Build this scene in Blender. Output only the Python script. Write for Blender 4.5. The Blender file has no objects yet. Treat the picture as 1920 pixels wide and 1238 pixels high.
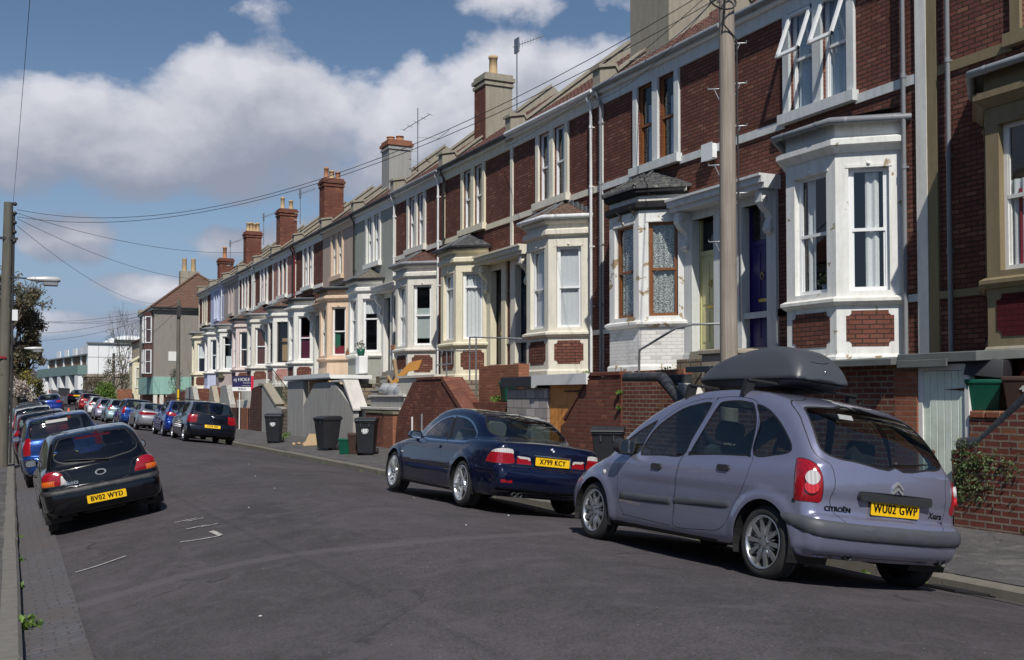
import bpy, bmesh, math, random
import numpy as np
from mathutils import Vector, Matrix
random.seed(7)
R = math.radians
C = bpy.context.scene.collection
S = bpy.context.scene

# ------------------------------------------------------------------ materials
MATS = {}
def nt(m): return m.node_tree.nodes, m.node_tree.links
def new_mat(name):
    m = bpy.data.materials.new(name); m.use_nodes = True
    return m
def pbsdf(m): return m.node_tree.nodes['Principled BSDF']
def s2l(c):
    """sRGB 0..255 triple to linear"""
    return tuple((v/255/12.92 if v/255 <= .04045 else ((v/255+.055)/1.055)**2.4) for v in c)
def mixrgb(N, L, fac, a, b, mode='MIX'):
    n = N.new('ShaderNodeMix'); n.data_type = 'RGBA'; n.blend_type = mode
    def put(sock, v):
        if isinstance(v, (tuple, list)): sock.default_value = (*v[:3], 1)
        elif isinstance(v, (int, float)): sock.default_value = v
        else: L.new(v, sock)
    put(n.inputs[0], fac); put(n.inputs[6], a); put(n.inputs[7], b)
    return n.outputs[2]
def noise(N, L, vec, scale, detail=4, rough=.55, dist=0):
    n = N.new('ShaderNodeTexNoise'); n.inputs['Scale'].default_value = scale
    n.inputs['Detail'].default_value = detail; n.inputs['Roughness'].default_value = rough
    n.inputs['Distortion'].default_value = dist
    if vec is not None: L.new(vec, n.inputs['Vector'])
    return n.outputs['Fac']
def ramp(N, L, fac, stops):
    n = N.new('ShaderNodeValToRGB'); cr = n.color_ramp
    while len(cr.elements) < len(stops): cr.elements.new(.5)
    for e, (p, c) in zip(cr.elements, stops):
        e.position = p; e.color = (*c, 1) if isinstance(c, tuple) else (c, c, c, 1)
    L.new(fac, n.inputs[0]); return n.outputs[0]
def math_n(N, L, op, a, b=None, c=None, clamp=False):
    n = N.new('ShaderNodeMath'); n.operation = op; n.use_clamp = clamp
    for i, v in enumerate((a, b, c)):
        if v is None: continue
        if isinstance(v, (int, float)): n.inputs[i].default_value = v
        else: L.new(v, n.inputs[i])
    return n.outputs[0]
def bump(N, L, h, strength, dist, normal=None):
    n = N.new('ShaderNodeBump'); n.inputs['Strength'].default_value = strength
    n.inputs['Distance'].default_value = dist; L.new(h, n.inputs['Height'])
    if normal is not None: L.new(normal, n.inputs['Normal'])
    return n.outputs[0]
def obj_coord(N): return N.new('ShaderNodeTexCoord').outputs['Object']
def uv_coord(N): return N.new('ShaderNodeTexCoord').outputs['UV']
def world_pos(N): return N.new('ShaderNodeNewGeometry').outputs['Position']

def plain(name, col, rough=.5, metal=0., var=.12, scale=6., bmp=0., coat=0., spec=.5, dirt=None, dirt_amt=.4, dscale=1.5):
    """a base colour with soft mottling, optional dirt patches and fine bump"""
    if name in MATS: return MATS[name]
    m = new_mat(name); N, L = nt(m); b = pbsdf(m)
    v = obj_coord(N)
    n1 = noise(N, L, v, scale, 6)
    f = math_n(N, L, 'MULTIPLY_ADD', n1, var*2, 1-var)
    cc = mixrgb(N, L, 1., tuple(col), f, 'MULTIPLY')
    if dirt:
        n2 = noise(N, L, v, dscale, 7, .65, .6)
        k = ramp(N, L, n2, [(.45, 0.), (.72, dirt_amt)])
        cc = mixrgb(N, L, k, cc, dirt)
    L.new(cc, b.inputs['Base Color'])
    b.inputs['Roughness'].default_value = rough; b.inputs['Metallic'].default_value = metal
    b.inputs['Coat Weight'].default_value = coat; b.inputs['Coat Roughness'].default_value = .04
    b.inputs['Specular IOR Level'].default_value = spec
    if bmp:
        n3 = noise(N, L, v, scale*9, 5)
        L.new(bump(N, L, n3, bmp, .01), b.inputs['Normal'])
    MATS[name] = m; return m

def render_mat(name, col, rough=.75, streak=.25, crack=0., under=(.35, .29, .2), bmp=.25):
    """painted render / stone dressing: mottled, streaked by rain, optionally peeling to the stone below"""
    if name in MATS: return MATS[name]
    m = new_mat(name); N, L = nt(m); b = pbsdf(m)
    v = world_pos(N)
    mp = N.new('ShaderNodeMapping'); mp.inputs['Scale'].default_value = (5, 5, .55); L.new(v, mp.inputs[0])
    st = noise(N, L, mp.outputs[0], 1.6, 6, .65)
    k = ramp(N, L, st, [(.42, 0.), (.8, streak)])
    dk = tuple(x*.45 for x in col)
    cc = mixrgb(N, L, k, tuple(col), (dk[0], dk[1]*.97, dk[2]*.88))
    n1 = noise(N, L, v, 9, 6); cc = mixrgb(N, L, 1., cc, math_n(N, L, 'MULTIPLY_ADD', n1, .22, .89), 'MULTIPLY')
    h = noise(N, L, v, 60, 4)
    if crack:
        p = noise(N, L, v, 3.3, 9, .62, .35)
        kk = ramp(N, L, p, [(1-crack-.012, 0.), (1-crack+.004, 1.)])
        und = mixrgb(N, L, noise(N, L, v, 14, 5), tuple(x*.7 for x in under), under)
        cc = mixrgb(N, L, kk, cc, und)
        h = math_n(N, L, 'SUBTRACT', h, math_n(N, L, 'MULTIPLY', kk, 1.6))
    L.new(cc, b.inputs['Base Color']); b.inputs['Roughness'].default_value = rough
    b.inputs['Specular IOR Level'].default_value = .25
    L.new(bump(N, L, h, bmp, .01), b.inputs['Normal'])
    MATS[name] = m; return m

def brick_mat(name, c1, c2, mortar, bw=.225, bh=.075, msize=.010, var=.55, stain=.4, bmp=.6, odd=None):
    if name in MATS: return MATS[name]
    m = new_mat(name); N, L = nt(m); b = pbsdf(m)
    uv = uv_coord(N)
    wob = N.new('ShaderNodeTexNoise'); wob.inputs['Scale'].default_value = 9; L.new(uv, wob.inputs['Vector'])
    va = N.new('ShaderNodeVectorMath'); va.operation = 'MULTIPLY_ADD'
    L.new(wob.outputs['Color'], va.inputs[0]); va.inputs[1].default_value = (.008, .008, 0); L.new(uv, va.inputs[2])
    t = N.new('ShaderNodeTexBrick'); L.new(va.outputs[0], t.inputs['Vector'])
    t.inputs['Scale'].default_value = 1; t.inputs['Brick Width'].default_value = bw; t.inputs['Row Height'].default_value = bh
    t.inputs['Mortar Size'].default_value = msize; t.inputs['Mortar Smooth'].default_value = .25; t.inputs['Bias'].default_value = -.1
    t.inputs['Color1'].default_value = (*c1, 1); t.inputs['Color2'].default_value = (*c2, 1); t.inputs['Mortar'].default_value = (*mortar, 1)
    # per-brick odd tone: a second brick lookup with extreme colours
    t2 = N.new('ShaderNodeTexBrick'); L.new(va.outputs[0], t2.inputs['Vector']); t2.offset_frequency = 2
    for k_, v_ in (('Scale', 1), ('Brick Width', bw), ('Row Height', bh), ('Mortar Size', 0.), ('Bias', 0.)): t2.inputs[k_].default_value = v_
    t2.inputs['Color1'].default_value = (0, 0, 0, 1); t2.inputs['Color2'].default_value = (1, 1, 1, 1)
    od = odd or tuple(min(1, x*1.55+.02) for x in c2)
    f2 = ramp(N, L, t2.outputs['Color'], [(.80, 0.), (.93, .8)])
    f2 = math_n(N, L, 'MULTIPLY', f2, math_n(N, L, 'SUBTRACT', 1, t.outputs['Fac']))
    cc = mixrgb(N, L, f2, t.outputs['Color'], od)
    f3 = ramp(N, L, t2.outputs['Color'], [(.0, .6), (.16, 0.)])
    f3 = math_n(N, L, 'MULTIPLY', f3, math_n(N, L, 'SUBTRACT', 1, t.outputs['Fac']))
    cc = mixrgb(N, L, f3, cc, tuple(x*.5 for x in c1))
    n1 = noise(N, L, uv, 40, 5); cc = mixrgb(N, L, 1., cc, math_n(N, L, 'MULTIPLY_ADD', n1, var, 1-var*.5), 'MULTIPLY')
    n2 = noise(N, L, uv, .9, 7, .6, .5); k = ramp(N, L, n2, [(.42, 0.), (.75, stain)])
    cc = mixrgb(N, L, k, cc, tuple(x*.35 for x in c1))
    mp = N.new('ShaderNodeMapping'); mp.inputs['Scale'].default_value = (3.2, .22, 1); L.new(uv, mp.inputs[0])
    n4 = noise(N, L, mp.outputs[0], 1.3, 6, .6, .3); cc = mixrgb(N, L, ramp(N, L, n4, [(.50, 0.), (.74, stain*.8)]), cc, tuple(x*.4 for x in c1))       # soot and rain streaks
    n5 = noise(N, L, uv, 1.7, 5, .6); cc = mixrgb(N, L, ramp(N, L, n5, [(.55, 0.), (.75, .3)]), cc, tuple(min(1, x*1.5+.02) for x in c2))       # paler weathered areas
    L.new(cc, b.inputs['Base Color']); b.inputs['Roughness'].default_value = .85; b.inputs['Specular IOR Level'].default_value = .2
    h = math_n(N, L, 'SUBTRACT', math_n(N, L, 'MULTIPLY', n1, .35), t.outputs['Fac'])
    L.new(bump(N, L, h, bmp, .012), b.inputs['Normal'])
    MATS[name] = m; return m

def tile_mat(name, c1, c2, tw=.3, th=.17, moss=None):
    if name in MATS: return MATS[name]
    m = new_mat(name); N, L = nt(m); b = pbsdf(m); uv = uv_coord(N)
    t = N.new('ShaderNodeTexBrick'); L.new(uv, t.inputs['Vector'])
    for k_, v_ in (('Scale', 1), ('Brick Width', tw), ('Row Height', th), ('Mortar Size', .012), ('Mortar Smooth', .3), ('Bias', 0.)): t.inputs[k_].default_value = v_
    t.inputs['Color1'].default_value = (*c1, 1); t.inputs['Color2'].default_value = (*c2, 1); t.inputs['Mortar'].default_value = (*[x*.18 for x in c1], 1)
    n1 = noise(N, L, uv, 22, 6); cc = mixrgb(N, L, 1., t.outputs['Color'], math_n(N, L, 'MULTIPLY_ADD', n1, .7, .65), 'MULTIPLY')
    if moss:
        n2 = noise(N, L, uv, 4.5, 8, .7, .4); cc = mixrgb(N, L, ramp(N, L, n2, [(.54, 0.), (.66, .75)]), cc, moss)
    L.new(cc, b.inputs['Base Color']); b.inputs['Roughness'].default_value = .8
    # overlapping courses: saw-tooth height up the slope
    sx = N.new('ShaderNodeSeparateXYZ'); L.new(uv, sx.inputs[0])
    fr = math_n(N, L, 'FRACT', math_n(N, L, 'DIVIDE', sx.outputs[1], th))
    h = math_n(N, L, 'SUBTRACT', math_n(N, L, 'MULTIPLY', fr, -1.), math_n(N, L, 'MULTIPLY', t.outputs['Fac'], .5))
    L.new(bump(N, L, h, .8, .03), b.inputs['Normal'])
    MATS[name] = m; return m

def glass_mat(name, tint=(.35, .4, .42), op=.35, rough=.02):
    """thin glass: tinted see-through with sharp reflections"""
    if name in MATS: return MATS[name]
    m = new_mat(name); N, L = nt(m); N.remove(pbsdf(m)); out = N['Material Output']
    tr = N.new('ShaderNodeBsdfTransparent'); tr.inputs[0].default_value = (*tint, 1)
    gl = N.new('ShaderNodeBsdfGlossy'); gl.inputs['Roughness'].default_value = rough; gl.inputs[0].default_value = (.95, .97, 1, 1)
    ge = N.new('ShaderNodeNewGeometry'); dt = N.new('ShaderNodeVectorMath'); dt.operation = 'DOT_PRODUCT'
    L.new(ge.outputs['Normal'], dt.inputs[0]); L.new(ge.outputs['Incoming'], dt.inputs[1])
    gz = math_n(N, L, 'POWER', math_n(N, L, 'SUBTRACT', 1, math_n(N, L, 'ABSOLUTE', dt.outputs['Value'])), 5)
    mx = N.new('ShaderNodeMixShader'); L.new(math_n(N, L, 'MULTIPLY_ADD', gz, .92, .075, clamp=True), mx.inputs[0])
    L.new(tr.outputs[0], mx.inputs[1]); L.new(gl.outputs[0], mx.inputs[2]); L.new(mx.outputs[0], out.inputs[0])
    MATS[name] = m; return m

def paint(name, col, flake=.0, rough=.28, coat=1., spec=.3):
    if name in MATS: return MATS[name]
    m = new_mat(name); N, L = nt(m); b = pbsdf(m)
    v = obj_coord(N)
    n1 = noise(N, L, v, 2.2, 6, .6)
    dusty = tuple(x*.85+.012 for x in col)
    cc = mixrgb(N, L, ramp(N, L, n1, [(.45, 0.), (.8, .35)]), tuple(col), dusty)
    L.new(cc, b.inputs['Base Color']); b.inputs['Metallic'].default_value = flake
    L.new(math_n(N, L, 'MULTIPLY_ADD', noise(N, L, v, 5, 5), .12, rough-.04), b.inputs['Roughness'])
    b.inputs['Coat Weight'].default_value = coat; b.inputs['Coat Roughness'].default_value = .03; b.inputs['Specular IOR Level'].default_value = spec
    MATS[name] = m; return m

# ------------------------------------------------------------------ mesh builder
def link(o, parent=None):
    C.objects.link(o)
    if parent is not None: o.parent = parent
    return o
def wbase(o):
    """world location of an unrotated chain of parents"""
    v = Vector((0, 0, 0))
    while o is not None: v = v + o.location; o = o.parent
    return v
def box_uv(me):
    uvl = me.uv_layers.new(name='UVMap')
    n = len(me.loops)
    if n == 0: return
    co = np.empty(len(me.vertices)*3, 'f4'); me.vertices.foreach_get('co', co); co = co.reshape(-1, 3)
    li = np.empty(n, 'i4'); me.loops.foreach_get('vertex_index', li)
    pn = np.empty(len(me.polygons)*3, 'f4'); me.polygons.foreach_get('normal', pn); pn = pn.reshape(-1, 3)
    pt = np.empty(len(me.polygons), 'i4'); me.polygons.foreach_get('loop_total', pt)
    nn = np.repeat(pn, pt, axis=0); p = co[li]
    hx = nn[:, 0]; hy = nn[:, 1]; hl = np.hypot(hx, hy)+1e-9
    u = (-hy*p[:, 0]+hx*p[:, 1])/hl            # along the wall, whatever its heading
    vert = np.abs(nn[:, 2]) < .9
    # v measured up the slope
    v = p[:, 2]/np.maximum(np.sqrt(1-np.minimum(nn[:, 2]**2, .99)), .1)
    uv = np.where(vert[:, None], np.stack([u, v], 1), p[:, :2])
    uvl.data.foreach_set('uv', uv.astype('f4').ravel())

class MB:
    """collects boxes, prisms, tubes and lathes in world space; build() links them as ONE mesh object"""
    def __init__(s): s.v = []; s.f = []; s.m = []; s.sm = []
    def add(s, vs, fs, mi=0, smooth=False):
        o = len(s.v); s.v += [tuple(p) for p in vs]
        for f in fs: s.f.append(tuple(i+o for i in f)); s.m.append(mi); s.sm.append(smooth)
        return s
    def box(s, x0, x1, y0, y1, z0, z1, mi=0):
        if x0 > x1: x0, x1 = x1, x0
        if y0 > y1: y0, y1 = y1, y0
        if z0 > z1: z0, z1 = z1, z0
        v = [(x0, y0, z0), (x1, y0, z0), (x1, y1, z0), (x0, y1, z0), (x0, y0, z1), (x1, y0, z1), (x1, y1, z1), (x0, y1, z1)]
        return s.add(v, [(0, 3, 2, 1), (4, 5, 6, 7), (0, 1, 5, 4), (1, 2, 6, 5), (2, 3, 7, 6), (3, 0, 4, 7)], mi)
    def obox(s, c, ax, ay, az, mi=0):
        """box with centre c and half-axis vectors"""
        c, ax, ay, az = Vector(c), Vector(ax), Vector(ay), Vector(az)
        v = [c+ax*i+ay*j+az*k for k in (-1, 1) for (i, j) in ((-1, -1), (1, -1), (1, 1), (-1, 1))]
        return s.add(v, [(0, 3, 2, 1), (4, 5, 6, 7), (0, 1, 5, 4), (1, 2, 6, 5), (2, 3, 7, 6), (3, 0, 4, 7)], mi)
    def prism(s, pts, d, mi=0, smooth=False, caps=True):
        """polygon (list of 3d points) pushed along vector d"""
        n = len(pts); a = [Vector(p) for p in pts]; b = [p+Vector(d) for p in a]
        fs = [(i, (i+1) % n, n+(i+1) % n, n+i) for i in range(n)]
        s.add(a+b, fs, mi, smooth)
        if caps:
            s.add(a, [tuple(reversed(range(n)))], mi); s.add(b, [tuple(range(n))], mi)
        return s
    def poly(s, pts, mi=0): return s.add(pts, [tuple(range(len(pts)))], mi)
    def tube(s, path, r, n=8, mi=0, caps=True, smooth=True):
        path = [Vector(p) for p in path]; rs = r if isinstance(r, (list, tuple)) else [r]*len(path)
        rings = []; up = Vector((0, 0, 1)); last = None
        for i, p in enumerate(path):
            d = (path[min(i+1, len(path)-1)]-path[max(i-1, 0)])
            if d.length < 1e-9: d = Vector((0, 0, 1))
            d.normalize()
            if last is None:
                a = d.cross(up)
                if a.length < 1e-3: a = d.cross(Vector((1, 0, 0)))
            else:
                a = last-d*last.dot(d)
                if a.length < 1e-4: a = d.cross(up)
            a.normalize(); last = a; b = d.cross(a)
            rings.append([p+(a*math.cos(t)+b*math.sin(t))*rs[i] for t in [2*math.pi*k/n for k in range(n)]])
        v = [q for rg in rings for q in rg]; f = []
        for i in range(len(path)-1):
            for k in range(n): f.append((i*n+k, i*n+(k+1) % n, (i+1)*n+(k+1) % n, (i+1)*n+k))
        s.add(v, f, mi, smooth)
        if caps: s.add(rings[0], [tuple(reversed(range(n)))], mi); s.add(rings[-1], [tuple(range(n))], mi)
        return s
    def lathe(s, c, axis, prof, n=24, mi=0, smooth=True, caps=False):
        """prof: list of (distance along axis, radius)"""
        c = Vector(c); ax = Vector(axis).normalized(); a = ax.orthogonal().normalized(); b = ax.cross(a)
        v = []; f = []
        for (h, r) in prof:
            for k in range(n):
                t = 2*math.pi*k/n; v.append(c+ax*h+(a*math.cos(t)+b*math.sin(t))*r)
        for i in range(len(prof)-1):
            for k in range(n): f.append((i*n+k, i*n+(k+1) % n, (i+1)*n+(k+1) % n, (i+1)*n+k))
        if caps: f.append(tuple(reversed(range(n)))); f.append(tuple((len(prof)-1)*n+k for k in range(n)))
        return s.add(v, f, mi, smooth)
    def blob(s, c, r, rng, n=1, mi=0, jit=.25):
        bm = bmesh.new(); bmesh.ops.create_icosphere(bm, subdivisions=n, radius=1)
        rr = r if isinstance(r, (tuple, list)) else (r, r, r)
        vs = [(c[0]+v.co.x*rr[0]*(1+rng.uniform(-jit, jit)), c[1]+v.co.y*rr[1]*(1+rng.uniform(-jit, jit)), c[2]+v.co.z*rr[2]*(1+rng.uniform(-jit, jit))) for v in bm.verts]
        bm.verts.index_update(); fs = [tuple(v.index for v in f.verts) for f in bm.faces]; bm.free()
        return s.add(vs, fs, mi, True)
    def mesh(s, name, base=(0, 0, 0), bevel=0):
        me = bpy.data.meshes.new(name); b = Vector(base)
        me.from_pydata([Vector(p) for p in s.v], [], s.f)
        me.polygons.foreach_set('material_index', s.m); me.polygons.foreach_set('use_smooth', s.sm)
        me.update(); box_uv(me)
        me.transform(Matrix.Translation(-b))
        return me
    def build(s, name, mats, parent=None, base=None, bevel=0., fixn=True):
        base = wbase(parent) if parent is not None else Vector(base or (0, 0, 0))
        me = s.mesh(name, base)
        if fixn or bevel:
            bm = bmesh.new(); bm.from_mesh(me)
            if fixn: bmesh.ops.recalc_face_normals(bm, faces=bm.faces)
            if bevel:
                bmesh.ops.remove_doubles(bm, verts=bm.verts, dist=1e-5)
                es = [e for e in bm.edges if len(e.link_faces) == 2 and e.calc_face_angle(0) > .5]
                bmesh.ops.bevel(bm, geom=es, offset=bevel, segments=1, profile=.5, affect='EDGES')
            bm.to_mesh(me); bm.free()
        for m in (mats if isinstance(mats, (list, tuple)) else [mats]): me.materials.append(m)
        o = bpy.data.objects.new(name, me); link(o, parent)
        if parent is None: o.location = base
        return o

def tag(o, label=None, cat=None, group=None, kind=None):
    if label: o['label'] = label
    if cat: o['category'] = cat
    if group: o['group'] = group
    if kind: o['kind'] = kind
    return o
def thing(name, label, cat, loc, group=None):
    o = bpy.data.objects.new(name, None); o.empty_display_size = .2; link(o); o.location = loc
    return tag(o, label, cat, group)
def sub_empty(name, parent, loc=(0, 0, 0)):
    o = bpy.data.objects.new(name, None); link(o, parent); o.location = loc; return o

def text_mesh(txt, size, depth=.002, spacing=1., shear=0., xscale=1.):
    """flat letters in the XY plane, centred; returns (verts, faces)"""
    cu = bpy.data.curves.new('letters', 'FONT'); cu.body = txt; cu.size = size; cu.align_x = 'CENTER'; cu.align_y = 'CENTER'
    cu.extrude = depth; cu.space_character = spacing; cu.shear = shear; cu.resolution_u = 3
    o = bpy.data.objects.new('letters', cu); C.objects.link(o)
    me = bpy.data.meshes.new_from_object(o.evaluated_get(bpy.context.evaluated_depsgraph_get()))
    C.objects.unlink(o); bpy.data.objects.remove(o); bpy.data.curves.remove(cu)
    v = [(p.co.x*xscale, p.co.y, p.co.z) for p in me.vertices]; f = [tuple(p.vertices) for p in me.polygons]
    bpy.data.meshes.remove(me); return v, f
def put_text(mb, txt, size, o, ex, ey, mi=0, bold=0., **k):
    """letters with origin o, right vector ex, up vector ey"""
    o, ex, ey = Vector(o), Vector(ex).normalized(), Vector(ey).normalized(); ez = ex.cross(ey)
    v, f = text_mesh(txt, size, **k)
    for d in ([0] if not bold else [-bold, 0, bold]):
        mb.add([o+ex*(p[0]+d)+ey*p[1]+ez*p[2] for p in v], f, mi)
# ------------------------------------------------------------------ vehicles: signed-distance bodies
def spline(pts, n=6, closed=True):
    """Catmull-Rom through points; a point repeated twice makes a corner"""
    P = [np.array(p, float) for p in pts]; out = []; m = len(P)
    for i in range(m if closed else m-1):
        g = (lambda k: P[k % m]) if closed else (lambda k: P[min(max(k, 0), m-1)])
        a, b, c, d = g(i-1), g(i), g(i+1), g(i+2)
        if np.allclose(b, c): continue
        for k in range(n):
            t = k/n
            out.append(.5*((2*b)+(-a+c)*t+(2*a-5*b+4*c-d)*t*t+(-a+3*b-3*c+d)*t**3))
    if not closed: out.append(P[-1])
    return np.array(out)
def poly_sdf(px, py, V):
    V = np.asarray(V, float); n = len(V)
    d = np.full(px.shape, 1e9); s = np.ones(px.shape)
    for i in range(n):
        a = V[i]; b = V[i-1]; e = b-a; wx = px-a[0]; wy = py-a[1]
        t = np.clip((wx*e[0]+wy*e[1])/max(e@e, 1e-12), 0, 1)
        d = np.minimum(d, (wx-e[0]*t)**2+(wy-e[1]*t)**2)
        c1 = py >= a[1]; c2 = py < b[1]; c3 = e[0]*wy > e[1]*wx
        flip = (c1 & c2 & c3) | (~c1 & ~c2 & ~c3)
        s = np.where(flip, -s, s)
    return s*np.sqrt(d)
class Grid2:
    def __init__(s, V, res=.0125, pad=.35):
        V = np.asarray(V); s.lo = V.min(0)-pad; hi = V.max(0)+pad; s.res = res
        nx, ny = [int((hi[i]-s.lo[i])/res)+2 for i in (0, 1)]
        X, Y = np.meshgrid(s.lo[0]+np.arange(nx)*res, s.lo[1]+np.arange(ny)*res, indexing='ij')
        s.g = poly_sdf(X, Y, V)
    def __call__(s, x, y):
        fx = np.clip((x-s.lo[0])/s.res, 0, s.g.shape[0]-1.001); fy = np.clip((y-s.lo[1])/s.res, 0, s.g.shape[1]-1.001)
        i = fx.astype(int); j = fy.astype(int); a = fx-i; b = fy-j; g = s.g
        return (g[i, j]*(1-a)*(1-b)+g[i+1, j]*a*(1-b)+g[i, j+1]*(1-a)*b+g[i+1, j+1]*a*b)
def sstep(x, a, b):
    t = np.clip((x-a)/(b-a), 0, 1); return t*t*(3-2*t)
def rint(a, b, r):
    return np.minimum(np.maximum(a, b), -r)+np.sqrt(np.maximum(a+r, 0)**2+np.maximum(b+r, 0)**2)
def smin(a, b, k):
    h = np.clip(.5+.5*(b-a)/k, 0, 1); return b*(1-h)+a*h-k*h*(1-h)
def lerp(x, pts):
    p = np.asarray(pts); return np.interp(x, p[:, 0], p[:, 1])

class Body:
    def __init__(s, sp):
        s.sp = sp
        s.low = Grid2(spline(sp['low'])); s.cab = Grid2(spline(sp['cab'])) if sp.get('cab') else None
        s.plan = spline(sp['plan'], 6, False); s.cplan = spline(sp['cplan'], 6, False) if sp.get('cplan') else None
        s.sect = spline(sp['sect'], 6, False)
        a = np.asarray(sp['low']); s.y0, s.y1 = a[:, 0].min(), a[:, 0].max()
    def f(s, P):
        sp = s.sp; x = np.abs(P[..., 0]); y = P[..., 1]; z = P[..., 2]
        mr = sstep(y, s.y0+1.5, s.y0+.35); mf = sstep(y, s.y1-1.5, s.y1-.35)
        yw = y-sp.get('bowr', .12)*x*x*mr+sp.get('bowf', .2)*x*x*mf
        zw = z+sp.get('crown', .05)*x*x*sstep(z, .55, 1.0)
        w = lerp(y, s.plan)+lerp(z, s.sect)
        for wy in sp['axles']:
            dd = np.hypot(y-wy, z-sp['tyre'])
            w = w+sp.get('flare', .018)*sstep(dd, sp['arch']+.13, sp['arch']+.015)
        if 'crease' in sp:
            zc, amt, wd = sp['crease']; w = w+amt*np.exp(-((z-zc)/wd)**2)
        d = rint(s.low(yw, zw), x-w, sp.get('rlow', .09))
        if s.cab is not None:
            wc = lerp(y, s.cplan)-sp['tumble']*np.maximum(z-sp['belt'], -.3)-sp.get('tumble2', .12)*np.maximum(z-sp['belt'], 0)**2
            d2 = rint(s.cab(yw, zw), x-wc, sp.get('rcab', .07))
            d = smin(d, d2, sp.get('blend', .05))
        return d
    def grad(s, P, h=.004):
        g = np.empty_like(P)
        for i in range(3):
            e = np.zeros(3); e[i] = h; g[..., i] = (s.f(P+e)-s.f(P-e))/(2*h)
        return g
    def sx(s, y, z, side=-1):
        """surface x at (y, z)"""
        xs = np.linspace(1.15, 0, 461); P = np.stack([xs, np.full(461, y), np.full(461, z)], 1); f = s.f(P)
        i = np.argmax(f < 0); return side*xs[i]
    def sy(s, x, z, end=-1):
        ys = np.linspace(end*2.9, 0, 1161); P = np.stack([np.full(1161, x), ys, np.full(1161, z)], 1); f = s.f(P)
        i = np.argmax(f < 0); return ys[i]
    def sz(s, x, y):
        zs = np.linspace(2.4, 0, 961); P = np.stack([np.full(961, x), np.full(961, y), zs], 1); f = s.f(P)
        return zs[np.argmax(f < 0)]
    def nrm(s, p):
        g = s.grad(np.array([p], float))[0]; return Vector(g/np.linalg.norm(g))

def surface_net(f, lo, hi, h):
    n = [int(math.ceil((hi[i]-lo[i])/h))+1 for i in range(3)]
    ax = [lo[i]+np.arange(n[i])*h for i in range(3)]
    G = np.stack(np.meshgrid(*ax, indexing='ij'), -1); D = f(G)
    ins = D < 0
    c = np.zeros([k-1 for k in n], int)
    acc = np.zeros([k-1 for k in n]+[3]); cnt = np.zeros([k-1 for k in n])
    sl = lambda o, k: slice(o, k-1+o)
    for a in range(3):
        b, e = [(1, 2), (0, 2), (0, 1)][a]
        for ob in (0, 1):
            for oe in (0, 1):
                i0 = [None]*3; i1 = [None]*3
                i0[a] = sl(0, n[a]); i1[a] = sl(1, n[a])
                for q, o in ((b, ob), (e, oe)): i0[q] = sl(o, n[q]); i1[q] = sl(o, n[q])
                d0 = D[tuple(i0)]; d1 = D[tuple(i1)]; cr = (d0 < 0) != (d1 < 0)
                t = np.where(cr, d0/np.where(cr, d0-d1, 1), 0)
                p = G[tuple(i0)]+(G[tuple(i1)]-G[tuple(i0)])*t[..., None]
                acc += p*cr[..., None]; cnt += cr
    has = cnt > 0; idx = -np.ones(has.shape, int); idx[has] = np.arange(has.sum())
    V = acc[has]/cnt[has][:, None]
    faces = []
    for a in range(3):
        b, e = [(1, 2), (2, 0), (0, 1)][a]
        i0 = [slice(1, k-1) for k in n]; i1 = list(i0); i0[a] = slice(0, n[a]-1); i1[a] = slice(1, n[a])
        A = ins[tuple(i0)]; B = ins[tuple(i1)]; cr = A != B; w = np.argwhere(cr)
        if not len(w): continue
        w2 = w.copy()
        for q in (b, e): w2[:, q] += 1          # grid index of the edge start
        def cell(ob, oe):
            k = w2.copy(); k[:, b] -= ob; k[:, e] -= oe; return idx[k[:, 0], k[:, 1], k[:, 2]]
        q = np.stack([cell(1, 1), cell(0, 1), cell(0, 0), cell(1, 0)], 1)
        fl = ~A[cr]; q[fl] = q[fl][:, ::-1]
        faces.append(q)
    return V, np.concatenate(faces)

def cut(bm, F):
    bm.verts.ensure_lookup_table(); bm.verts.index_update()
    co = np.array([v.co[:] for v in bm.verts]); d = F(co); d[np.abs(d) < 2e-4] = 0
    E = list(bm.edges); ia = np.array([e.verts[0].index for e in E]); ib = np.array([e.verts[1].index for e in E])
    sel = np.nonzero(d[ia]*d[ib] < 0)[0]
    on = set(bm.verts[i] for i in np.nonzero(d == 0)[0])
    if len(sel):
        a, b = co[ia[sel]], co[ib[sel]]; da, db = d[ia[sel]].copy(), d[ib[sel]].copy()
        t0 = np.zeros(len(sel)); t1 = np.ones(len(sel))
        for _ in range(4):
            t = t0+(t1-t0)*np.clip(da/(da-db), .05, .95); dm = F(a+(b-a)*t[:, None]); same = dm*da > 0
            t0 = np.where(same, t, t0); da = np.where(same, dm, da); t1 = np.where(same, t1, t); db = np.where(same, db, dm)
        for k, tt in zip(sel, t):
            e = E[k]; _, v = bmesh.utils.edge_split(e, e.verts[0], float(tt)); on.add(v)
    fs = set(f for v in on for f in v.link_faces)
    for f in fs:
        vs = [l.vert for l in f.loops]; n = len(vs); oi = [i for i, v in enumerate(vs) if v in on]
        if len(oi) < 2: continue
        if len(oi) == 2:
            i, j = oi
            if (j-i) % n in (1, n-1): continue
            try: bmesh.utils.face_split(f, vs[i], vs[j])
            except Exception: pass
        elif n > 3:
            for k in range(len(oi)):
                i, j = oi[k], oi[(k+1) % len(oi)]
                if (j-i) % n in (1, n-1): continue
                m = (vs[i].co+vs[j].co)/2
                if abs(F(np.array([m[:]]))[0]) < .012:
                    try: bmesh.utils.face_split(f, vs[i], vs[j]); break
                    except Exception: pass
def side_poly(pts, rnd=5): 
    V = spline(pts, rnd) if rnd else np.array(pts)
    return lambda P: poly_sdf(P[:, 1], P[:, 2], V)
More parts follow.
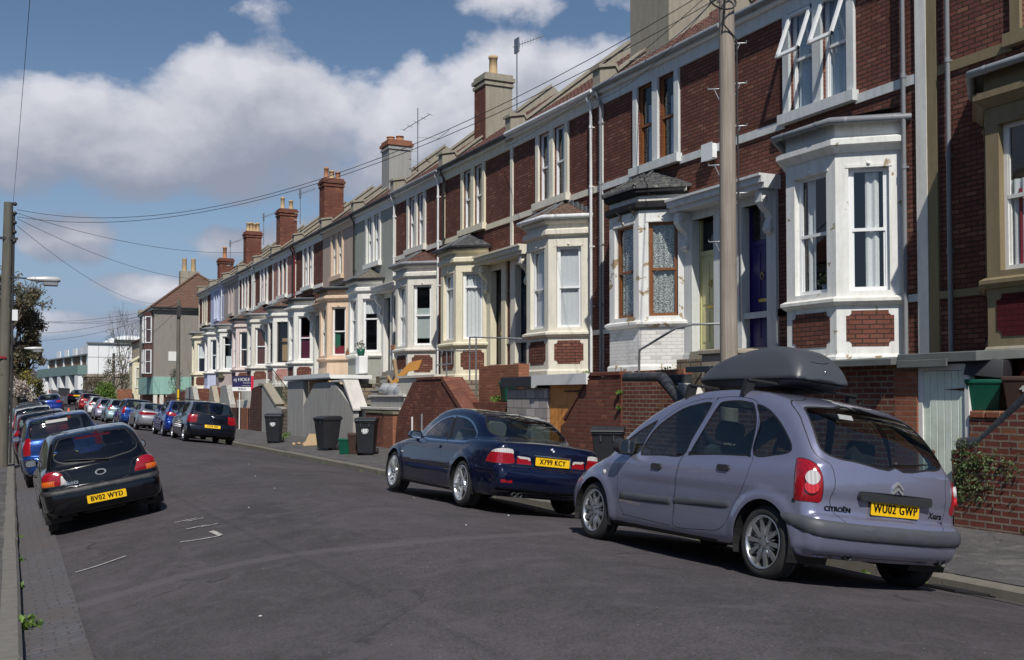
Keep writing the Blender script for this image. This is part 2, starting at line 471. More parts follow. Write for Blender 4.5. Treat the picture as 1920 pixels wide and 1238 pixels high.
def end_poly(pts, end=-1, rnd=5, ylim=.6):
    V = spline(pts, rnd) if rnd else np.array(pts)
    return lambda P: np.where(P[:, 1]*end > ylim, poly_sdf(np.abs(P[:, 0]), P[:, 2], V), 1.)
def corner_poly(pts, yref, end=-1, rnd=5, ylim=.9):
    V = spline(pts, rnd) if rnd else np.array(pts)
    return lambda P: np.where(P[:, 1]*end > ylim, poly_sdf(.7071*np.abs(P[:, 0])-.7071*end*(P[:, 1]-yref), P[:, 2], V), 1.)
def grow(F, d): return lambda P: F(P)-d

SHAPES = {}
def car_shape(key, sp, regions, h=.04):
    """polygonise a body, cut the regions into it, split into part meshes.
    regions: (part name, F or mask-function, slot, options). First match wins; what is left is the body"""
    if key in SHAPES: return SHAPES[key]
    B = Body(sp); a = np.asarray(sp['low'] + (sp.get('cab') or []))
    W = max(p[1] for p in sp['plan'])+.12
    lo = (-W, a[:, 0].min()-.1, a[:, 1].min()-.1); hi = (W, a[:, 0].max()+.1, a[:, 1].max()+.1)
    nx = int(math.ceil(W/h)); lo = (-(nx+.5)*h, lo[1], lo[2]); hi = ((nx+.5)*h, hi[1], hi[2])
    V, Q = surface_net(B.f, lo, hi, h)
    for _ in range(3):
        g = B.grad(V); V = V-np.clip(B.f(V)/np.maximum((g*g).sum(1), .25), -.03, .03)[:, None]*g
    bm = bmesh.new()
    vs = [bm.verts.new(p) for p in V]
    for q in Q:
        try: bm.faces.new([vs[i] for i in q])
        except Exception: pass
    arch = lambda P: np.minimum.reduce([np.hypot(P[:, 1]-wy, P[:, 2]-sp['tyre'])-sp['arch'] for wy in sp['axles']])
    archm = lambda P: np.where(np.abs(P[:, 0]) > .42, arch(P), 1.)
    cut(bm, arch)
    bm.faces.ensure_lookup_table()
    cen = np.array([f.calc_center_median()[:] for f in bm.faces])
    kill = [bm.faces[i] for i in np.nonzero((archm(cen) < 0))[0]]
    bmesh.ops.delete(bm, geom=kill, context='FACES')
    for nm, F, slot, op in regions:
        if not op.get('nocut'): cut(bm, F)
        if op.get('seam'): cut(bm, grow(F, op['seam'])); 
    bm.faces.ensure_lookup_table(); bm.verts.ensure_lookup_table(); bm.verts.index_update()
    cen = np.array([f.calc_center_median()[:] for f in bm.faces]); left = np.ones(len(cen), bool)
    allv = np.array([v.co[:] for v in bm.verts]); fv = [[v.index for v in f.verts] for f in bm.faces]
    parts = []
    def emit(nm, mask, slot, op, F=None):
        ids = np.nonzero(mask)[0]
        if not len(ids): return
        for sgn in ((-1, 1) if op.get('sides') else (0,)):
            use = [i for i in ids if sgn == 0 or cen[i][0]*sgn > 0]
            if not use: continue
            u = sorted({k for i in use for k in fv[i]}); mp = {k: j for j, k in enumerate(u)}
            co = allv[u].copy(); g = B.grad(co); nn = g/np.maximum(np.linalg.norm(g, axis=1), 1e-6)[:, None]
            if 'bulge' in op and F is not None:
                hgt, dist = op['bulge']; fd = np.clip(-F(co)/dist, 0, 1); co = co+nn*(hgt*np.sqrt(fd))[:, None]
            if 'off' in op: co = co+nn*op['off']
            me = bpy.data.meshes.new(nm); me.from_pydata(co.tolist(), [], [[mp[k] for k in fv[i]] for i in use])
            me.polygons.foreach_set('use_smooth', [True]*len(me.polygons)); me.update()
            if 'second' in op: me.polygons.foreach_set('material_index', [int(op['second'][i]) for i in use])
            if 'bulge' not in op: me.normals_split_custom_set_from_vertices(nn.tolist())
            parts.append((nm, me, slot, sgn, op.get('label')))
    lines = np.zeros(len(cen), bool)
    for nm, F, slot, op in regions:
        v = F(cen); m = (v < 0) & left
        emit(nm, m, slot, op, F); left &= ~m
        if op.get('seam'):
            m2 = (v < op['seam']) & left
            if op.get('seamslot'): emit(op['seamname'], m2, op['seamslot'], {'sides': op.get('sides')}); 
            else: lines |= m2
            left &= ~m2
    under = left & (cen[:, 2] < sp.get('under', .24))
    emit('body', left | lines, 'paint', {'second': lines | under})      # shut lines and floor are a second material of the shell
    bm.free()
    # wheel-arch liners
    for wy in sp['axles']:
        for sd in (-1, 1):
            mb = MB(); xo = abs(B.sx(wy, sp['tyre']+sp['arch']+.015))-.012; pr = []
            A = [R(k) for k in range(-20, 201, 11)]; r = sp['arch']+.001
            for x in (xo, .45): pr.append([(sd*x, wy+math.cos(t)*r, sp['tyre']+math.sin(t)*r) for t in A])
            n = len(A); mb.add(pr[0]+pr[1], [(i, i+1, n+i+1, n+i) for i in range(n-1)]); mb.add(pr[1], [tuple(range(n))])
            me = mb.mesh('wheel_arch_liner'); parts.append(('wheel_arch_liner', me, 'black', 0, None))
    SHAPES[key] = (B, parts); return SHAPES[key]

# ------------------------------------------------------------------ wheels, seats, plates, small fittings
WM = {}
def wheel_mesh(style, r, w, rr):
    k = (style, r, w)
    if k in WM: return WM[k]
    t = MB(); hw = w/2
    t.lathe((0, 0, 0), (1, 0, 0), [(-hw+.012, rr), (-hw, rr+.02), (-hw+.002, (rr+r)/2), (-hw+.018, r-.018), (-hw+.035, r-.003), (-.02, r), (-.018, r-.008), (.018, r-.008), (.02, r), (hw-.035, r-.003), (hw-.018, r-.018), (hw-.002, (rr+r)/2), (hw, rr+.02), (hw-.012, rr)], 40)
    tm = t.mesh('tyre')
    m = MB()                                     # outside of the wheel is -x
    m.lathe((0, 0, 0), (1, 0, 0), [(-hw+.004, rr+.004), (-hw-.002, rr-.004), (-hw+.014, rr-.016), (-hw+.05, rr-.022), (-.005, rr-.03)], 40, 0)
    m.lathe((0, 0, 0), (1, 0, 0), [(-.006, rr-.02), (-.006, .001)], 24, 1)
    m.lathe((0, 0, 0), (1, 0, 0), [(-hw+.03, .001), (-hw+.018, .03), (-hw+.03, .052), (.0, .06)], 20, 0)
    def spoke(a, w0, w1, x0, x1, th=.02, ri=.04, ro=None):
        ro = ro or rr-.012; c, s_ = math.cos(a), math.sin(a); q = []
        for (rad, ww, xx) in ((ri, w0, x0), ((ri+ro)/2, (w0+w1)/2, (x0+x1)/2-.004), (ro, w1, x1)):
            for sg in (-1, 1):
                for dx in (0, th): q.append((xx+dx, c*rad-s_*sg*ww/2, s_*rad+c*sg*ww/2))
        f = []
        for b in (0, 4): f += [(b, b+2, b+6, b+4), (b+1, b+5, b+7, b+3), (b, b+4, b+5, b+1), (b+2, b+3, b+7, b+6)]
        m.add(q, f, 0)
    if style == 'ten':
        for i in range(10):
            a = 2*math.pi*i/10; spoke(a, .026, .040, -hw+.026, -hw+.014)
        for i in range(10): spoke(2*math.pi*(i+.5)/10, .01, .012, -hw+.034, -hw+.03, ri=.05, ro=rr*.62)
        for i in range(5):
            a = 2*math.pi*i/5; m.lathe((-hw+.022, math.cos(a)*.05, math.sin(a)*.05), (-1, 0, 0), [(0, .009), (.006, .009), (.006, .001)], 8, 1)
    elif style == 'twin':
        for i in range(5):
            for d in (-.19, .19): spoke(2*math.pi*i/5+d*.6+.3, .02, .028, -hw+.034, -hw+.008, ri=.05)
        for i in range(5):
            a = 2*math.pi*i/5+.3; m.lathe((-hw+.022, math.cos(a)*.042, math.sin(a)*.042), (-1, 0, 0), [(0, .008), (.006, .008), (.006, .001)], 8, 1)
    elif style == 'five':
        for i in range(5): spoke(2*math.pi*i/5+.2, .05, .075, -hw+.03, -hw+.012)
    else:                                        # pressed cover with slots
        m.lathe((0, 0, 0), (1, 0, 0), [(-hw+.006, rr-.006), (-hw-.004, rr*.75), (-hw+.004, rr*.35), (-hw, .01)], 32, 0)
        for i in range(9):
            a = 2*math.pi*i/9; m.obox((-hw-.003, math.cos(a)*rr*.72, math.sin(a)*rr*.72), (.004, 0, 0), Vector((0, math.cos(a), math.sin(a)))*.022, Vector((0, -math.sin(a), math.cos(a)))*.011, 1)
    rm = m.mesh('rim'); 
    for me, ml in ((tm, ['tyre_rubber']), (rm, ['alloy', 'wheel_dark'])):
        for q in ml: me.materials.append(MATS[q])
    WM[k] = (tm, rm); return WM[k]
def add_wheels(root, sp, style, w=.195, rr=None, track=None, rimmat=None):
    r = sp['tyre']; rr = rr or r*.64; tm, rm = wheel_mesh(style, r, w, rr)
    if rimmat:
        rm = rm.copy(); rm.materials[0] = MATS[rimmat]
    for wy in sp['axles']:
        for sd in (-1, 1):
            e = sub_empty('wheel', root, (sd*(track/2), wy, r)); e.rotation_euler = (random.uniform(0, 6), 0, math.pi if sd > 0 else 0)
            link(bpy.data.objects.new('tyre', tm), e); link(bpy.data.objects.new('rim', rm), e)
def seat(root, x, y, z, mat, h=.62, w=.46, rake=.2, head=True, back=False):
    m = MB(); ex = Vector((1, 0, 0)); up = Vector((0, -math.sin(rake), math.cos(rake))); fw = Vector((0, math.cos(rake), math.sin(rake)))
    pr = [(-.5, 0), (-.5, .7), (-.42, .93), (-.28, 1), (.28, 1), (.42, .93), (.5, .7), (.5, 0)]
    b = Vector((x, y, z)); m.prism([b+ex*(p[0]*w)+up*(p[1]*h) for p in pr], fw*.11)
    m.box(x-w/2, x+w/2, y+.05, y+.55, z-.06, z+.08)
    o = m.build('seat', mat, root, bevel=.025) if root is None else _local(m, 'seat', mat, root, .025)
    if head:
        hm = MB(); hw = w*.29; q = [(-1, .0), (-1, .6), (-.75, .95), (.75, .95), (1, .6), (1, 0), (.8, -.2), (-.8, -.2)]
        c = b+up*(h+.07)
        hm.prism([c+ex*(p[0]*hw)+up*(p[1]*.17) for p in q], fw*.09)
        for sx in (-.06, .06): hm.tube([b+ex*sx+up*(h-.03)+fw*.05, b+ex*sx+up*(h+.06)+fw*.05], .006, 5)
        _local(hm, 'headrest', mat, o, .02)
    return o
def _local(mb, name, mat, parent, bevel=0, fixn=True):
    """link mesh whose coordinates are already local to the car"""
    me = mb.mesh(name)
    bm = bmesh.new(); bm.from_mesh(me)
    if fixn: bmesh.ops.recalc_face_normals(bm, faces=bm.faces)
    if bevel:
        es = [e for e in bm.edges if len(e.link_faces) == 2 and e.calc_face_angle(0) > .5]
        bmesh.ops.bevel(bm, geom=es, offset=bevel, segments=2, profile=.6, affect='EDGES')
        for f in bm.faces: f.smooth = True
    bm.to_mesh(me); bm.free()
    for q in (mat if isinstance(mat, (list, tuple)) else [mat]): me.materials.append(q)
    return link(bpy.data.objects.new(name, me), parent)
def number_plate(root, B, txt, x, z, w=.52, h=.111, end=-1, off=.012, tilt=None, front=False):
    y = B.sy(x, z, end)+end*off
    n = B.nrm((x, B.sy(x, z, end), z)); n.x = 0; n.normalize()
    if tilt is not None: n = Vector((0, end*math.cos(tilt), math.sin(tilt)))
    ex = Vector((-end, 0, 0)); ey = n.cross(ex); 
    if ey.z < 0: ey = -ey
    o = Vector((x, y, z)); m = MB()
    pts = [(-w/2+.008, -h/2), (w/2-.008, -h/2), (w/2, -h/2+.008), (w/2, h/2-.008), (w/2-.008, h/2), (-w/2+.008, h/2), (-w/2, h/2-.008), (-w/2, -h/2+.008)]
    m.prism([o+ex*p[0]+ey*p[1] for p in pts], n*.006, 0)
    if txt: put_text(m, txt, h*.92, o+n*.0075, ex, ey, 1, bold=.0035, depth=.001, xscale=.80, spacing=1.13)
    return _local(m, 'number_plate', [MATS['plate_yellow'], MATS['black_gloss']], root, fixn=False)
def assemble(key, sp, regions, mats, name, label, loc, roll, yaw=0, cat='car', group=None, h=.04, lod=0):
    B, parts = car_shape(key, sp, regions, h)
    root = thing(name, label, cat, loc, group)
    root.rotation_euler = Matrix(((1, 0, 0), (0, 1, 0), (0, 0, 1))).to_euler()
    root.rotation_euler = (Matrix.Rotation(-math.atan(roll), 3, 'Y') @ Matrix.Rotation(yaw, 3, 'Z')).to_euler()
    made = {}
    for nm, me, slot, sgn, lb in parts:
        mm = me.copy(); mm.materials.append(MATS[mats[slot]])
        if nm == 'body': mm.materials.append(MATS['black'])
        par = root
        o = bpy.data.objects.new(nm, mm)
        if nm == 'panel_gap': par = made.get('body', root)
        if nm in ('underside', 'wheel_arch_liner'): par = made.get('body', root)
        if nm == 'window_seal': par = root
        link(o, par); made.setdefault(nm, o)
        if lb: o['label'] = lb
    return root, B, made
# ------------------------------------------------------------------ car materials
paint('paint_lavender', s2l((140, 142, 167)), .55, .27)
paint('paint_navy', s2l((11, 20, 52)), .4, .22)
paint('paint_black', s2l((6, 7, 14)), .0, .16, 1., .1)
paint('paint_dark_blue', s2l((15, 19, 34)), .3, .22)
paint('paint_blue', s2l((18, 50, 135)), .4, .22)
paint('paint_mid_blue', s2l((20, 62, 132)), .4, .22)
paint('paint_maroon', s2l((92, 24, 34)), .3, .25)
paint('paint_silver', s2l((165, 166, 170)), .7, .32)
paint('paint_mint', s2l((160, 185, 188)), .5, .3)
paint('paint_white', s2l((215, 215, 214)), 0., .3)
paint('paint_lilac', s2l((170, 165, 190)), .5, .3)
paint('paint_red', s2l((130, 20, 24)), .2, .25)
plain('black', (.012, .012, .013), .6, var=.3)
plain('black_gloss', (.008, .008, .009), .25)
plain('grey_plastic', s2l((74, 76, 82)), .55, var=.15, bmp=.1)
plain('bumper_black', s2l((46, 47, 50)), .55, var=.2)
plain('tyre_rubber', (.018, .018, .019), .8, var=.35, scale=12, bmp=.15, dirt=(.07, .065, .06), dirt_amt=.35)
plain('alloy', (.62, .63, .65), .3, .9, var=.15)
plain('alloy_bright', (.8, .81, .83), .25, .8, var=.1)
plain('wheel_dark', (.03, .03, .032), .6)
plain('chrome', (.75, .76, .78), .12, 1., var=.05)
plain('plate_yellow', s2l((238, 190, 22)), .45, var=.06)
plain('seat_grey', s2l((70, 70, 76)), .9, var=.2)
plain('seat_dark', s2l((34, 34, 38)), .9, var=.2)
plain('seat_cream', s2l((150, 146, 138)), .7, var=.15)
plain('trim_dark', s2l((40, 42, 46)), .8, var=.2)
plain('white_plastic', (.7, .7, .7), .5)
plain('sticker', (.33, .33, .33), .5, var=.4, scale=60)
glass_mat('car_glass', (.46, .53, .52))
glass_mat('car_glass_dark', (.22, .25, .25))
def lamp_mat(name, c, c2):
    if name in MATS: return MATS[name]
    m = new_mat(name); N, L = nt(m); b = pbsdf(m); v = obj_coord(N)
    w = N.new('ShaderNodeTexWave'); w.inputs['Scale'].default_value = 14; w.bands_direction = 'X'; w.inputs['Distortion'].default_value = .5
    L.new(v, w.inputs['Vector']); L.new(mixrgb(N, L, w.outputs['Fac'], c, c2), b.inputs['Base Color'])
    b.inputs['Roughness'].default_value = .18; b.inputs['Coat Weight'].default_value = 1; b.inputs['Coat Roughness'].default_value = .02
    w2 = N.new('ShaderNodeTexVoronoi'); w2.inputs['Scale'].default_value = 60; L.new(v, w2.inputs['Vector'])
    L.new(bump(N, L, w2.outputs['Distance'], .25, .004), b.inputs['Normal'])
    MATS[name] = m; return m
lamp_mat('lamp_red', (.34, .004, .012), (.25, .003, .009))
lamp_mat('fog_red', (.62, .03, .03), (.45, .01, .015))
lamp_mat('lamp_amber', (.65, .14, .01), (.5, .08, .01))
lamp_mat('lamp_white', (.62, .6, .58), (.45, .42, .42))
lamp_mat('lamp_clear', (.6, .62, .65), (.35, .37, .4))

SEAL = dict(seam=.014, seamname='window_seal', seamslot='black')
def win(nm, F, **k): return (nm, F, 'glass', dict(SEAL, off=-.004, **k))
def mirror(root, B, y, z, mat, out=.10, w=.10, h=.075, capmat=None):
    for sd in (-1, 1):
        x = B.sx(y, z, sd); m = MB(); c = Vector((x+sd*(out+.015), y, z+.02))
        pr = [(-1, -.6), (-.8, -1), (.6, -1), (1, -.5), (.95, .5), (.6, 1), (-.7, 1), (-1, .6)]
        m.prism([c+Vector((sd*p[0]*w, 0, p[1]*h)) for p in pr], (0, .11, 0))
        m.prism([(x-sd*.01, y+.02, z-.03), (c.x-sd*w*.6, y+.03, z-.03), (c.x-sd*w*.6, y+.03, z+.02), (x-sd*.01, y+.02, z+.03)], (0, .05, 0))
        o = _local(m, 'wing_mirror', MATS[capmat or mat], root, .018)
        g = MB(); g.prism([c+Vector((sd*p[0]*w*.82, -.004, p[1]*h*.8)) for p in pr], (0, .002, 0)); _local(g, 'mirror_glass', MATS['chrome'], o)
def handle(root, B, y, z, mat, L=.17, h=.055, sides=(-1, 1)):
    for sd in sides:
        x = B.sx(y, z, sd); m = MB(); a = [(-1, 0), (-.8, -1), (.8, -1), (1, 0), (.8, 1), (-.8, 1)]
        m.prism([(x+sd*.022, y+p[0]*L/2, z+p[1]*h/2) for p in a], (-sd*.05, 0, 0)); _local(m, 'door_handle', MATS[mat], root, .008)
def wiper(root, B, p0, p1, arm=None):
    """p0, p1: (x, z) on the rear glass"""
    def at(x, z, o=.018): return Vector((x, B.sy(x, z)-o, z))
    m = MB(); pts = [at(p0[0]+(p1[0]-p0[0])*t, p0[1]+(p1[1]-p0[1])*t) for t in [i/6 for i in range(7)]]
    m.tube(pts, [.012, .011, .01, .009, .009, .008, .006], 6)
    m.lathe(at(p0[0], p0[1], .03), (0, 1, 0), [(0, .001), (0, .018), (.04, .022)], 10)
    _local(m, 'rear_wiper', MATS['black'], root)
def interior(root, zf=.32, w=1.2, y0=-1.3, y1=1.0, seats=(), mat='seat_dark', dash=(.55, .95), wheel=None, parcel=None):
    m = MB(); m.box(-w/2, w/2, y0, y1, zf, zf+.03)
    m.box(-w/2-.02, w/2+.02, dash[0], y1+.1, zf+.03, dash[1]-.1); m.prism([(-w/2, dash[0], dash[1]-.1), (-w/2, dash[0]+.06, dash[1]), (-w/2, y1+.15, dash[1]-.05), (-w/2, y1+.15, dash[1]-.1)], (w, 0, 0))
    for sd in (-1, 1): m.box(sd*(w/2+.06), sd*(w/2+.09), y0, y1, zf, dash[1]-.12)
    if parcel: m.box(-w/2, w/2, parcel[0], parcel[1], parcel[2]-.02, parcel[2])
    _local(m, 'interior', MATS['trim_dark'], root)
    for s_ in seats: seat(root, *s_[:3], MATS[mat], **(s_[3] if len(s_) > 3 else {}))
    if wheel:
        a = MB(); c = Vector(wheel); ax = Vector((0, .9, .45)).normalized(); u = Vector((1, 0, 0)); v = ax.cross(u)
        a.tube([c+u*math.cos(t)*.185+v*math.sin(t)*.185 for t in [k*math.pi/12 for k in range(25)]], .015, 6, caps=False)
        a.obox(c, u*.18, v*.02, ax*.012); a.obox(c-v*.09, u*.02, v*.09, ax*.012); _local(a, 'steering_wheel', MATS['trim_dark'], root)

# ------------------------------------------------------------------ 1. lavender people carrier with roof box
MPV = dict(axles=(-1.38, 1.38), tyre=.308, arch=.352, under=.25,
    low=[(-1.90, .27), (-1.99, .31), (-2.03, .42), (-2.035, .52), (-2.00, .585), (-1.955, .62), (-1.95, .80), (-1.94, .95), (-1.89, 1.03), (-1.6, 1.03), (0, .98), (1.15, .94), (1.5, .86), (1.8, .75), (2.03, .61), (2.13, .50), (2.15, .38), (2.10, .26), (1.95, .21), (0, .21), (-1.7, .24)],
    cab=[(-1.5, .7), (-1.93, .75), (-1.935, .98), (-1.84, 1.14), (-1.70, 1.30), (-1.52, 1.44), (-1.25, 1.545), (-.85, 1.61), (-.35, 1.625), (.1, 1.58), (.5, 1.45), (.9, 1.25), (1.25, 1.04), (1.52, .84), (1.5, .7)],
    plan=[(-2.2, .70), (-1.95, .80), (-1.6, .850), (-.9, .866), (0, .872), (1, .866), (1.5, .845), (1.9, .79), (2.2, .68)],
    sect=[(0, -.10), (.2, -.05), (.35, -.014), (.5, 0), (.65, .002), (.8, -.01), (.92, -.03), (1.05, -.07), (1.25, -.14)],
    cplan=[(-2.1, .69), (-1.8, .765), (-1.4, .81), (-.5, .83), (.4, .83), (1.1, .78), (1.6, .66)], belt=.95, tumble=.2, tumble2=.14,
    rlow=.085, rcab=.09, blend=.04, bowr=.15, bowf=.22, crown=.05, flare=.02)
def bband(zb, zt, y1, lift=0., taper=.25):
    def F(P):
        k = np.clip((P[:, 1]-(y1-taper))/taper, 0, 1); mid = (zb+zt)/2+lift*k; hh = (zt-zb)/2*np.sqrt(np.clip(1-k**2, 0, 1))
        return np.maximum(np.abs(P[:, 2]-mid)-hh, P[:, 1]-y1)
    return F
mpv_regions = [
    win('side_window', side_poly([(-1.13, 1.03), (-1.10, 1.30), (-.98, 1.455), (-.98, 1.455), (-1.14, 1.41), (-1.32, 1.31), (-1.47, 1.19), (-1.55, 1.10), (-1.53, 1.065), (-1.40, 1.04)], 4), sides=1),
    win('side_window', side_poly([(-1.075, 1.025), (-1.04, 1.28), (-.93, 1.445), (-.86, 1.47), (-.70, 1.485), (-.50, 1.475), (-.44, 1.44), (-.34, 1.2), (-.25, .995), (-.28, .985), (-.65, 1.005), (-1.05, 1.015)], 4), sides=1),
    win('side_window', side_poly([(-.13, .968), (-.20, 1.12), (-.315, 1.43), (-.29, 1.465), (-.20, 1.462), (.08, 1.405), (.33, 1.28), (.48, 1.16), (.58, .99), (.575, .945), (.53, .94), (.2, .955)], 4), sides=1),
    win('quarter_window', side_poly([(.655, .95), (.58, 1.10), (.47, 1.28), (.47, 1.28), (.70, 1.185), (.92, 1.07), (1.09, .975), (1.09, .945), (1.02, .935)], 4), sides=1),
    win('rear_window', end_poly([(-.001, 1.035), (.40, 1.045), (.56, 1.06), (.645, 1.10), (.65, 1.18), (.61, 1.33), (.57, 1.425), (.50, 1.455), (.25, 1.475), (-.001, 1.48)], -1, 4, 1.2)),
    win('windscreen', lambda P: np.maximum.reduce([.96-P[:, 2]+.0*P[:, 0], P[:, 2]-1.50-.04*np.abs(P[:, 0]), np.abs(P[:, 0])-(.66-.12*(P[:, 2]-.95)), .2-P[:, 1]])),
    ('tail_light', corner_poly([(.585, .695), (.575, .78), (.585, .88), (.625, .965), (.70, 1.01), (.785, 1.02), (.80, 1.0), (.80, .85), (.79, .70), (.785, .685), (.68, .685), (.60, .685)], -2.0, -1, 4), 'lamp_red', dict(sides=1, seam=.006, bulge=(.012, .05))),
    ('bumper_moulding', bband(.412, .548, -1.60, .075, .40), 'grey_plastic', dict(bulge=(.022, .035))),
    ('tailgate', end_poly([(-.001, .535), (.44, .535), (.53, .56), (.60, .64), (.625, .72), (.60, .83), (.62, .98), (.705, 1.06), (.70, 1.20), (.66, 1.36), (.60, 1.49), (.45, 1.52), (-.001, 1.53)], -1, 4, 1.1), 'paint', dict(seam=.006)),
    ('side_moulding', side_poly([(-.90, .60), (-.94, .575), (-.90, .54), (-.5, .522), (-.12, .508), (-.12, .508), (-.11, .54), (-.11, .575), (-.11, .575), (-.5, .59)], 4), 'grey_plastic', dict(sides=1, bulge=(.016, .03))),
    ('side_moulding', side_poly([(.82, .545), (.845, .51), (.81, .475), (.4, .478), (-.08, .492), (-.08, .492), (-.07, .53), (-.08, .56), (-.08, .56), (.4, .553)], 4), 'grey_plastic', dict(sides=1, bulge=(.016, .03))),
    ('front_door', side_poly([(.90, .93), (.92, .76), (.87, .50), (.77, .345), (.68, .325), (-.06, .305), (-.10, .32), (-.115, .45), (-.115, .8), (-.14, .98), (-.33, 1.47), (-.29, 1.505), (-.15, 1.50), (.11, 1.44), (.38, 1.30), (.54, 1.15), (.64, .955), (.70, .935)], 4), 'paint', dict(sides=1, seam=.006)),
    ('rear_door', side_poly([(-.125, .305), (-.6, .325), (-.78, .345), (-.90, .42), (-1.0, .58), (-1.10, .75), (-1.135, .92), (-1.12, 1.05), (-1.06, 1.32), (-.98, 1.46), (-.86, 1.51), (-.6, 1.53), (-.42, 1.515), (-.37, 1.47), (-.16, .98), (-.135, .8), (-.135, .45)], 4), 'paint', dict(sides=1, seam=.006)),
    ('front_bumper', lambda P: np.maximum(P[:, 2]-.60, 1.86-P[:, 1]), 'paint', dict(seam=.005)),
]
def emblem_chevrons(root, B):
    m = MB()
    for dz in (0, .042):
        for sd in (-1, 1):
            p = [(0, .872+dz), (sd*.055, .825+dz), (sd*.055, .803+dz), (0, .848+dz)]
            y = B.sy(0, .85)-.016; m.prism([(q[0], y, q[1]) for q in p], (0, .02, 0))
    _local(m, 'chevron_badge', MATS['alloy_bright'], root)
def lettering(root, B, txt, x, z, size, mat='chrome', shear=0., bold=.002, name='lettering', off=.003, xs=1.):
    y = B.sy(x, z); n = B.nrm((x, y, z)); ex = Vector((1, 0, 0)); ex = (ex-n*ex.dot(n)).normalized(); ey = n.cross(ex)
    m = MB(); put_text(m, txt, size, Vector((x, y, z))+n*off, ex, ey, 0, bold=bold, depth=.003, shear=shear, xscale=xs)
    return _local(m, name, MATS[mat], root, fixn=False)
mats = dict(paint='paint_lavender', black='black', glass='car_glass', lamp_red='lamp_red', grey_plastic='grey_plastic')
mpv, B, made = assemble('mpv', MPV, mpv_regions, mats, 'people_carrier', 'lavender grey people carrier with a dark roof box, parked nearest on the right', (6.47, 8.42, .235), -.12, h=.038)
add_wheels(mpv, MPV, 'ten', .19, .218, 1.50)
mirror(mpv, B, .72, .985, 'bumper_black', .09, .095, .07); 
handle(mpv, B, .22, .835, 'bumper_black'); handle(mpv, B, -.80, .885, 'bumper_black')
number_plate(mpv, B, 'WU02 GWP', 0, .685)
m = MB(); y = B.sy(0, .77); pr = [(-.38, .735), (-.39, .76), (-.385, .795), (-.37, .81), (0, .812), (.37, .81), (.385, .795), (.39, .76), (.38, .735), (0, .735)]
m.prism([(p[0], y-.035+.1*p[0]**2, p[1]) for p in pr], (0, .07, 0)); _local(m, 'tailgate_handle', MATS['bumper_black'], mpv, .012)
emblem_chevrons(mpv, B)
lettering(mpv, B, 'CITROËN', -.555, .645, .056, 'black_gloss', name='maker_lettering', bold=.003)
lettering(mpv, B, 'Xsara', .49, .665, .075, 'black_gloss', .35, name='model_lettering')
lettering(mpv, B, '2.0', .55, .605, .05, 'black_gloss', .2, name='engine_lettering')
wiper(mpv, B, (0.02, 1.055), (.42, 1.085))
m = MB()
for sd in (-1, 1):
    for zc, hz, x0, x1, in ((.845, .05, .66, .73),): pass
for sd in (-1, 1):
    c = Vector((sd*.775, B.sy(sd*.775, .845)-.002, .845)); n = B.nrm(c); t = Vector((0, 0, 1)).cross(n).normalized(); u = n.cross(t)
    A = [(math.cos(a)*.058, math.sin(a)*.105) for a in [k*math.pi/10 for k in range(20)]]
    k_ = MB(); k_.prism([c+t*a+u*b_*.55+n*.022+u*.03 for a, b_ in A], -n*.03); _local(k_, 'reversing_lamp', MATS['lamp_white'], mpv, .006); k2 = MB(); k2.prism([c+t*a*.95+u*(b_*.5-.075)+n*.020+u*.03 for a, b_ in A], -n*.03); _local(k2, 'fog_lamp', MATS['fog_red'], mpv, .006)
interior(mpv, .34, 1.3, -1.5, .95, [(-.38, -.12, .48), (.38, -.12, .48), (-.42, -1.0, .50, dict(h=.52, head=False)), (0, -1.0, .5, dict(h=.52, head=False)), (.42, -1.0, .50, dict(h=.52))], 'seat_grey', (.75, .93), (.38, .55, .9), (-1.78, -1.2, .93))
m = MB(); m.obox((-.24, -1.575, 1.405), (.075, 0, 0), (0, .014, .02), (0, .003, -.002)); _local(m, 'window_sticker', MATS['sticker'], mpv)
m = MB()
for x in (-.42, .62): m.lathe((x, -1.88, .285), (0, 1, 0), [(0, .034), (-.05, .036), (-.05, .03), (.1, .028)], 14)
_local(m, 'exhaust_pipe', MATS['bumper_black'], mpv)
m = MB(); m.lathe((0, -1.48, 1.545), (0, -.5, .9), [(0, .012), (.012, .01), (.014, .001)], 10); _local(m, 'washer_jet', MATS['black'], mpv)
m = MB()
for sd in (-1, 1): m.lathe((B.sx(1.19, .72, sd)-sd*.004, 1.19, .72), (sd, 0, 0), [(0, .03), (.012, .026), (.016, .001)], 14)
_local(m, 'side_indicator', MATS['lamp_white'], mpv)

# roof bars and box ride on the car but are separate, liftable things
def place_like(root_src, name, label, cat):
    o = thing(name, label, cat, root_src.location.copy()); o.rotation_euler = root_src.rotation_euler.copy(); return o
bars = place_like(mpv, 'roof_bars', 'pair of black roof bars with clamp feet under the dark roof box', 'roof bars')
for yy in (-.75, .12):
    z0 = B.sz(.55, yy); zt = B.sz(0, yy)+.075
    b1 = MB(); b1.obox((0, yy, zt), (.64, 0, 0), (0, .016, 0), (0, 0, .012)); _local(b1, 'cross_bar', MATS['black'], bars, .006)
    for sd in (-1, 1):
        f = MB(); xx = sd*.60; zz = B.sz(abs(xx)+.02, yy)
        f.prism([(xx-sd*.05, yy, zt+.012), (xx+sd*.03, yy, zt+.012), (xx+sd*.075, yy, zz-.03), (xx+sd*.03, yy, zz-.012), (xx-sd*.03, yy, zz+.0)], (0, .055, 0))
        _local(f, 'clamp_foot', MATS['black'], bars, .01)
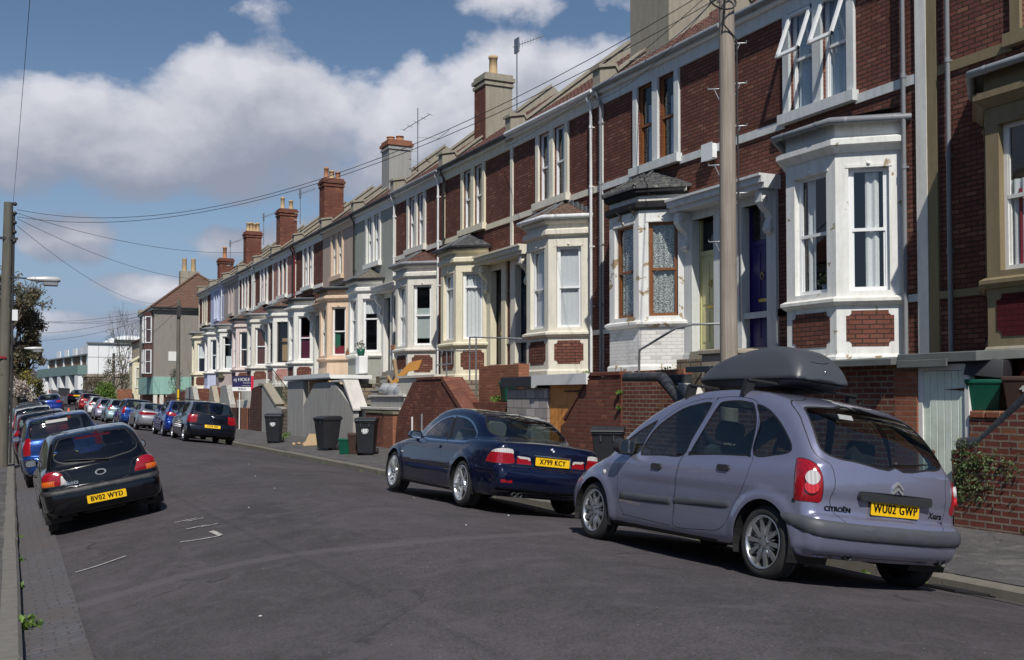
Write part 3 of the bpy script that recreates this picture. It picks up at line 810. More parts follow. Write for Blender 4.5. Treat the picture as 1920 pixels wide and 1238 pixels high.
BOX = dict(axles=(9,), tyre=9, arch=.1, low=[(-1.05, 1.74), (-1.19, 1.76), (-1.20, 1.80), (-1.12, 1.92), (-.90, 2.045), (-.55, 2.085), (-.1, 2.05), (.35, 1.965), (.72, 1.84), (.80, 1.78), (.78, 1.745), (.55, 1.71), (0, 1.70), (-.7, 1.70)],
    plan=[(-1.3, .30), (-1.15, .36), (-.7, .40), (0, .40), (.4, .36), (.7, .27), (.9, .16)], sect=[(1.6, -.06), (1.72, -.02), (1.78, 0), (1.86, -.03), (1.95, -.075), (2.05, -.15), (2.15, -.25)], rlow=.07, bowr=.18, bowf=.3, crown=.12)
class BoxBody(Body): pass
plain('roofbox_grey', s2l((70, 72, 78)), .42, var=.12, scale=3, bmp=.04, spec=.5)
_, bparts = car_shape('roofbox', dict(BOX, under=0), [('box_base', lambda P: P[:, 2]-1.752, 'b', {}), ('box_seam', lambda P: np.abs(P[:, 2]-1.757)-.0055, 'black', dict(off=-.006))], .035)
rbx = place_like(mpv, 'roof_box', 'dark grey streamlined roof box strapped above the lavender people carrier', 'roof box')
for nm, me, slot, sgn, lb in bparts:
    if nm == 'wheel_arch_liner' or nm == 'underside': continue
    if nm == 'body': nm = 'box_lid'
    me.materials.clear(); me.materials.append(MATS['black' if slot == 'black' else ('bumper_black' if slot == 'b' else 'roofbox_grey')]); me.materials.append(MATS['roofbox_grey']); me.transform(Matrix.Translation((0, -.045, -.075)) @ Matrix.Diagonal((.88, .82, 1.03, 1))); o = link(bpy.data.objects.new(nm, me), rbx)
bb = Body(BOX)
m = MB(); y = -1.0
pp = [(-.12, 1.925), (-.05, 1.918), (.03, 1.922), (.10, 1.94)]
m.tube([(.0+a, bb.sy(a, z)*.82-.05, z) for a, z in pp], .005, 5); _local(m, 'box_emblem', MATS['chrome'], rbx)
m = MB(); m.lathe((0, bb.sy(0.02, 1.83)*.82-.045, 1.83), (0, -1, 0), [(0, .014), (.008, .013), (.01, .001)], 12); _local(m, 'box_lock', MATS['chrome'], rbx)

# ------------------------------------------------------------------ 2. navy coupe
CPE = dict(axles=(-1.3625, 1.3625), tyre=.318, arch=.355, under=.22,
    low=[(-2.18, .25), (-2.33, .30), (-2.375, .42), (-2.375, .54), (-2.34, .60), (-2.30, .64), (-2.29, .78), (-2.27, .89), (-2.22, .935), (-1.95, .96), (-1.5, .965), (-.9, .93), (0, .90), (.8, .885), (1.3, .83), (1.8, .72), (2.02, .61), (2.11, .5), (2.11, .36), (2.05, .24), (1.8, .19), (0, .18), (-2, .21)],
    cab=[(-1.95, .9), (-1.72, .975), (-1.40, 1.15), (-1.08, 1.28), (-.65, 1.355), (-.15, 1.365), (.2, 1.31), (.55, 1.15), (.9, .95), (1.1, .83), (1.0, .7), (-1.8, .7)],
    plan=[(-2.5, .64), (-2.3, .75), (-1.9, .84), (-1.36, .872), (0, .872), (1.36, .866), (1.8, .81), (2.15, .66)],
    sect=[(0, -.11), (.2, -.05), (.35, -.014), (.52, 0), (.66, -.004), (.8, -.025), (.9, -.06), (1.0, -.12), (1.1, -.2)],
    cplan=[(-2.0, .54), (-1.6, .66), (-1.1, .745), (-.2, .775), (.6, .74), (1.1, .62)], belt=.88, tumble=.34, tumble2=.15,
    rlow=.07, rcab=.07, blend=.06, bowr=.13, bowf=.25, crown=.06, flare=.018, crease=(.55, .008, .03))
wpoly = [(.47, .895), (.22, 1.06), (-.02, 1.165), (-.35, 1.215), (-.75, 1.205), (-1.05, 1.14), (-1.27, 1.03), (-1.34, .95), (-1.31, .905), (-1.2, .885), (-.4, .875), (.35, .88)]
Fw = side_poly(wpoly, 4)
fb = lambda P: (P[:, 1]+.60-.55*(P[:, 2]-.88))      # slanted pillar line
coupe_regions = [
    ('side_window', lambda P: np.maximum(Fw(P), .035-fb(P)), 'glass', dict(off=-.004, sides=1)),
    ('quarter_window', lambda P: np.maximum(Fw(P), fb(P)+.035), 'glass', dict(off=-.004, sides=1)),
    ('window_pillar', Fw, 'black', dict(sides=1, nocut=1)),
    ('window_surround', lambda P: np.where(np.abs(P[:, 0]) > .4, Fw(P)-.022, 1.), 'chrome', dict(sides=1)),
    win('rear_window', end_poly([(-.001, .985), (.40, .99), (.53, 1.01), (.575, 1.05), (.555, 1.14), (.50, 1.225), (.44, 1.255), (.25, 1.275), (-.001, 1.285)], -1, 4, .95)),
    win('windscreen', lambda P: np.maximum.reduce([.93-P[:, 2], P[:, 2]-1.275, np.abs(P[:, 0])-(.60-.2*(P[:, 2]-.9)), .1-P[:, 1]])),
    ('tail_light', corner_poly([(.40, .655), (.405, .74), (.425, .83), (.55, .835), (.68, .80), (.755, .71), (.77, .67), (.765, .65), (.60, .645)], -2.28, -1, 3), 'lamp_red', dict(sides=1, nocut=1, seam=.005)),
    ('trunk_lamp', end_poly([(.30, .655), (.315, .745), (.40, .752), (.49, .752), (.50, .655)], -1, 0, 1.9), 'lamp_red', dict(sides=1, seam=.004)),
    ('bumper_reflector', end_poly([(.56, .405), (.56, .428), (.70, .43), (.71, .405)], -1, 0, 1.9), 'lamp_red', dict(sides=1)),
    ('bumper_vent', end_poly([(-.01, .285), (.74, .305), (.75, .325), (.74, .335), (-.01, .325)], -1, 0, 1.9), 'black', dict(off=-.01)),
    ('bumper_strip', bband(.555, .585, -1.75, 0, .05), 'paint', dict(bulge=(.010, .02))),
    ('boot_lid', lambda P: np.maximum.reduce([np.where(P[:, 1] < -1.62, np.abs(P[:, 0])-.55-.10*sstep(P[:, 2], .70, .92), 1.), .625-P[:, 2], P[:, 1]+1.78]), 'paint', dict(seam=.006)),
    ('side_strip', side_poly([(.93, .525), (.93, .55), (0, .565), (-.94, .575), (-.94, .55), (0, .54)], 0), 'paint', dict(sides=1, bulge=(.01, .015))),
    ('front_door', side_poly([(.86, .88), (.90, .70), (.87, .35), (.80, .275), (.6, .255), (-.4, .235), (-.50, .25), (-.54, .35), (-.56, .60), (-.57, .88), (-.57, .88), (.5, .91)], 3), 'paint', dict(sides=1, seam=.006)),
]
# white upper segments of the lamps
Ftl = coupe_regions[6][1]; Ftk = coupe_regions[7][1]
coupe_regions.insert(6, ('lamp_white_segment', lambda P: np.maximum(Ftl(P), .782-P[:, 2]-.0), 'lamp_white', dict(sides=1)))
coupe_regions[7] = ('tail_light', Ftl, 'lamp_red', dict(sides=1, seam=.005))
coupe_regions.insert(8, ('lamp_white_segment', lambda P: np.maximum(Ftk(P), .722-P[:, 2]), 'lamp_white', dict(sides=1)))
mats = dict(paint='paint_navy', black='black', glass='car_glass', lamp_red='lamp_red', lamp_white='lamp_white', chrome='chrome')
cpe, B, made = assemble('coupe', CPE, coupe_regions, mats, 'coupe_car', 'glossy navy blue two-door coupe with silver alloy wheels by the brick walls', (6.45, 14.63, .27), -.11, h=.038)
add_wheels(cpe, CPE, 'twin', .225, .235, 1.51, 'alloy_bright')
mirror(cpe, B, .50, .885, 'paint_navy', .09, .095, .06); handle(cpe, B, -.42, .775, 'paint_navy', .19, .04)
number_plate(cpe, B, 'X799 KCY', 0, .705, w=.50, h=.105)
def roundel(root, B, x, z, r, name='round_badge', ring='black_gloss'):
    y = B.sy(x, z); n = B.nrm((x, y, z)); m = MB(); c = Vector((x, y, z)); u = Vector((1, 0, 0)); v = n.cross(u)
    m.lathe(c, n, [(0, r), (.006, r*.97), (.008, r*.68)], 24, 0); 
    for q in range(4):
        A = [R(90*q+k*15) for k in range(7)]
        m.add([c+n*.008]+[c+n*.008+(u*math.cos(a)+v*math.sin(a))*r*.7 for a in A], [tuple(range(8))], 1 if q % 2 else 2)
    _local(m, name, [MATS[ring], MATS['white_plastic'], MATS['paint_mid_blue']], root, fixn=False)
roundel(cpe, B, 0, .865, .04)
m = MB(); y = B.sy(0, .775); m.obox((0, y-.006, .777), (.27, 0, 0), (0, .01, 0), (0, 0, .008)); m.obox((.262, y-.006, .71), (.012, 0, 0), (0, .01, 0), (0, 0, .06)); _local(m, 'plate_trim', MATS['chrome'], cpe, .003)
interior(cpe, .3, 1.25, -1.2, .85, [(-.36, -.35, .42), (.36, -.35, .42), (-.33, -1.10, .46, dict(h=.5)), (.33, -1.10, .46, dict(h=.5))], 'seat_cream', (.45, .87), (.36, .25, .82), (-1.62, -1.15, .93))
m = MB()
for x in (-.52, -.44): m.lathe((x, -2.28, .255), (0, 1, 0), [(0, .03), (-.05, .032), (-.05, .026), (.1, .026)], 14)
_local(m, 'exhaust_pipe', MATS['bumper_black'], cpe)
m = MB()
for sd in (-1, 1): m.obox((B.sx(1.02, .64, sd), 1.02, .64), (.008, 0, 0), (0, .045, 0), (0, 0, .013))
_local(m, 'side_indicator', MATS['lamp_white'], cpe)

# ------------------------------------------------------------------ 3. black supermini
SMI = dict(axles=(-1.223, 1.223), tyre=.283, arch=.32, under=.24,
    low=[(-1.70, .27), (-1.82, .31), (-1.86, .42), (-1.86, .56), (-1.83, .635), (-1.78, .655), (-1.765, .75), (-1.74, .86), (-1.68, .93), (-1.3, .94), (0, .89), (.8, .87), (1.2, .82), (1.6, .71), (1.85, .60), (1.94, .48), (1.93, .3), (1.8, .2), (0, .19), (-1.5, .22)],
    cab=[(-1.3, .7), (-1.70, .75), (-1.71, .92), (-1.62, 1.08), (-1.51, 1.24), (-1.40, 1.335), (-1.1, 1.39), (-.5, 1.40), (0, 1.36), (.3, 1.27), (.7, 1.07), (1.05, .86), (1.1, .7)],
    plan=[(-2, .64), (-1.8, .745), (-1.4, .80), (0, .817), (1.2, .81), (1.7, .74), (1.97, .6)],
    sect=[(0, -.10), (.2, -.05), (.4, -.01), (.55, 0), (.7, -.004), (.85, -.03), (.95, -.07), (1.1, -.14)],
    cplan=[(-1.9, .64), (-1.5, .70), (-1, .745), (0, .765), (.6, .73), (1.1, .62)], belt=.88, tumble=.30, tumble2=.18,
    rlow=.09, rcab=.09, blend=.05, bowr=.14, bowf=.25, crown=.06, flare=.014)
smi_regions = [
    win('side_window', side_poly([(.52, .93), (.22, 1.17), (-.08, 1.29), (-.38, 1.305), (-.46, 1.28), (-.47, .95), (-.44, .93)], 3), sides=1),
    win('side_window', side_poly([(-.54, .95), (-.53, 1.28), (-.7, 1.29), (-1.05, 1.24), (-1.28, 1.12), (-1.36, 1.02), (-1.3, .97)], 3), sides=1),
    win('rear_window', end_poly([(-.001, .985), (.35, .99), (.47, 1.01), (.55, 1.06), (.545, 1.14), (.47, 1.28), (.42, 1.315), (.25, 1.325), (-.001, 1.33)], -1, 4, 1.0)),
    win('windscreen', lambda P: np.maximum.reduce([.93-P[:, 2], P[:, 2]-1.30, np.abs(P[:, 0])-(.60-.2*(P[:, 2]-.9)), .1-P[:, 1]])),
    ('tail_light', corner_poly([(.335, .715), (.37, .80), (.40, .865), (.47, .90), (.56, .905), (.64, .88), (.66, .80), (.655, .715), (.55, .705), (.40, .705)], -1.76, -1, 4, 1.0), 'lamp_red', dict(sides=1, seam=.006, bulge=(.012, .04))),
    ('bumper_moulding', bband(.585, .648, -1.45, 0, .05), 'bumper_black', dict(bulge=(.010, .02))),
    ('tailgate', end_poly([(-.001, .665), (.33, .665), (.37, .70), (.44, .87), (.60, .93), (.61, 1.02), (.58, 1.12), (.50, 1.31), (.44, 1.35), (-.001, 1.37)], -1, 3, 1.0), 'paint', dict(seam=.006)),
    ('front_door', side_poly([(.72, .87), (.74, .6), (.66, .30), (.55, .26), (-.45, .26), (-.51, .30), (-.53, .6), (-.51, 1.30), (-.40, 1.335), (-.06, 1.32), (.25, 1.20), (.58, .93)], 3), 'paint', dict(sides=1, seam=.006)),
]
Fl3 = smi_regions[4][1]
smi_regions.insert(4, ('indicator_lens', lambda P: np.maximum.reduce([Fl3(P), P[:, 2]-.79, .47-(.7071*np.abs(P[:, 0])+.7071*(P[:, 1]+1.76))]), 'lamp_amber', dict(sides=1, bulge=(.012, .04))))
smi_regions.insert(5, ('reversing_lens', lambda P: np.maximum.reduce([Fl3(P), P[:, 2]-.83, P[:, 0]+.0, (.7071*np.abs(P[:, 0])+.7071*(P[:, 1]+1.76))-.40]), 'lamp_white', dict(bulge=(.012, .04))))
mats = dict(paint='paint_black', black='black', glass='car_glass', lamp_red='lamp_red', lamp_amber='lamp_amber', lamp_white='lamp_white', bumper_black='bumper_black')
smi, B, made = assemble('supermini', SMI, smi_regions, mats, 'small_hatchback', 'black small hatchback tilted on the camber, nearest on the left kerb', (1.46, 17.88, 0.0), .175, h=.036)
add_wheels(smi, SMI, 'cover', .165, .18, 1.38)
mirror(smi, B, .55, .92, 'paint_black', .09, .09, .06); handle(smi, B, -.38, .80, 'black', .16, .04)
number_plate(smi, B, 'BV02 WYD', .02, .448, tilt=-.02)
m = MB(); y = B.sy(0, .80); A = [(math.cos(a)*.075, math.sin(a)*.042) for a in [k*math.pi/12 for k in range(24)]]
m.prism([(p[0], y-.012, .795+p[1]) for p in A], (0, .02, 0)); m.prism([(p[0]*.72, y-.0125, .795+p[1]*.68) for p in A], (0, -.003, 0), 1); bo = _local(m, 'oval_badge', [MATS['alloy_bright'], MATS['black_gloss']], smi)
lettering(smi, B, 'fiesta', -.40, .715, .085, 'alloy_bright', .25, name='model_lettering')
wiper(smi, B, (.12, .955), (-.42, 1.03))
interior(smi, .3, 1.2, -1.1, .8, [(-.34, -.32, .44), (.34, -.32, .44), (0, -1.05, .46, dict(h=.42, w=1.05, head=False))], 'seat_dark', (.5, .9), (.34, .3, .85), (-1.55, -1.15, .86))
m = MB(); m.prism([(-.27, -1.36, 1.315), (.27, -1.36, 1.315), (.22, -1.385, 1.285), (-.22, -1.385, 1.285)], (0, -.02, -.004)); _local(m, 'brake_light', MATS['lamp_red'], smi)
m = MB(); m.tube([(-.02, -.45, 1.39), (-.02, -.75, 1.62)], [.004, .002], 5); _local(m, 'aerial', MATS['black'], smi)

# ------------------------------------------------------------------ generic hatchback, estate, coupe and van shapes for the rest of the rows
HAT = dict(axles=(-1.255, 1.255), tyre=.30, arch=.335, under=.24,
    low=[(-1.80, .27), (-1.93, .31), (-1.98, .42), (-1.98, .56), (-1.93, .65), (-1.89, .68), (-1.88, .80), (-1.85, .93), (-1.78, 1.0), (-1.4, 1.0), (0, .94), (.8, .91), (1.3, .86), (1.75, .74), (2.02, .60), (2.12, .48), (2.11, .3), (2.0, .2), (0, .2), (-1.6, .23)],
    cab=[(-1.4, .7), (-1.83, .8), (-1.83, .98), (-1.76, 1.12), (-1.64, 1.28), (-1.52, 1.38), (-1.2, 1.435), (-.5, 1.46), (0, 1.41), (.35, 1.30), (.8, 1.07), (1.15, .88), (1.2, .7)],
    plan=[(-2.1, .68), (-1.9, .79), (-1.5, .85), (0, .867), (1.25, .86), (1.8, .78), (2.15, .62)],
    sect=[(0, -.10), (.2, -.05), (.4, -.01), (.55, 0), (.7, -.004), (.88, -.03), (1.0, -.07), (1.15, -.14)],
    cplan=[(-2.0, .69), (-1.6, .755), (-1, .795), (0, .81), (.6, .78), (1.2, .66)], belt=.94, tumble=.28, tumble2=.18,
    rlow=.085, rcab=.08, blend=.05, bowr=.12, bowf=.25, crown=.05, flare=.014)
def hatch_regions(lamp, amber=True, rw=None, five=True):
    rg = [win('side_window', side_poly([(.62, .98), (.3, 1.22), (0, 1.345), (-.18, 1.36), (-.2, 1.0), (-.18, .985)], 3), sides=1),
      win('side_window', side_poly([(-.28, 1.0), (-.28, 1.37), (-.6, 1.37), (-1.0, 1.33), (-1.02, 1.30), (-1.02, 1.03), (-.9, 1.01)], 3), sides=1),
      win('rear_window', end_poly(rw or [(-.001, 1.035), (.45, 1.045), (.58, 1.07), (.62, 1.12), (.58, 1.25), (.53, 1.35), (.48, 1.375), (-.001, 1.39)], -1, 3, 1.1)),
      win('windscreen', lambda P: np.maximum.reduce([.97-P[:, 2], P[:, 2]-1.36, np.abs(P[:, 0])-(.66-.2*(P[:, 2]-.9)), .1-P[:, 1]])),
      ('tail_light', lamp, 'lamp_red', dict(sides=1, seam=.006)),
      ('tailgate', end_poly([(-.001, .70), (.46, .70), (.52, .74), (.56, .95), (.66, 1.02), (.66, 1.12), (.60, 1.36), (.52, 1.42), (-.001, 1.44)], -1, 3, 1.1), 'paint', dict(seam=.007)),
      ('bumper_moulding', bband(.585, .655, -1.42, 0, .05), 'bumper', dict(bulge=(.010, .02))),
      ('front_door', side_poly([(.78, .91), (.8, .6), (.72, .32), (.6, .27), (-.18, .27), (-.23, .31), (-.24, .98), (-.24, 1.38), (0, 1.385), (.33, 1.26), (.68, .97)], 3), 'paint', dict(sides=1, seam=.006)),
      ('rear_door', side_poly([(-.25, .28), (-.7, .30), (-.86, .45), (-1.0, .72), (-1.06, .95), (-1.06, 1.33), (-.98, 1.37), (-.6, 1.405), (-.26, 1.39)], 3), 'paint', dict(sides=1, seam=.006))]
    return rg
lampA = corner_poly([(.40, .72), (.40, .94), (.42, .965), (.60, .965), (.66, .95), (.665, .74), (.64, .715)], -1.88, -1, 3, 1.1)      # square
lampB = corner_poly([(.33, .84), (.36, .93), (.46, .975), (.60, .985), (.70, .96), (.70, .90), (.60, .85), (.45, .825)], -1.88, -1, 3, 1.1)   # wide leaf
lampC = corner_poly([(.50, .80), (.48, 1.0), (.50, 1.2), (.52, 1.3), (.545, 1.34), (.58, 1.25), (.62, 1.05), (.64, .85), (.62, .80)], -1.88, -1, 3, .9)     # tall pillar
EST = dict(HAT, low=[(-1.90, .27), (-2.02, .31), (-2.06, .42), (-2.06, .56), (-2.02, .65), (-1.99, .68), (-1.985, .80), (-1.96, .93), (-1.90, 1.0), (-1.4, 1.0), (0, .94), (.8, .91), (1.3, .86), (1.75, .74), (2.02, .60), (2.12, .48), (2.11, .3), (2.0, .2), (0, .2), (-1.6, .23)],
    cab=[(-1.4, .7), (-1.93, .8), (-1.945, .98), (-1.93, 1.12), (-1.86, 1.30), (-1.76, 1.41), (-1.4, 1.475), (-.5, 1.49), (0, 1.43), (.35, 1.31), (.8, 1.07), (1.15, .88), (1.2, .7)],
    cplan=[(-2.1, .71), (-1.6, .775), (-1, .80), (0, .81), (.6, .78), (1.2, .66)])
def estate_regions(lamp):
    rg = hatch_regions(lamp, rw=[(-.001, 1.03), (.50, 1.04), (.60, 1.06), (.63, 1.12), (.61, 1.25), (.57, 1.36), (.52, 1.39), (-.001, 1.41)])
    rg.insert(2, win('side_window', side_poly([(-1.10, 1.03), (-1.10, 1.36), (-1.5, 1.33), (-1.72, 1.25), (-1.76, 1.1), (-1.72, 1.05)], 3), sides=1)); return rg
lampE = corner_poly([(.50, .72), (.49, .95), (.50, 1.05), (.54, 1.07), (.62, 1.06), (.66, 1.0), (.665, .74), (.64, .71), (.53, .71)], -1.98, -1, 3, 1.1)
lampV = corner_poly([(.53, .74), (.52, 1.0), (.53, 1.2), (.56, 1.33), (.60, 1.30), (.64, 1.1), (.66, .9), (.66, .76), (.62, .73)], -1.98, -1, 3, 1.1)
FBK = dict(HAT, axles=(-1.24, 1.24), low=[(-1.95, .27), (-2.10, .32), (-2.14, .44), (-2.14, .60), (-2.11, .72), (-2.09, .86), (-2.06, .95), (-1.95, .985), (-1.5, .985), (0, .91), (.8, .88), (1.3, .83), (1.75, .72), (2.02, .58), (2.14, .46), (2.12, .3), (2.0, .2), (0, .19), (-1.6, .23)],
    cab=[(-1.9, .8), (-1.85, .99), (-1.5, 1.17), (-1.1, 1.29), (-.6, 1.33), (-.1, 1.32), (.25, 1.24), (.7, 1.03), (1.1, .84), (1.1, .7)],
    cplan=[(-2.0, .60), (-1.6, .68), (-1, .745), (0, .77), (.6, .74), (1.2, .62)], belt=.90, tumble=.34)
fbk_regions = [win('side_window', side_poly([(.55, .95), (.22, 1.14), (-.1, 1.22), (-.5, 1.24), (-.55, .95)], 3), sides=1), win('quarter_window', side_poly([(-.62, .96), (-.58, 1.23), (-.9, 1.2), (-1.2, 1.08), (-1.3, .98)], 3), sides=1),
    win('rear_window', end_poly([(-.001, 1.01), (.42, 1.02), (.54, 1.05), (.53, 1.12), (.47, 1.22), (.40, 1.25), (-.001, 1.275)], -1, 3, .9)),
    win('windscreen', lambda P: np.maximum.reduce([.92-P[:, 2], P[:, 2]-1.25, np.abs(P[:, 0])-(.62-.2*(P[:, 2]-.9)), .1-P[:, 1]])),
    ('tail_light', end_poly([(.06, .80), (.06, .86), (.40, .88), (.66, .87), (.80, .84), (.80, .76), (.60, .74), (.3, .76)], -1, 3, 1.6), 'lamp_red', dict(seam=.005)),
    ('front_door', side_poly([(.78, .88), (.8, .6), (.72, .30), (.6, .25), (-.5, .25), (-.56, .31), (-.57, .93), (.6, .93)], 3), 'paint', dict(sides=1, seam=.006))]
VAN = dict(axles=(-1.345, 1.345), tyre=.30, arch=.34, under=.25,
    low=[(-1.95, .28), (-2.05, .34), (-2.06, .5), (-2.05, 1.0), (-1.99, 1.5), (-1.9, 1.74), (-1.6, 1.80), (-.3, 1.80), (.15, 1.72), (.6, 1.42), (.95, 1.12), (1.4, .98), (1.8, .84), (2.0, .65), (2.04, .45), (2.0, .25), (1.8, .21), (0, .21), (-1.7, .24)],
    plan=[(-2.1, .78), (-1.8, .845), (0, .86), (1.3, .84), (1.8, .76), (2.1, .6)], sect=[(0, -.08), (.3, -.02), (.6, 0), (1.0, -.01), (1.3, -.06), (1.6, -.13), (1.85, -.2)], rlow=.09, bowr=.06, bowf=.22, crown=.05)
van_regions = [win('side_window', side_poly([(.95, 1.08), (.6, 1.36), (.2, 1.58), (-.1, 1.58), (-.1, 1.08)], 3), sides=1), win('windscreen', lambda P: np.maximum.reduce([1.08-P[:, 2], P[:, 2]-1.66, np.abs(P[:, 0])-.66, .15-P[:, 1]])),
    ('tail_light', corner_poly([(.52, .75), (.52, 1.05), (.62, 1.05), (.64, .75)], -2.05, -1, 0, 1.2), 'lamp_red', dict(sides=1)),
    ('rear_door', lambda P: np.where(P[:, 1] < -1.2, np.maximum.reduce([np.abs(np.abs(P[:, 0])-.36)-.345, .5-P[:, 2], P[:, 2]-1.68]), 1.), 'paint', dict(sides=1, seam=.008))]
def far_car(key, sp, rg, colour, name, label, loc, roll, yaw=0, plate=None, wheels='five', h=.055, group=None, glass='car_glass', bumper=None, rim=None, badge=False, wip=True, track=1.48, seats=True, ptext='', cat='car', pz=.80, handles='paint'):
    mats = dict(paint=colour, black='black', glass=glass, lamp_red='lamp_red', bumper=bumper or colour)
    o, B, made = assemble(key, sp, rg, mats, name, label, loc, roll, yaw, cat, group, h)
    add_wheels(o, sp, wheels, .19, None, track, rim)
    mirror(o, B, .62 if key != 'van' else .8, sp.get('belt', 1.05)+.04, colour, .09, .09, .06)
    if plate: number_plate(o, B, ptext, 0, pz)
    if wip: wiper(o, B, (.05, 1.06), (-.40, 1.09))
    if badge: roundel(o, B, 0, .93, .05, 'round_badge', 'chrome')
    if seats: interior(o, .32, 1.2, -1.2, .85, [(-.36, -.3, .46), (.36, -.3, .46), (0, -1.05, .5, dict(w=1.1, h=.5, head=False))], 'seat_dark', (.55, .93), None, (-1.72, -1.2, .9))
    return o
# ------------------------------------------------------------------ ground
PROF = [(-1.0, -.30), (.1, -.23), (.78, -.115), (1.5, .035), (2.14, .15), (3, .30), (4.2, .41), (5.0, .39), (5.7, .34), (7.2, .18), (8.16, 0), (9, -.1)]
_pf = spline(PROF, 8, False)
def rise(y): return 0 if y < 72 else (y-72)**2*.002 if y < 82 else .2+(y-82)*.04
def road_z(x, y): return float(np.interp(x, _pf[:, 0], _pf[:, 1]))+rise(y)
def kerbL(y): return .10+.0108*max(y, -5)
XK = 8.16
def pave_z(x, y=0): return .13+max(0, x-XK)*.035+rise(y)*.9

def asphalt(name, col, band=None, patch=None, spk=1.):
    m = new_mat(name); N, L = nt(m); b = pbsdf(m); v = world_pos(N)
    n1 = noise(N, L, v, 240, 2, .6); n2 = noise(N, L, v, .55, 7, .62, .4); n3 = noise(N, L, v, 5, 6, .6)
    cc = mixrgb(N, L, ramp(N, L, n2, [(.3, 0.), (.75, 1.)]), tuple(x*.74 for x in col), tuple(x*1.26 for x in col))
    cc = mixrgb(N, L, 1., cc, math_n(N, L, 'MULTIPLY_ADD', n3, .35, .83), 'MULTIPLY')
    vo = N.new('ShaderNodeTexVoronoi'); vo.inputs['Scale'].default_value = 70; L.new(v, vo.inputs['Vector'])
    sp = ramp(N, L, vo.outputs['Color'], [(.0, .5), (.5, 1.), (1., 1.8*spk)])
    cc = mixrgb(N, L, .55, cc, mixrgb(N, L, 1., cc, sp, 'MULTIPLY'))
    # stretched wear along the traffic direction
    mp = N.new('ShaderNodeMapping'); mp.inputs['Scale'].default_value = (1.6, .10, 1); L.new(v, mp.inputs[0])
    w = noise(N, L, mp.outputs[0], 1.4, 6, .6); cc = mixrgb(N, L, ramp(N, L, w, [(.5, 0.), (.78, .55)]), cc, tuple(x*1.35+.004 for x in col))
    vc = N.new('ShaderNodeTexVoronoi'); vc.feature = 'DISTANCE_TO_EDGE'; vc.inputs['Scale'].default_value = .33
    wv = N.new('ShaderNodeTexNoise'); wv.inputs['Scale'].default_value = 1.1; wv.inputs['Detail'].default_value = 7; L.new(v, wv.inputs['Vector'])
    wm = N.new('ShaderNodeVectorMath'); wm.operation = 'MULTIPLY_ADD'; L.new(wv.outputs['Color'], wm.inputs[0]); wm.inputs[1].default_value = (1.6, 1.6, 0); L.new(v, wm.inputs[2]); L.new(wm.outputs[0], vc.inputs['Vector'])
    ck = math_n(N, L, 'MULTIPLY', ramp(N, L, vc.outputs['Distance'], [(.002, .75), (.008, 0.)]), ramp(N, L, n2, [(.45, 0.), (.6, 1.)]))
    cc = mixrgb(N, L, ck, cc, tuple(x*.3 for x in col))                     # fine wandering cracks
    if patch:                                   # scuffed pale patches
        n4 = noise(N, L, v, 2.3, 9, .72, .8); cc = mixrgb(N, L, ramp(N, L, n4, [(.50, 0.), (.70, .75)]), cc, patch)
    vs = N.new('ShaderNodeTexVoronoi'); vs.inputs['Scale'].default_value = 7; L.new(v, vs.inputs['Vector'])
    cc = mixrgb(N, L, ramp(N, L, vs.outputs['Distance'], [(.03, 1.), (.05, 0.)]), cc, tuple(min(1, x*4) for x in col))   # grit and crumbs
    if band:                                    # reinstated trench: a paler strip wandering across the road
        sx = N.new('ShaderNodeSeparateXYZ'); L.new(v, sx.inputs[0])
        yc = ramp(N, L, math_n(N, L, 'DIVIDE', sx.outputs[0], 8.), [(p[0]/8, (p[1]-9)/3) for p in band])
        dd = math_n(N, L, 'SUBTRACT', math_n(N, L, 'MULTIPLY_ADD', yc, 3., 9.), sx.outputs[1])
        dd = math_n(N, L, 'ADD', math_n(N, L, 'ABSOLUTE', dd), math_n(N, L, 'MULTIPLY_ADD', n3, .10, -.05))
        cc = mixrgb(N, L, ramp(N, L, dd, [(.09, .62), (.17, 0.)]), cc, tuple(x*1.55 for x in col))
    L.new(cc, b.inputs['Base Color']); b.inputs['Roughness'].default_value = .85; b.inputs['Specular IOR Level'].default_value = .25
    h = math_n(N, L, 'ADD', n1, math_n(N, L, 'MULTIPLY', n3, .6)); L.new(bump(N, L, h, .5, .008), b.inputs['Normal'])
    MATS[name] = m; return m
A = s2l((77, 73, 76))
asphalt('asphalt', A, [(.85, 10.9), (1.6, 10.98), (2.2, 10.85), (3.3, 10.2), (4.4, 9.95), (5.6, 10.25), (6.3, 10.5)], patch=tuple(x*1.5 for x in A)); asphalt('asphalt_old', tuple(x*.95 for x in s2l((80, 77, 76))), patch=s2l((124, 118, 112)))
asphalt('trench_asphalt', tuple(x*1.32 for x in A)); asphalt('pavement_tar', s2l((86, 84, 84)), patch=s2l((128, 125, 120)))
render_mat('kerb_stone', s2l((122, 118, 110)), .85, .4); render_mat('kerb_left_stone', s2l((118, 115, 110)), .85, .4)
plain('earth', (.06, .065, .03), .95, dirt=(.05, .04, .025), scale=.3, dscale=.05)
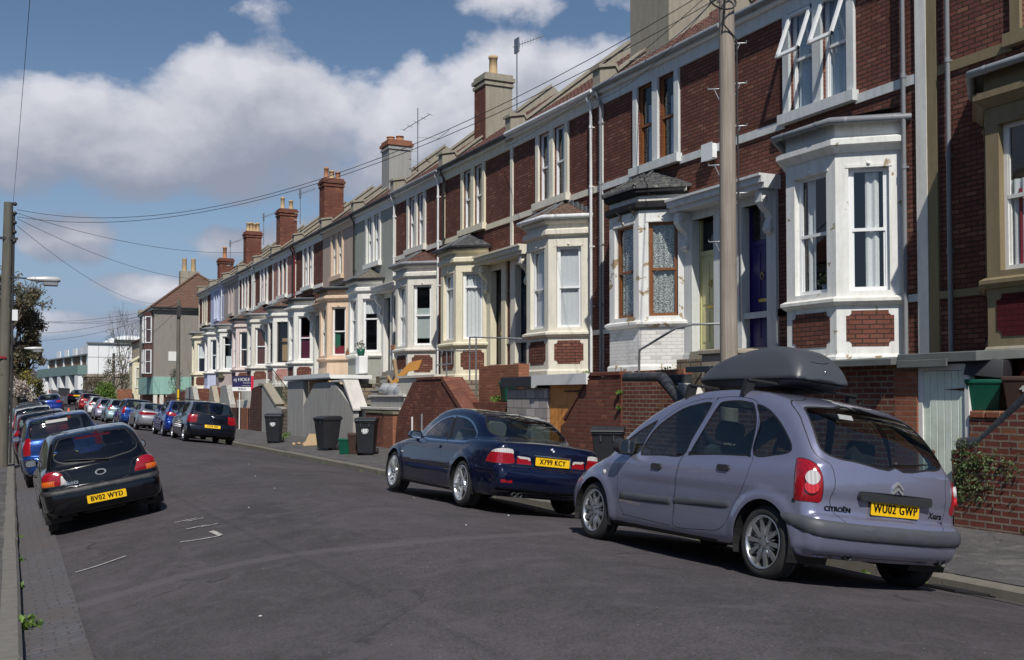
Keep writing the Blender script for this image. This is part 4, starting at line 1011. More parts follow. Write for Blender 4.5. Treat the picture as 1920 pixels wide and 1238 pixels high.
def setts():
    m = new_mat('setts'); N, L = nt(m); b = pbsdf(m); v = world_pos(N)
    mp = N.new('ShaderNodeMapping'); mp.inputs['Rotation'].default_value = (0, 0, R(0)); L.new(v, mp.inputs[0])
    t = N.new('ShaderNodeTexBrick'); wv = N.new('ShaderNodeTexNoise'); wv.inputs['Scale'].default_value = 3.5; wv.inputs['Detail'].default_value = 4; L.new(v, wv.inputs['Vector'])
    wm = N.new('ShaderNodeVectorMath'); wm.operation = 'MULTIPLY_ADD'; L.new(wv.outputs['Color'], wm.inputs[0]); wm.inputs[1].default_value = (.13, .10, 0); L.new(mp.outputs[0], wm.inputs[2])
    L.new(wm.outputs[0], t.inputs['Vector'])
    for k_, v_ in (('Scale', 1), ('Brick Width', .21), ('Row Height', .115), ('Mortar Size', .012), ('Mortar Smooth', 1.), ('Bias', 0.)): t.inputs[k_].default_value = v_
    t.inputs['Color1'].default_value = (*s2l((82, 84, 92)), 1); t.inputs['Color2'].default_value = (*s2l((96, 93, 95)), 1); t.inputs['Mortar'].default_value = (*s2l((76, 68, 62)), 1)
    n = noise(N, L, v, 18, 6); cc = mixrgb(N, L, 1., t.outputs['Color'], math_n(N, L, 'MULTIPLY_ADD', n, .7, .65), 'MULTIPLY')
    n2 = noise(N, L, v, 1.3, 8, .65, .6); cc = mixrgb(N, L, ramp(N, L, n2, [(.38, 0.), (.62, .92)]), cc, s2l((88, 82, 80)))
    n3 = noise(N, L, v, 5, 6, .7); cc = mixrgb(N, L, ramp(N, L, n3, [(.66, 0.), (.74, .6)]), cc, s2l((66, 84, 38)))
    L.new(cc, b.inputs['Base Color']); b.inputs['Roughness'].default_value = .75
    h = math_n(N, L, 'SUBTRACT', math_n(N, L, 'MULTIPLY', n, .5), t.outputs['Fac']); L.new(bump(N, L, h, .6, .012), b.inputs['Normal'])
    MATS['setts'] = m
setts()
def sheet(name, xs_f, ys, zf, mat, nx=24, lift=0.):
    mb = MB(); vs = []
    for y in ys:
        x0, x1 = xs_f(y)
        for i in range(nx+1):
            x = x0+(x1-x0)*i/nx; vs.append((x, y, zf(x, y)+lift))
    n = nx+1; fs = [(j*n+i, j*n+i+1, (j+1)*n+i+1, (j+1)*n+i) for j in range(len(ys)-1) for i in range(nx)]
    mb.add(vs, fs, 0, True); o = mb.build(name, MATS[mat], fixn=False); return tag(o, kind='structure')
YS = [-12+2*i for i in range(36)]+[62+4*i for i in range(60)]
def rz_w(x, y):
    """road surface with settled, slightly uneven tarmac"""
    return road_z(x, y)+.008*math.sin(x*1.7+y*.9)+.006*math.sin(y*1.9-x*2.1)
YF = [-12+.5*i for i in range(80)]+[28+2*i for i in range(20)]+[68+5*i for i in range(48)]
sheet('road', lambda y: (kerbL(y)-.02, XK), YF, rz_w, 'asphalt', 40)
sheet('gutter_setts', lambda y: (kerbL(y), kerbL(y)+.48), YF, rz_w, 'setts', 8, .012)
sheet('gutter_tar', lambda y: (XK-.55+.12*math.sin(y*.35), XK), YF, rz_w, 'asphalt_old', 6, .005)
# pavements with kerbs
sheet('pavement', lambda y: (XK+.15, 11.35), YF, pave_z, 'pavement_tar', 10)
sheet('pavement', lambda y: (-4.5, kerbL(y)-.17), YF, lambda x, y: -.095+rise(y)+(.02*(kerbL(y)-x)), 'pavement_tar', 8)
def kerb_run(name, xf, zt, drop, w, y0, y1, L0, mat, rng):
    mb = MB(); y = y0
    while y < y1:
        l = L0*rng.uniform(.7, 1.25); a = xf(y); b = xf(y+l); dz = rng.uniform(-.008, .008); dx = rng.uniform(-.006, .006); g = .006
        p = []
        for (xx, yy) in ((a, y+g), (b, y+l-g)):
            zz = zt(yy)+dz; s_ = 1 if w > 0 else -1
            p.append([(xx+dx, yy, zz-drop), (xx+dx, yy, zz-.03), (xx+dx+s_*.03, yy, zz), (xx+dx+w, yy, zz-.003), (xx+dx+w, yy, zz-drop)])
        n = 5; mb.add(p[0]+p[1], [(i, (i+1) % n, n+(i+1) % n, n+i) for i in range(n)]+[(4, 3, 2, 1, 0), (5, 6, 7, 8, 9)]); y += l
    return tag(mb.build(name, MATS[mat]), kind='structure')
rk = random.Random(3)
kerb_run('kerb', lambda y: XK, lambda y: .132+rise(y)*.9, .5, .16, -6, 120, .95, 'kerb_stone', rk)
kerb_run('kerb', kerbL, lambda y: -.088+rise(y), .5, -.18, -6, 120, 1.1, 'kerb_left_stone', rk)
# the wide land below everything
mb = MB(); gx = [-900, -60, -4.4, -2, 30, 80, 900]; gy = [-60, -13, 40, 70, 130, 300, 900, 2500]
gz = lambda x, y: -.75+min(rise(y), 9)*(1 if y < 140 else 1)
mb.add([(x, y, gz(x, y)) for y in gy for x in gx], [(j*7+i, j*7+i+1, (j+1)*7+i+1, (j+1)*7+i) for j in range(7) for i in range(6)])
tag(mb.build('ground', MATS['earth']), kind='structure')
# painted remains and the old trench line
plain('worn_white_paint', s2l((186, 182, 178)), .8, var=.3, scale=30, dirt=A, dirt_amt=.9, dscale=22)
def ground_strip(name, pts, w, mat, lift, ragged=0., rng=None, kind='structure'):
    mb = MB(); P = [Vector((p[0], p[1], 0)) for p in pts]; vs = []
    Q = spline([(p.x, p.y) for p in P], 10, False)
    for i, q in enumerate(Q):
        d = Q[min(i+1, len(Q)-1)]-Q[max(i-1, 0)]; d = d/np.linalg.norm(d); nx, ny = -d[1], d[0]
        ww = w*(1+(rng.uniform(-ragged, ragged) if rng else 0))/2
        for k in range(5):
            t = (k/2-1)*ww; x, y = q[0]+nx*t, q[1]+ny*t; vs.append((x, y, rz_w(x, y)+lift))
    mb.add(vs, [(5*i+k, 5*i+k+1, 5*i+k+6, 5*i+k+5) for i in range(len(Q)-1) for k in range(4)], 0, True)
    return tag(mb.build(name, MATS[mat], fixn=False), kind=kind)
# ------------------------------------------------------------------ the terrace
XW = 13.4; XF = 12.6; XR = 17.4; XB = 21.; ZE = 9.42; ZR = 12.35
BND = [7.3, 12.4, 17.55, 22.75, 27.85, 33.1, 38.0, 43.0, 47.85, 52.9, 57.75, 62.3, 66.8, 71.7, 76.6, 81.3]
brick_mat('brick_house', (.215, .080, .057), (.125, .050, .040), (.045, .034, .030), .225, .078, .011, odd=(.29, .135, .09), stain=.5)
brick_mat('brick_garden', (.205, .066, .046), (.15, .052, .039), (.14, .11, .085), .225, .078, .009, odd=(.33, .13, .075), stain=.5)
brick_mat('brick_rough', (.21, .062, .044), (.14, .050, .042), (.27, .23, .18), .235, .082, .014, odd=(.33, .14, .07), stain=.5, bmp=1.)
brick_mat('brick_orange', (.31, .11, .062), (.25, .09, .052), (.24, .17, .12), .225, .075, .009, stain=.2)
brick_mat('brick_dark', (.11, .042, .036), (.085, .036, .034), (.12, .095, .075), .235, .08, .012, stain=.5)
brick_mat('brick_pink', (.48, .25, .22), (.44, .22, .20), (.34, .19, .17), .225, .078, .008, stain=.15, odd=(.5, .27, .24))
brick_mat('brick_maroon', (.085, .012, .015), (.08, .011, .014), (.05, .008, .01), .225, .078, .008, stain=.25, odd=(.095, .013, .016))
brick_mat('brick_white', (.72, .71, .70), (.68, .67, .66), (.55, .54, .52), .225, .078, .007, var=.2, stain=.12, odd=(.76, .75, .74))
brick_mat('block_grey', (.43, .39, .37), (.36, .33, .32), (.22, .20, .19), .45, .225, .014, stain=.35, var=.3)
brick_mat('rubble_stone', (.30, .24, .17), (.20, .16, .12), (.12, .10, .08), .36, .17, .02, stain=.5, var=.8, bmp=1.)
for nm, col, cr in (('white', (.78, .77, .73), 0), ('white_peeling', (.79, .79, .77), .405), ('white_chipped', (.79, .79, .77), .345), ('offwhite', (.70, .67, .61), 0), ('cream', (.74, .70, .60), 0), ('yellow_cream', (.75, .69, .53), 0),
      ('stone', (.25, .20, .12), 0), ('sage', (.36, .37, .33), 0), ('peach', (.70, .53, .39), 0), ('dusk_pink', (.47, .37, .31), 0), ('grey_pink', (.42, .36, .34), 0), ('lilac', (.52, .56, .74), 0), ('pale_pink', (.70, .59, .57), 0),
      ('cement', (.33, .30, .24), 0), ('cement_grey', (.34, .335, .32), 0), ('cement_old', (.36, .33, .28), .35), ('pebbledash', (.27, .255, .23), 0), ('pale_grey', (.66, .68, .68), 0), ('dark_cornice', (.02, .02, .023), .36), ('teal_fascia', (.30, .50, .45), 0), ('beige', (.58, .49, .36), 0)):
    render_mat(nm, col, .8, .42 if nm != 'cement' else .5, cr, under=(.42, .33, .2) if nm != 'dark_cornice' else (.6, .58, .52))
tile_mat('tile_red', (.125, .05, .038), (.09, .042, .035), .22, .22, moss=(.10, .09, .06))
tile_mat('tile_brown', (.16, .085, .06), (.12, .07, .055), .2, .16, moss=(.2, .18, .12))
tile_mat('tile_orange', (.25, .11, .065), (.19, .09, .06), .2, .16, moss=(.13, .12, .07))
tile_mat('slate', (.085, .085, .088), (.06, .062, .066), .25, .18, moss=(.28, .27, .22))
tile_mat('tile_grey', (.19, .165, .13), (.14, .125, .10), .2, .16, moss=(.22, .2, .14))
plain('lead', (.17, .18, .19), .55, .3, var=.2, scale=3)
plain('felt_roof', s2l((104, 108, 106)), .85, var=.2, scale=4, dirt=s2l((80, 82, 78)), dirt_amt=.6)
plain('upvc', (.80, .81, .82), .3, var=.03); plain('white_gloss', (.78, .78, .76), .35, var=.06, dirt=(.5, .47, .4), dirt_amt=.3, dscale=3)
plain('timber_brown', (.20, .075, .025), .45, var=.3, scale=9); plain('gutter_grey', (.30, .31, .33), .5, var=.15, dirt=(.12, .12, .11), dirt_amt=.5); plain('gutter_black', (.02, .02, .022), .45)
plain('pipe_white', (.74, .75, .76), .4, var=.06, dirt=(.4, .38, .33), dirt_amt=.4, dscale=2.); plain('pipe_grey', (.22, .23, .25), .5, var=.12)
plain('door_purple', s2l((40, 22, 98)), .35, var=.1); plain('door_yellow', s2l((204, 199, 146)), .4, var=.06); plain('door_dark', (.02, .016, .013), .35); plain('door_navy', (.02, .03, .06), .35); plain('door_white', (.7, .7, .7), .35); plain('door_green', (.02, .09, .06), .4); plain('door_red', (.2, .02, .02), .4)
plain('brass', (.55, .38, .12), .3, .9); plain('terracotta', (.42, .19, .09), .8, var=.25, dirt=(.2, .12, .08), dirt_amt=.5, dscale=4); plain('pot_buff', (.52, .37, .20), .8, var=.25, dirt=(.25, .18, .12), dirt_amt=.5, dscale=4)
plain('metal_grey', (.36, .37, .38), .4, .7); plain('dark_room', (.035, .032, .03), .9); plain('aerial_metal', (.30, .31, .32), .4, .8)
glass_mat('house_glass', (.90, .92, .92))
def cloth(name, col, scale=26):
    if name in MATS: return
    m = new_mat(name); N, L = nt(m); b = pbsdf(m); n = noise(N, L, world_pos(N), scale, 4)
    L.new(mixrgb(N, L, n, tuple(x*.75 for x in col), col), b.inputs['Base Color']); b.inputs['Roughness'].default_value = .95; MATS[name] = m
for nm, c in (('net_white', (.84, .86, .87)), ('net_blue', (.60, .70, .80)), ('curtain_beige', (.72, .63, .47)), ('curtain_plum', (.11, .015, .05)), ('curtain_brown', (.12, .035, .02)), ('curtain_red', (.30, .03, .05)), ('blind_grey', (.76, .78, .82)), ('curtain_teal', (.03, .16, .10)), ('curtain_gold', (.42, .27, .12)), ('blind_frost', (.5, .56, .55))): cloth(nm, c)
MATS['window_dark'] = MATS['dark_room']
def lace():
    m = new_mat('lace'); N, L = nt(m); b = pbsdf(m); v = uv_coord(N)
    t = N.new('ShaderNodeTexVoronoi'); t.inputs['Scale'].default_value = 6.5; t.inputs['Randomness'].default_value = .45; L.new(v, t.inputs['Vector'])
    rg = math_n(N, L, 'FRACT', math_n(N, L, 'MULTIPLY', t.outputs['Distance'], 5.2))
    t2 = N.new('ShaderNodeTexVoronoi'); t2.inputs['Scale'].default_value = 34; L.new(v, t2.inputs['Vector'])
    k = math_n(N, L, 'MULTIPLY', ramp(N, L, rg, [(.38, 0.), (.5, 1.)]), ramp(N, L, t2.outputs['Distance'], [(.2, 1.), (.5, .45)]))
    L.new(mixrgb(N, L, k, (.06, .08, .075), (.88, .90, .88)), b.inputs['Base Color']); b.inputs['Roughness'].default_value = .95; MATS['lace'] = m
lace()

class FR:
    """upright frame on a wall: a along, b up, c out of the wall"""
    def __init__(s, o, u): s.o = Vector(o); s.u = Vector(u).normalized(); s.z = Vector((0, 0, 1)); s.n = s.u.cross(s.z).normalized()
    def p(s, a, b, c=0): return s.o+s.u*a+s.z*b+s.n*c
    def box(s, mb, a0, a1, b0, b1, c0, c1, mi=0):
        mb.obox(s.p((a0+a1)/2, (b0+b1)/2, (c0+c1)/2), s.u*(a1-a0)/2, s.n*(c1-c0)/2, s.z*(b1-b0)/2, mi); return mb
def wall_face(mb, fr, a0, a1, b0, b1, holes, depth=.14, mi=0, ri=None):
    """one wall face with rectangular holes and reveals running inwards"""
    A = sorted({a0, a1, *[h[0] for h in holes], *[h[1] for h in holes]}); B_ = sorted({b0, b1, *[h[2] for h in holes], *[h[3] for h in holes]})
    for i in range(len(A)-1):
        for j in range(len(B_)-1):
            ca, cb_ = (A[i]+A[i+1])/2, (B_[j]+B_[j+1])/2
            if any(h[0] < ca < h[1] and h[2] < cb_ < h[3] for h in holes): continue
            mb.add([fr.p(A[i], B_[j]), fr.p(A[i+1], B_[j]), fr.p(A[i+1], B_[j+1]), fr.p(A[i], B_[j+1])], [(0, 1, 2, 3)], mi)
    ri = mi if ri is None else ri
    for (x0, x1, z0, z1) in holes:
        q = [(x0, z0), (x1, z0), (x1, z1), (x0, z1)]
        for k in range(4):
            (p, r), (s_, t) = q[k], q[(k+1) % 4]
            mb.add([fr.p(p, r), fr.p(p, r, -depth), fr.p(s_, t, -depth), fr.p(s_, t)], [(0, 1, 2, 3)], ri)
def sash(parent, fr, a0, a1, b0, b1, c, fmat='upvc', mid=.5, curt=None, style='sash', ft=.055, rng=random, split=None):
    """window in a hole: frame, two panes, curtain behind. c = depth of the frame's face behind the wall face"""
    m = MB(); t = ft; bm_ = b0+(b1-b0)*mid
    fr.box(m, a0, a0+t, b0, b1, -c-.06, -c); fr.box(m, a1-t, a1, b0, b1, -c-.06, -c)
    fr.box(m, a0+t, a1-t, b0, b0+t*1.2, -c-.06, -c-.001); fr.box(m, a0+t, a1-t, b1-t, b1, -c-.06, -c-.001)
    fr.box(m, a0+t, a1-t, bm_-t*.45, bm_+t*.45, -c-.055, -c+.004)
    if style == 'sash':    # upper sash slightly forward
        for x in (a0+t, a1-t-.03): fr.box(m, x, x+.03, bm_+t*.45, b1-t, -c-.03, -c-.004); fr.box(m, x, x+.03, b0+t*1.2, bm_-t*.45, -c-.05, -c-.02)
    fo = m.build('window', MATS[fmat], parent)
    if a1-a0 > .12:
        g = MB()
        g.add([fr.p(a0+t, bm_, -c-.03), fr.p(a1-t, bm_, -c-.03), fr.p(a1-t, b1-t, -c-.03), fr.p(a0+t, b1-t, -c-.03)], [(0, 1, 2, 3)]); 
        g.build('pane', MATS['house_glass'], fo, fixn=False)
        g = MB()
        g.add([fr.p(a0+t, b0+t, -c-.045), fr.p(a1-t, b0+t, -c-.045), fr.p(a1-t, bm_, -c-.045), fr.p(a0+t, bm_, -c-.045)], [(0, 1, 2, 3)])
        g.build('pane', MATS['house_glass'], fo)
    if curt:
        for (mat, f0, f1, g0, g1) in curt:
            n = 28; q = MB(); w = a1-a0; vs = []; ph = rng.uniform(0, 6)
            for j in range(2):
                for i in range(n+1):
                    tt = f0+(f1-f0)*i/n; aa = a0+.02+(w-.04)*tt
                    amp = .018 if not mat.startswith('blind') else .002
                    vs.append(fr.p(aa, b0+(b1-b0)*(g1 if j else g0), -c-.085+amp*math.sin(tt*w*48+ph)+amp*.6*math.sin(tt*w*21+ph*2)))
            q.add(vs, [(i, i+1, n+2+i, n+1+i) for i in range(n)], 0, True)
            q.build('curtain' if not mat.startswith('blind') else 'blind', MATS[mat], fo, fixn=False)
    return fo
def sweep(mb, path, prof, mi=0):
    """profile [(out, z)] swept along a plan polyline with mitred corners; outward is to the right of travel (dx,dy)->(dy,-dx)"""
    P = [Vector((p[0], p[1])) for p in path]; rings = []
    for i, p in enumerate(P):
        d0 = (P[i]-P[i-1]).normalized() if i else None; d1 = (P[i+1]-P[i]).normalized() if i < len(P)-1 else None
        n0 = Vector((d0.y, -d0.x)) if d0 else None; n1 = Vector((d1.y, -d1.x)) if d1 else None
        if n0 is None: n = n1
        elif n1 is None: n = n0
        else: n = (n0+n1); n = n/(n.dot(n0))
        rings.append([(p.x+n.x*o, p.y+n.y*o, z) for o, z in prof])
    k = len(prof); v = [q for r_ in rings for q in r_]; f = []
    for i in range(len(P)-1):
        for j in range(k): f.append((i*k+j, i*k+(j+1) % k, (i+1)*k+(j+1) % k, (i+1)*k+j))
    mb.add(v, f, mi); mb.add(rings[0], [tuple(range(k))], mi); mb.add(rings[-1], [tuple(reversed(range(k)))], mi)
def octa(fr, a0, a1, b0, b1, c, cut=.1):
    k = cut; q = [(a0+k, b0), (a1-k, b0), (a1-k, b0+k*.55), (a1-k*.55, b0+k), (a1, b0+k), (a1, b1-k), (a1-k*.55, b1-k), (a1-k, b1-k*.55), (a1-k, b1), (a0+k, b1), (a0+k, b1-k*.55), (a0+k*.55, b1-k), (a0, b1-k), (a0, b0+k), (a0+k*.55, b0+k), (a0+k, b0+k*.55)]
    return [fr.p(a, b, c) for a, b in q]

HOUSES = []
def house(i, hp):
    ya, yb = BND[i], BND[i+1]; odd = (i % 2 == 1); rng = random.Random(100+i); far = ya > 45
    Yv = (lambda v: ya+v) if odd else (lambda v: yb-v)
    root = thing('terraced_house', hp['label'], 'house', (XW, (ya+yb)/2, 2.3), 'terraced houses stepping along the right of the street')
    HOUSES.append(root)
    D = hp.get('dress', 'white'); WALL = hp.get('wall', 'brick_house'); BAYM = hp.get('bay', D); FM = hp.get('frame', 'upvc')
    fr = FR((XW, yb, 0), (0, -1, 0))                   # a runs from the far end towards us; normal faces the street (-x)
    assert fr.n.x < -.9
    AV = lambda v: yb-Yv(v)                            # v -> a
    def rngA(v0, v1): a, b = AV(v0), AV(v1); return (min(a, b), max(a, b))
    wv = hp.get('wv', 2.52); w1 = rngA(wv-.93, wv+.93); W = yb-ya
    # upper window openings (two lights with stone mullion)
    o1 = (w1[0]+.17, w1[0]+.82, 7.19, 9.06); o2 = (w1[1]-.82, w1[1]-.17, 7.19, 9.06)
    dv = rngA(hp.get('dv', 4.33)-.40, hp.get('dv', 4.33)+.40); od = (dv[0], dv[1], 2.80, 5.62)
    bv = hp.get('bv', 1.88 if odd else 2.38); bspan = rngA(bv-1.32, bv+1.32); ob = (bspan[0]+.2, bspan[1]-.2, 2.5, 6.2)
    m = MB(); wall_face(m, fr, .0, W, 2.0, 9.4, [o1, o2, od, ob], .16)
    m.box(XW+.01, XB, yb-.02, yb, 2.0, 9.6); m.box(XW+.01, XB, ya, ya+.02, 2.0, 9.6); m.box(XB-.1, XB, ya+.02, yb-.02, 2.0, 9.4)
    m.build('front_wall', MATS[WALL], root, fixn=False)
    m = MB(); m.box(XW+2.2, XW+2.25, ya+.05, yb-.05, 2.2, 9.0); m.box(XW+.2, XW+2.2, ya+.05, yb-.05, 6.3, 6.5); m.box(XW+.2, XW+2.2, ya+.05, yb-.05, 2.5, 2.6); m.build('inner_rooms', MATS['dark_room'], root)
    # dressings: frieze, string courses, jambs
    m = MB()
    fr.box(m, .0, W, 9.06, 9.33, .0, .05); m.build('frieze', MATS[D], root)
    for z0, z1 in hp.get('strings', ((6.93, 7.09), (3.38, 3.50))):
        for (a, b) in ([(0, w1[0]), (w1[1], W)] if z0 > 6 else [(0, bspan[0]), (bspan[1], dv[0]-.2), (dv[1]+.2, W)]):
            if b-a > .03: m = MB(); fr.box(m, a, b, z0, z1, 0, .035); m.build('string_course', MATS[D], root)
    m = MB()
    for (a, b) in ((w1[0], o1[0]), (o1[1], o2[0]), (o2[1], w1[1])): fr.box(m, a, b, 7.17, 9.06, .0, .06)
    fr.box(m, w1[0]-.06, w1[1]+.06, 6.98, 7.17, 0, .15)
    m.build('window_surround', MATS[D], root)
    if hp.get('quoin', True): m = MB(); fr.box(m, 0, hp.get('qw', .16), 2.3, 9.06, 0, .04); m.build('quoin_strip', MATS[D], root)
    if hp.get('near_quoin'): m = MB(); fr.box(m, W-.22, W, 2.3, 9.06, 0, .05); m.build('quoin_strip', MATS['white'], root)
    cs = hp.get('upcurt', [('net_white', 0, 1, 0, 1)])
    for o in (o1, o2):
        if hp.get('open_top'):
            sash(root, fr, *o, .06, FM, .52, cs, rng=rng)
            # top-hung light swung outwards
            q = MB(); aw0, aw1 = o[0]+.02, o[1]-.02; top = 9.02; hgt = .93; th = R(21)
            e = lambda a, d, t: fr.p(a, top-d*math.cos(th)+t*math.sin(th), .02+d*math.sin(th)+t*math.cos(th))
            for (x0, x1, d0, d1) in ((aw0, aw0+.06, 0, hgt), (aw1-.06, aw1, 0, hgt), (aw0, aw1, 0, .06), (aw0, aw1, hgt-.07, hgt)):
                q.add([e(x0, d0, 0), e(x1, d0, 0), e(x1, d1, 0), e(x0, d1, 0), e(x0, d0, .05), e(x1, d0, .05), e(x1, d1, .05), e(x0, d1, .05)], [(0, 3, 2, 1), (4, 5, 6, 7), (0, 1, 5, 4), (1, 2, 6, 5), (2, 3, 7, 6), (3, 0, 4, 7)])
            fo = q.build('open_casement', MATS['upvc'], root)
            g = MB(); g.add([e(aw0+.06, .06, .02), e(aw1-.06, .06, .02), e(aw1-.06, hgt-.07, .02), e(aw0+.06, hgt-.07, .02)], [(0, 1, 2, 3)]); g.build('pane', MATS['house_glass'], fo)
        else: sash(root, fr, *o, .05, FM, .5, cs, rng=rng)
    # ---------------- door
    m = MB(); c0 = -.16; D0, D1 = dv
    m2 = MB(); fr.box(m2, D0, D1, 2.62, 2.80, -.5, .12); m2.build('door_step', MATS['cement'], root)
    fr.box(m, D0+.03, D1-.03, 2.82, 4.84, c0-.05, c0)
    for (x0, x1, z0, z1) in ((.10, .34, 3.0, 3.65), (.44, .68, 3.0, 3.65), (.10, .34, 3.8, 4.7), (.44, .68, 3.8, 4.7)): fr.box(m, D0+x0+.01, D0+x1-.01, z0, z1, c0, c0+.012)
    fr.box(m, D0, D1, 4.84, 4.94, c0-.05, c0+.02); fr.box(m, D0, D0+.05, 2.80, 5.62, c0-.05, c0+.015); fr.box(m, D1-.05, D1, 2.80, 5.62, c0-.05, c0+.015)
    dm = MATS[hp.get('door', 'door_dark')]
    do = m.build('front_door', dm, root, bevel=0)
    g = MB(); g.add([fr.p(D0+.05, 4.94, c0-.01), fr.p(D1-.05, 4.94, c0-.01), fr.p(D1-.05, 5.6, c0-.01), fr.p(D0+.05, 5.6, c0-.01)], [(0, 1, 2, 3)]); g.build('fanlight', MATS['house_glass'], do)
    g = MB(); fr.box(g, (D0+D1)/2-.13, (D0+D1)/2+.13, 3.71, 3.77, c0+.0, c0+.016); g.build('letterbox', MATS['brass'], do)
    g = MB(); g.lathe(fr.p((D0+D1)/2, 4.28, c0), fr.n, [(0, .025), (.03, .03), (.045, .001)], 10); g.tube([fr.p((D0+D1)/2+math.sin(t)*.05, 4.22-math.cos(t)*.07, c0+.03) for t in [k*math.pi/6 for k in range(13)]], .009, 5); g.build('knocker', MATS['brass'], do)
    # ---------------- door-case: pilasters, console brackets and canopy shelf
    DC = hp.get('case', D); m = MB()
    for (a, b) in ((D0-.26, D0+.015), (D1-.015, D1+.26)): fr.box(m, a, b, 2.35, 5.62, -.13, .07); fr.box(m, a-.02, b+.02, 2.35, 2.75, .0, .095)
    fr.box(m, D0-.26, D1+.26, 5.62, 5.80, -.13, .06)
    m.build('door_surround', MATS[DC], root)
    for a in ([D1+.04] if odd else [D0-.22]):
        q = MB(); pr = [(0, 4.95), (.10, 4.98), (.13, 5.08), (.10, 5.18), (.06, 5.26), (.10, 5.36), (.22, 5.45), (.30, 5.56), (.30, 5.70), (.26, 5.79), (0, 5.79)]
        q.prism([fr.p(a, z, .07+o) for o, z in pr], fr.u*.18); q.lathe(fr.p(a-.012, 5.62, .07+.22), fr.u, [(0, .001), (0, .07), (.204, .07), (.204, .001)], 14); q.lathe(fr.p(a-.012, 5.06, .07+.08), fr.u, [(0, .001), (0, .05), (.204, .05), (.204, .001)], 12)
        q.build('console_bracket', MATS[DC], root)
    q = MB(); a0 = min(D0-.34, AV(W)); a1 = max(D1+.34, AV(W)); a0, a1 = (0.004, a1) if not odd and False else (a0, a1)
    if odd: a0 = .003
    else: a1 = W-.003
    fr.box(q, a0, a1, 5.80, 5.90, 0, .40); fr.box(q, a0, a1, 5.90, 6.02, 0, .47); fr.box(q, a0, a1, 6.02, 6.07, 0, .52)
    q.build('door_canopy', MATS[hp.get('canopy', DC)], root)
    # ---------------- bay
    bay = sub_empty('bay_window', root, Vector((XW, Yv(bv), 2.3))-root.location)
    P = [(XW, Yv(bv-1.32)), (XF, Yv(bv-.62)), (XF, Yv(bv+.62)), (XW, Yv(bv+1.32))]
    if odd: P = P[::-1]                               # always from the far end to the near end
    def bface(k):
        p, q = P[k], P[k+1]; f = FR((p[0], p[1], 0), (q[0]-p[0], q[1]-p[1], 0)); return f, math.hypot(q[0]-p[0], q[1]-p[1])
    zc = 5.92; bm_ = MB(); PM = hp.get('pedestal', BAYM); ped = MB(); pan = MB(); sl = MB()
    bw = hp.get('bayframe', FM)
    wins = []
    for k in range(3):
        f, w = bface(k); mgn = .20 if k == 1 else .17
        hole = (mgn+(.04 if k != 1 else .02), w-mgn-(.04 if k != 1 else .02), 3.60, 5.66)
        wall_face(bm_, f, 0, w, 3.50, zc, [hole], .12)
        ct = hp.get('baycurt', [('net_white', 0, 1, 0, 1)]); ct = ct[k] if ct and isinstance(ct[0], list) else ct
        wins.append((f, hole, ct))
        wall_face(ped, f, 0, w, 2.30, 3.36, [], 0)
        if hp.get('panel', True): pan.prism(octa(f, .155, w-.155, 2.68, 3.27, -.001, .085), f.n*.013)
        f.box(bm_, hole[0]-.05, hole[1]+.05, hole[3]+.001, hole[3]+.05, -.10, .012); 
        bm_.lathe(f.p((hole[0]+hole[1])/2, hole[3]+.06, .0), f.n, [(0, .04), (.03, .03), (.045, .001)], 8)
    bm_.build('bay_wall', MATS[BAYM], bay, fixn=False); ped.build('bay_pedestal', MATS[PM], bay, fixn=False)
    if hp.get('panel', True): pan.build('brick_panel', MATS[hp.get('panelmat', 'brick_house')], bay)
    for f, hole, ct in wins: sash(bay, f, *hole, .10, bw, hp.get('baymid', .5), ct, rng=rng, ft=.06)
    q = MB(); sweep(q, P, [(-.05, 3.36), (.04, 3.36), (.11, 3.42), (.11, 3.47), (.03, 3.51), (-.05, 3.51)]); q.build('bay_sill', MATS[hp.get('sillm', BAYM)], bay)
    q = MB(); sweep(q, P, [(-.05, 2.28), (.05, 2.28), (.05, 2.50), (.02, 2.54), (-.05, 2.54)]); q.build('bay_plinth', MATS[hp.get('plinth', PM)], bay)
    kind = hp.get('bayroof', 'hip')
    if kind == 'flat':
        q = MB(); sweep(q, P, [(-.05, 5.92), (.02, 5.92), (.10, 6.0), (.16, 6.03), (.16, 6.12), (.03, 6.17), (-.05, 6.17)]); q.build('bay_cornice', MATS[hp.get('cornice', BAYM)], bay)
        q = MB()
        for k in range(3): f, w = bface(k); wall_face(q, f, 0, w, 6.17, 6.50, [], 0)
        q.build('bay_parapet', MATS[hp.get('parapet', BAYM)], bay, fixn=False)
        q = MB(); E = [(p[0], p[1]) for p in P]; sweep(q, P, [(-.3, 6.50), (.17, 6.44), (.17, 6.49), (-.3, 6.60)])
        q.add([(XW, E[0][1], 6.66), (E[1][0]+.2, E[1][1], 6.56), (E[2][0]+.2, E[2][1], 6.56), (XW, E[3][1], 6.66)], [(0, 1, 2, 3)]); q.build('bay_roof', MATS['lead'], bay)
    else:
        q = MB(); sweep(q, P, [(-.05, 5.92), (.02, 5.92), (.10, 5.97), (.10, 6.08), (.03, 6.12), (-.05, 6.12)]); q.build('bay_cornice', MATS[hp.get('cornice', BAYM)], bay)
        q = MB()
        for k in range(3): f, w = bface(k); wall_face(q, f, 0, w, 6.12, 6.24, [], 0)
        q.build('bay_frieze', MATS[hp.get('parapet', BAYM)], bay, fixn=False); q = MB(); sweep(q, P, [(-.05, 6.24), (.05, 6.24), (.12, 6.30), (.12, 6.38), (-.05, 6.38)]); q.build('bay_eaves', MATS[hp.get('eavesm', hp.get('parapet', BAYM))], bay)
        E = [(XW+.0, P[0][1]+.16*(1 if P[0][1] > P[3][1] else -1)), (P[1][0]-.17, P[1][1]+.07), (P[2][0]-.17, P[2][1]-.07), (XW, P[3][1]-.16)]
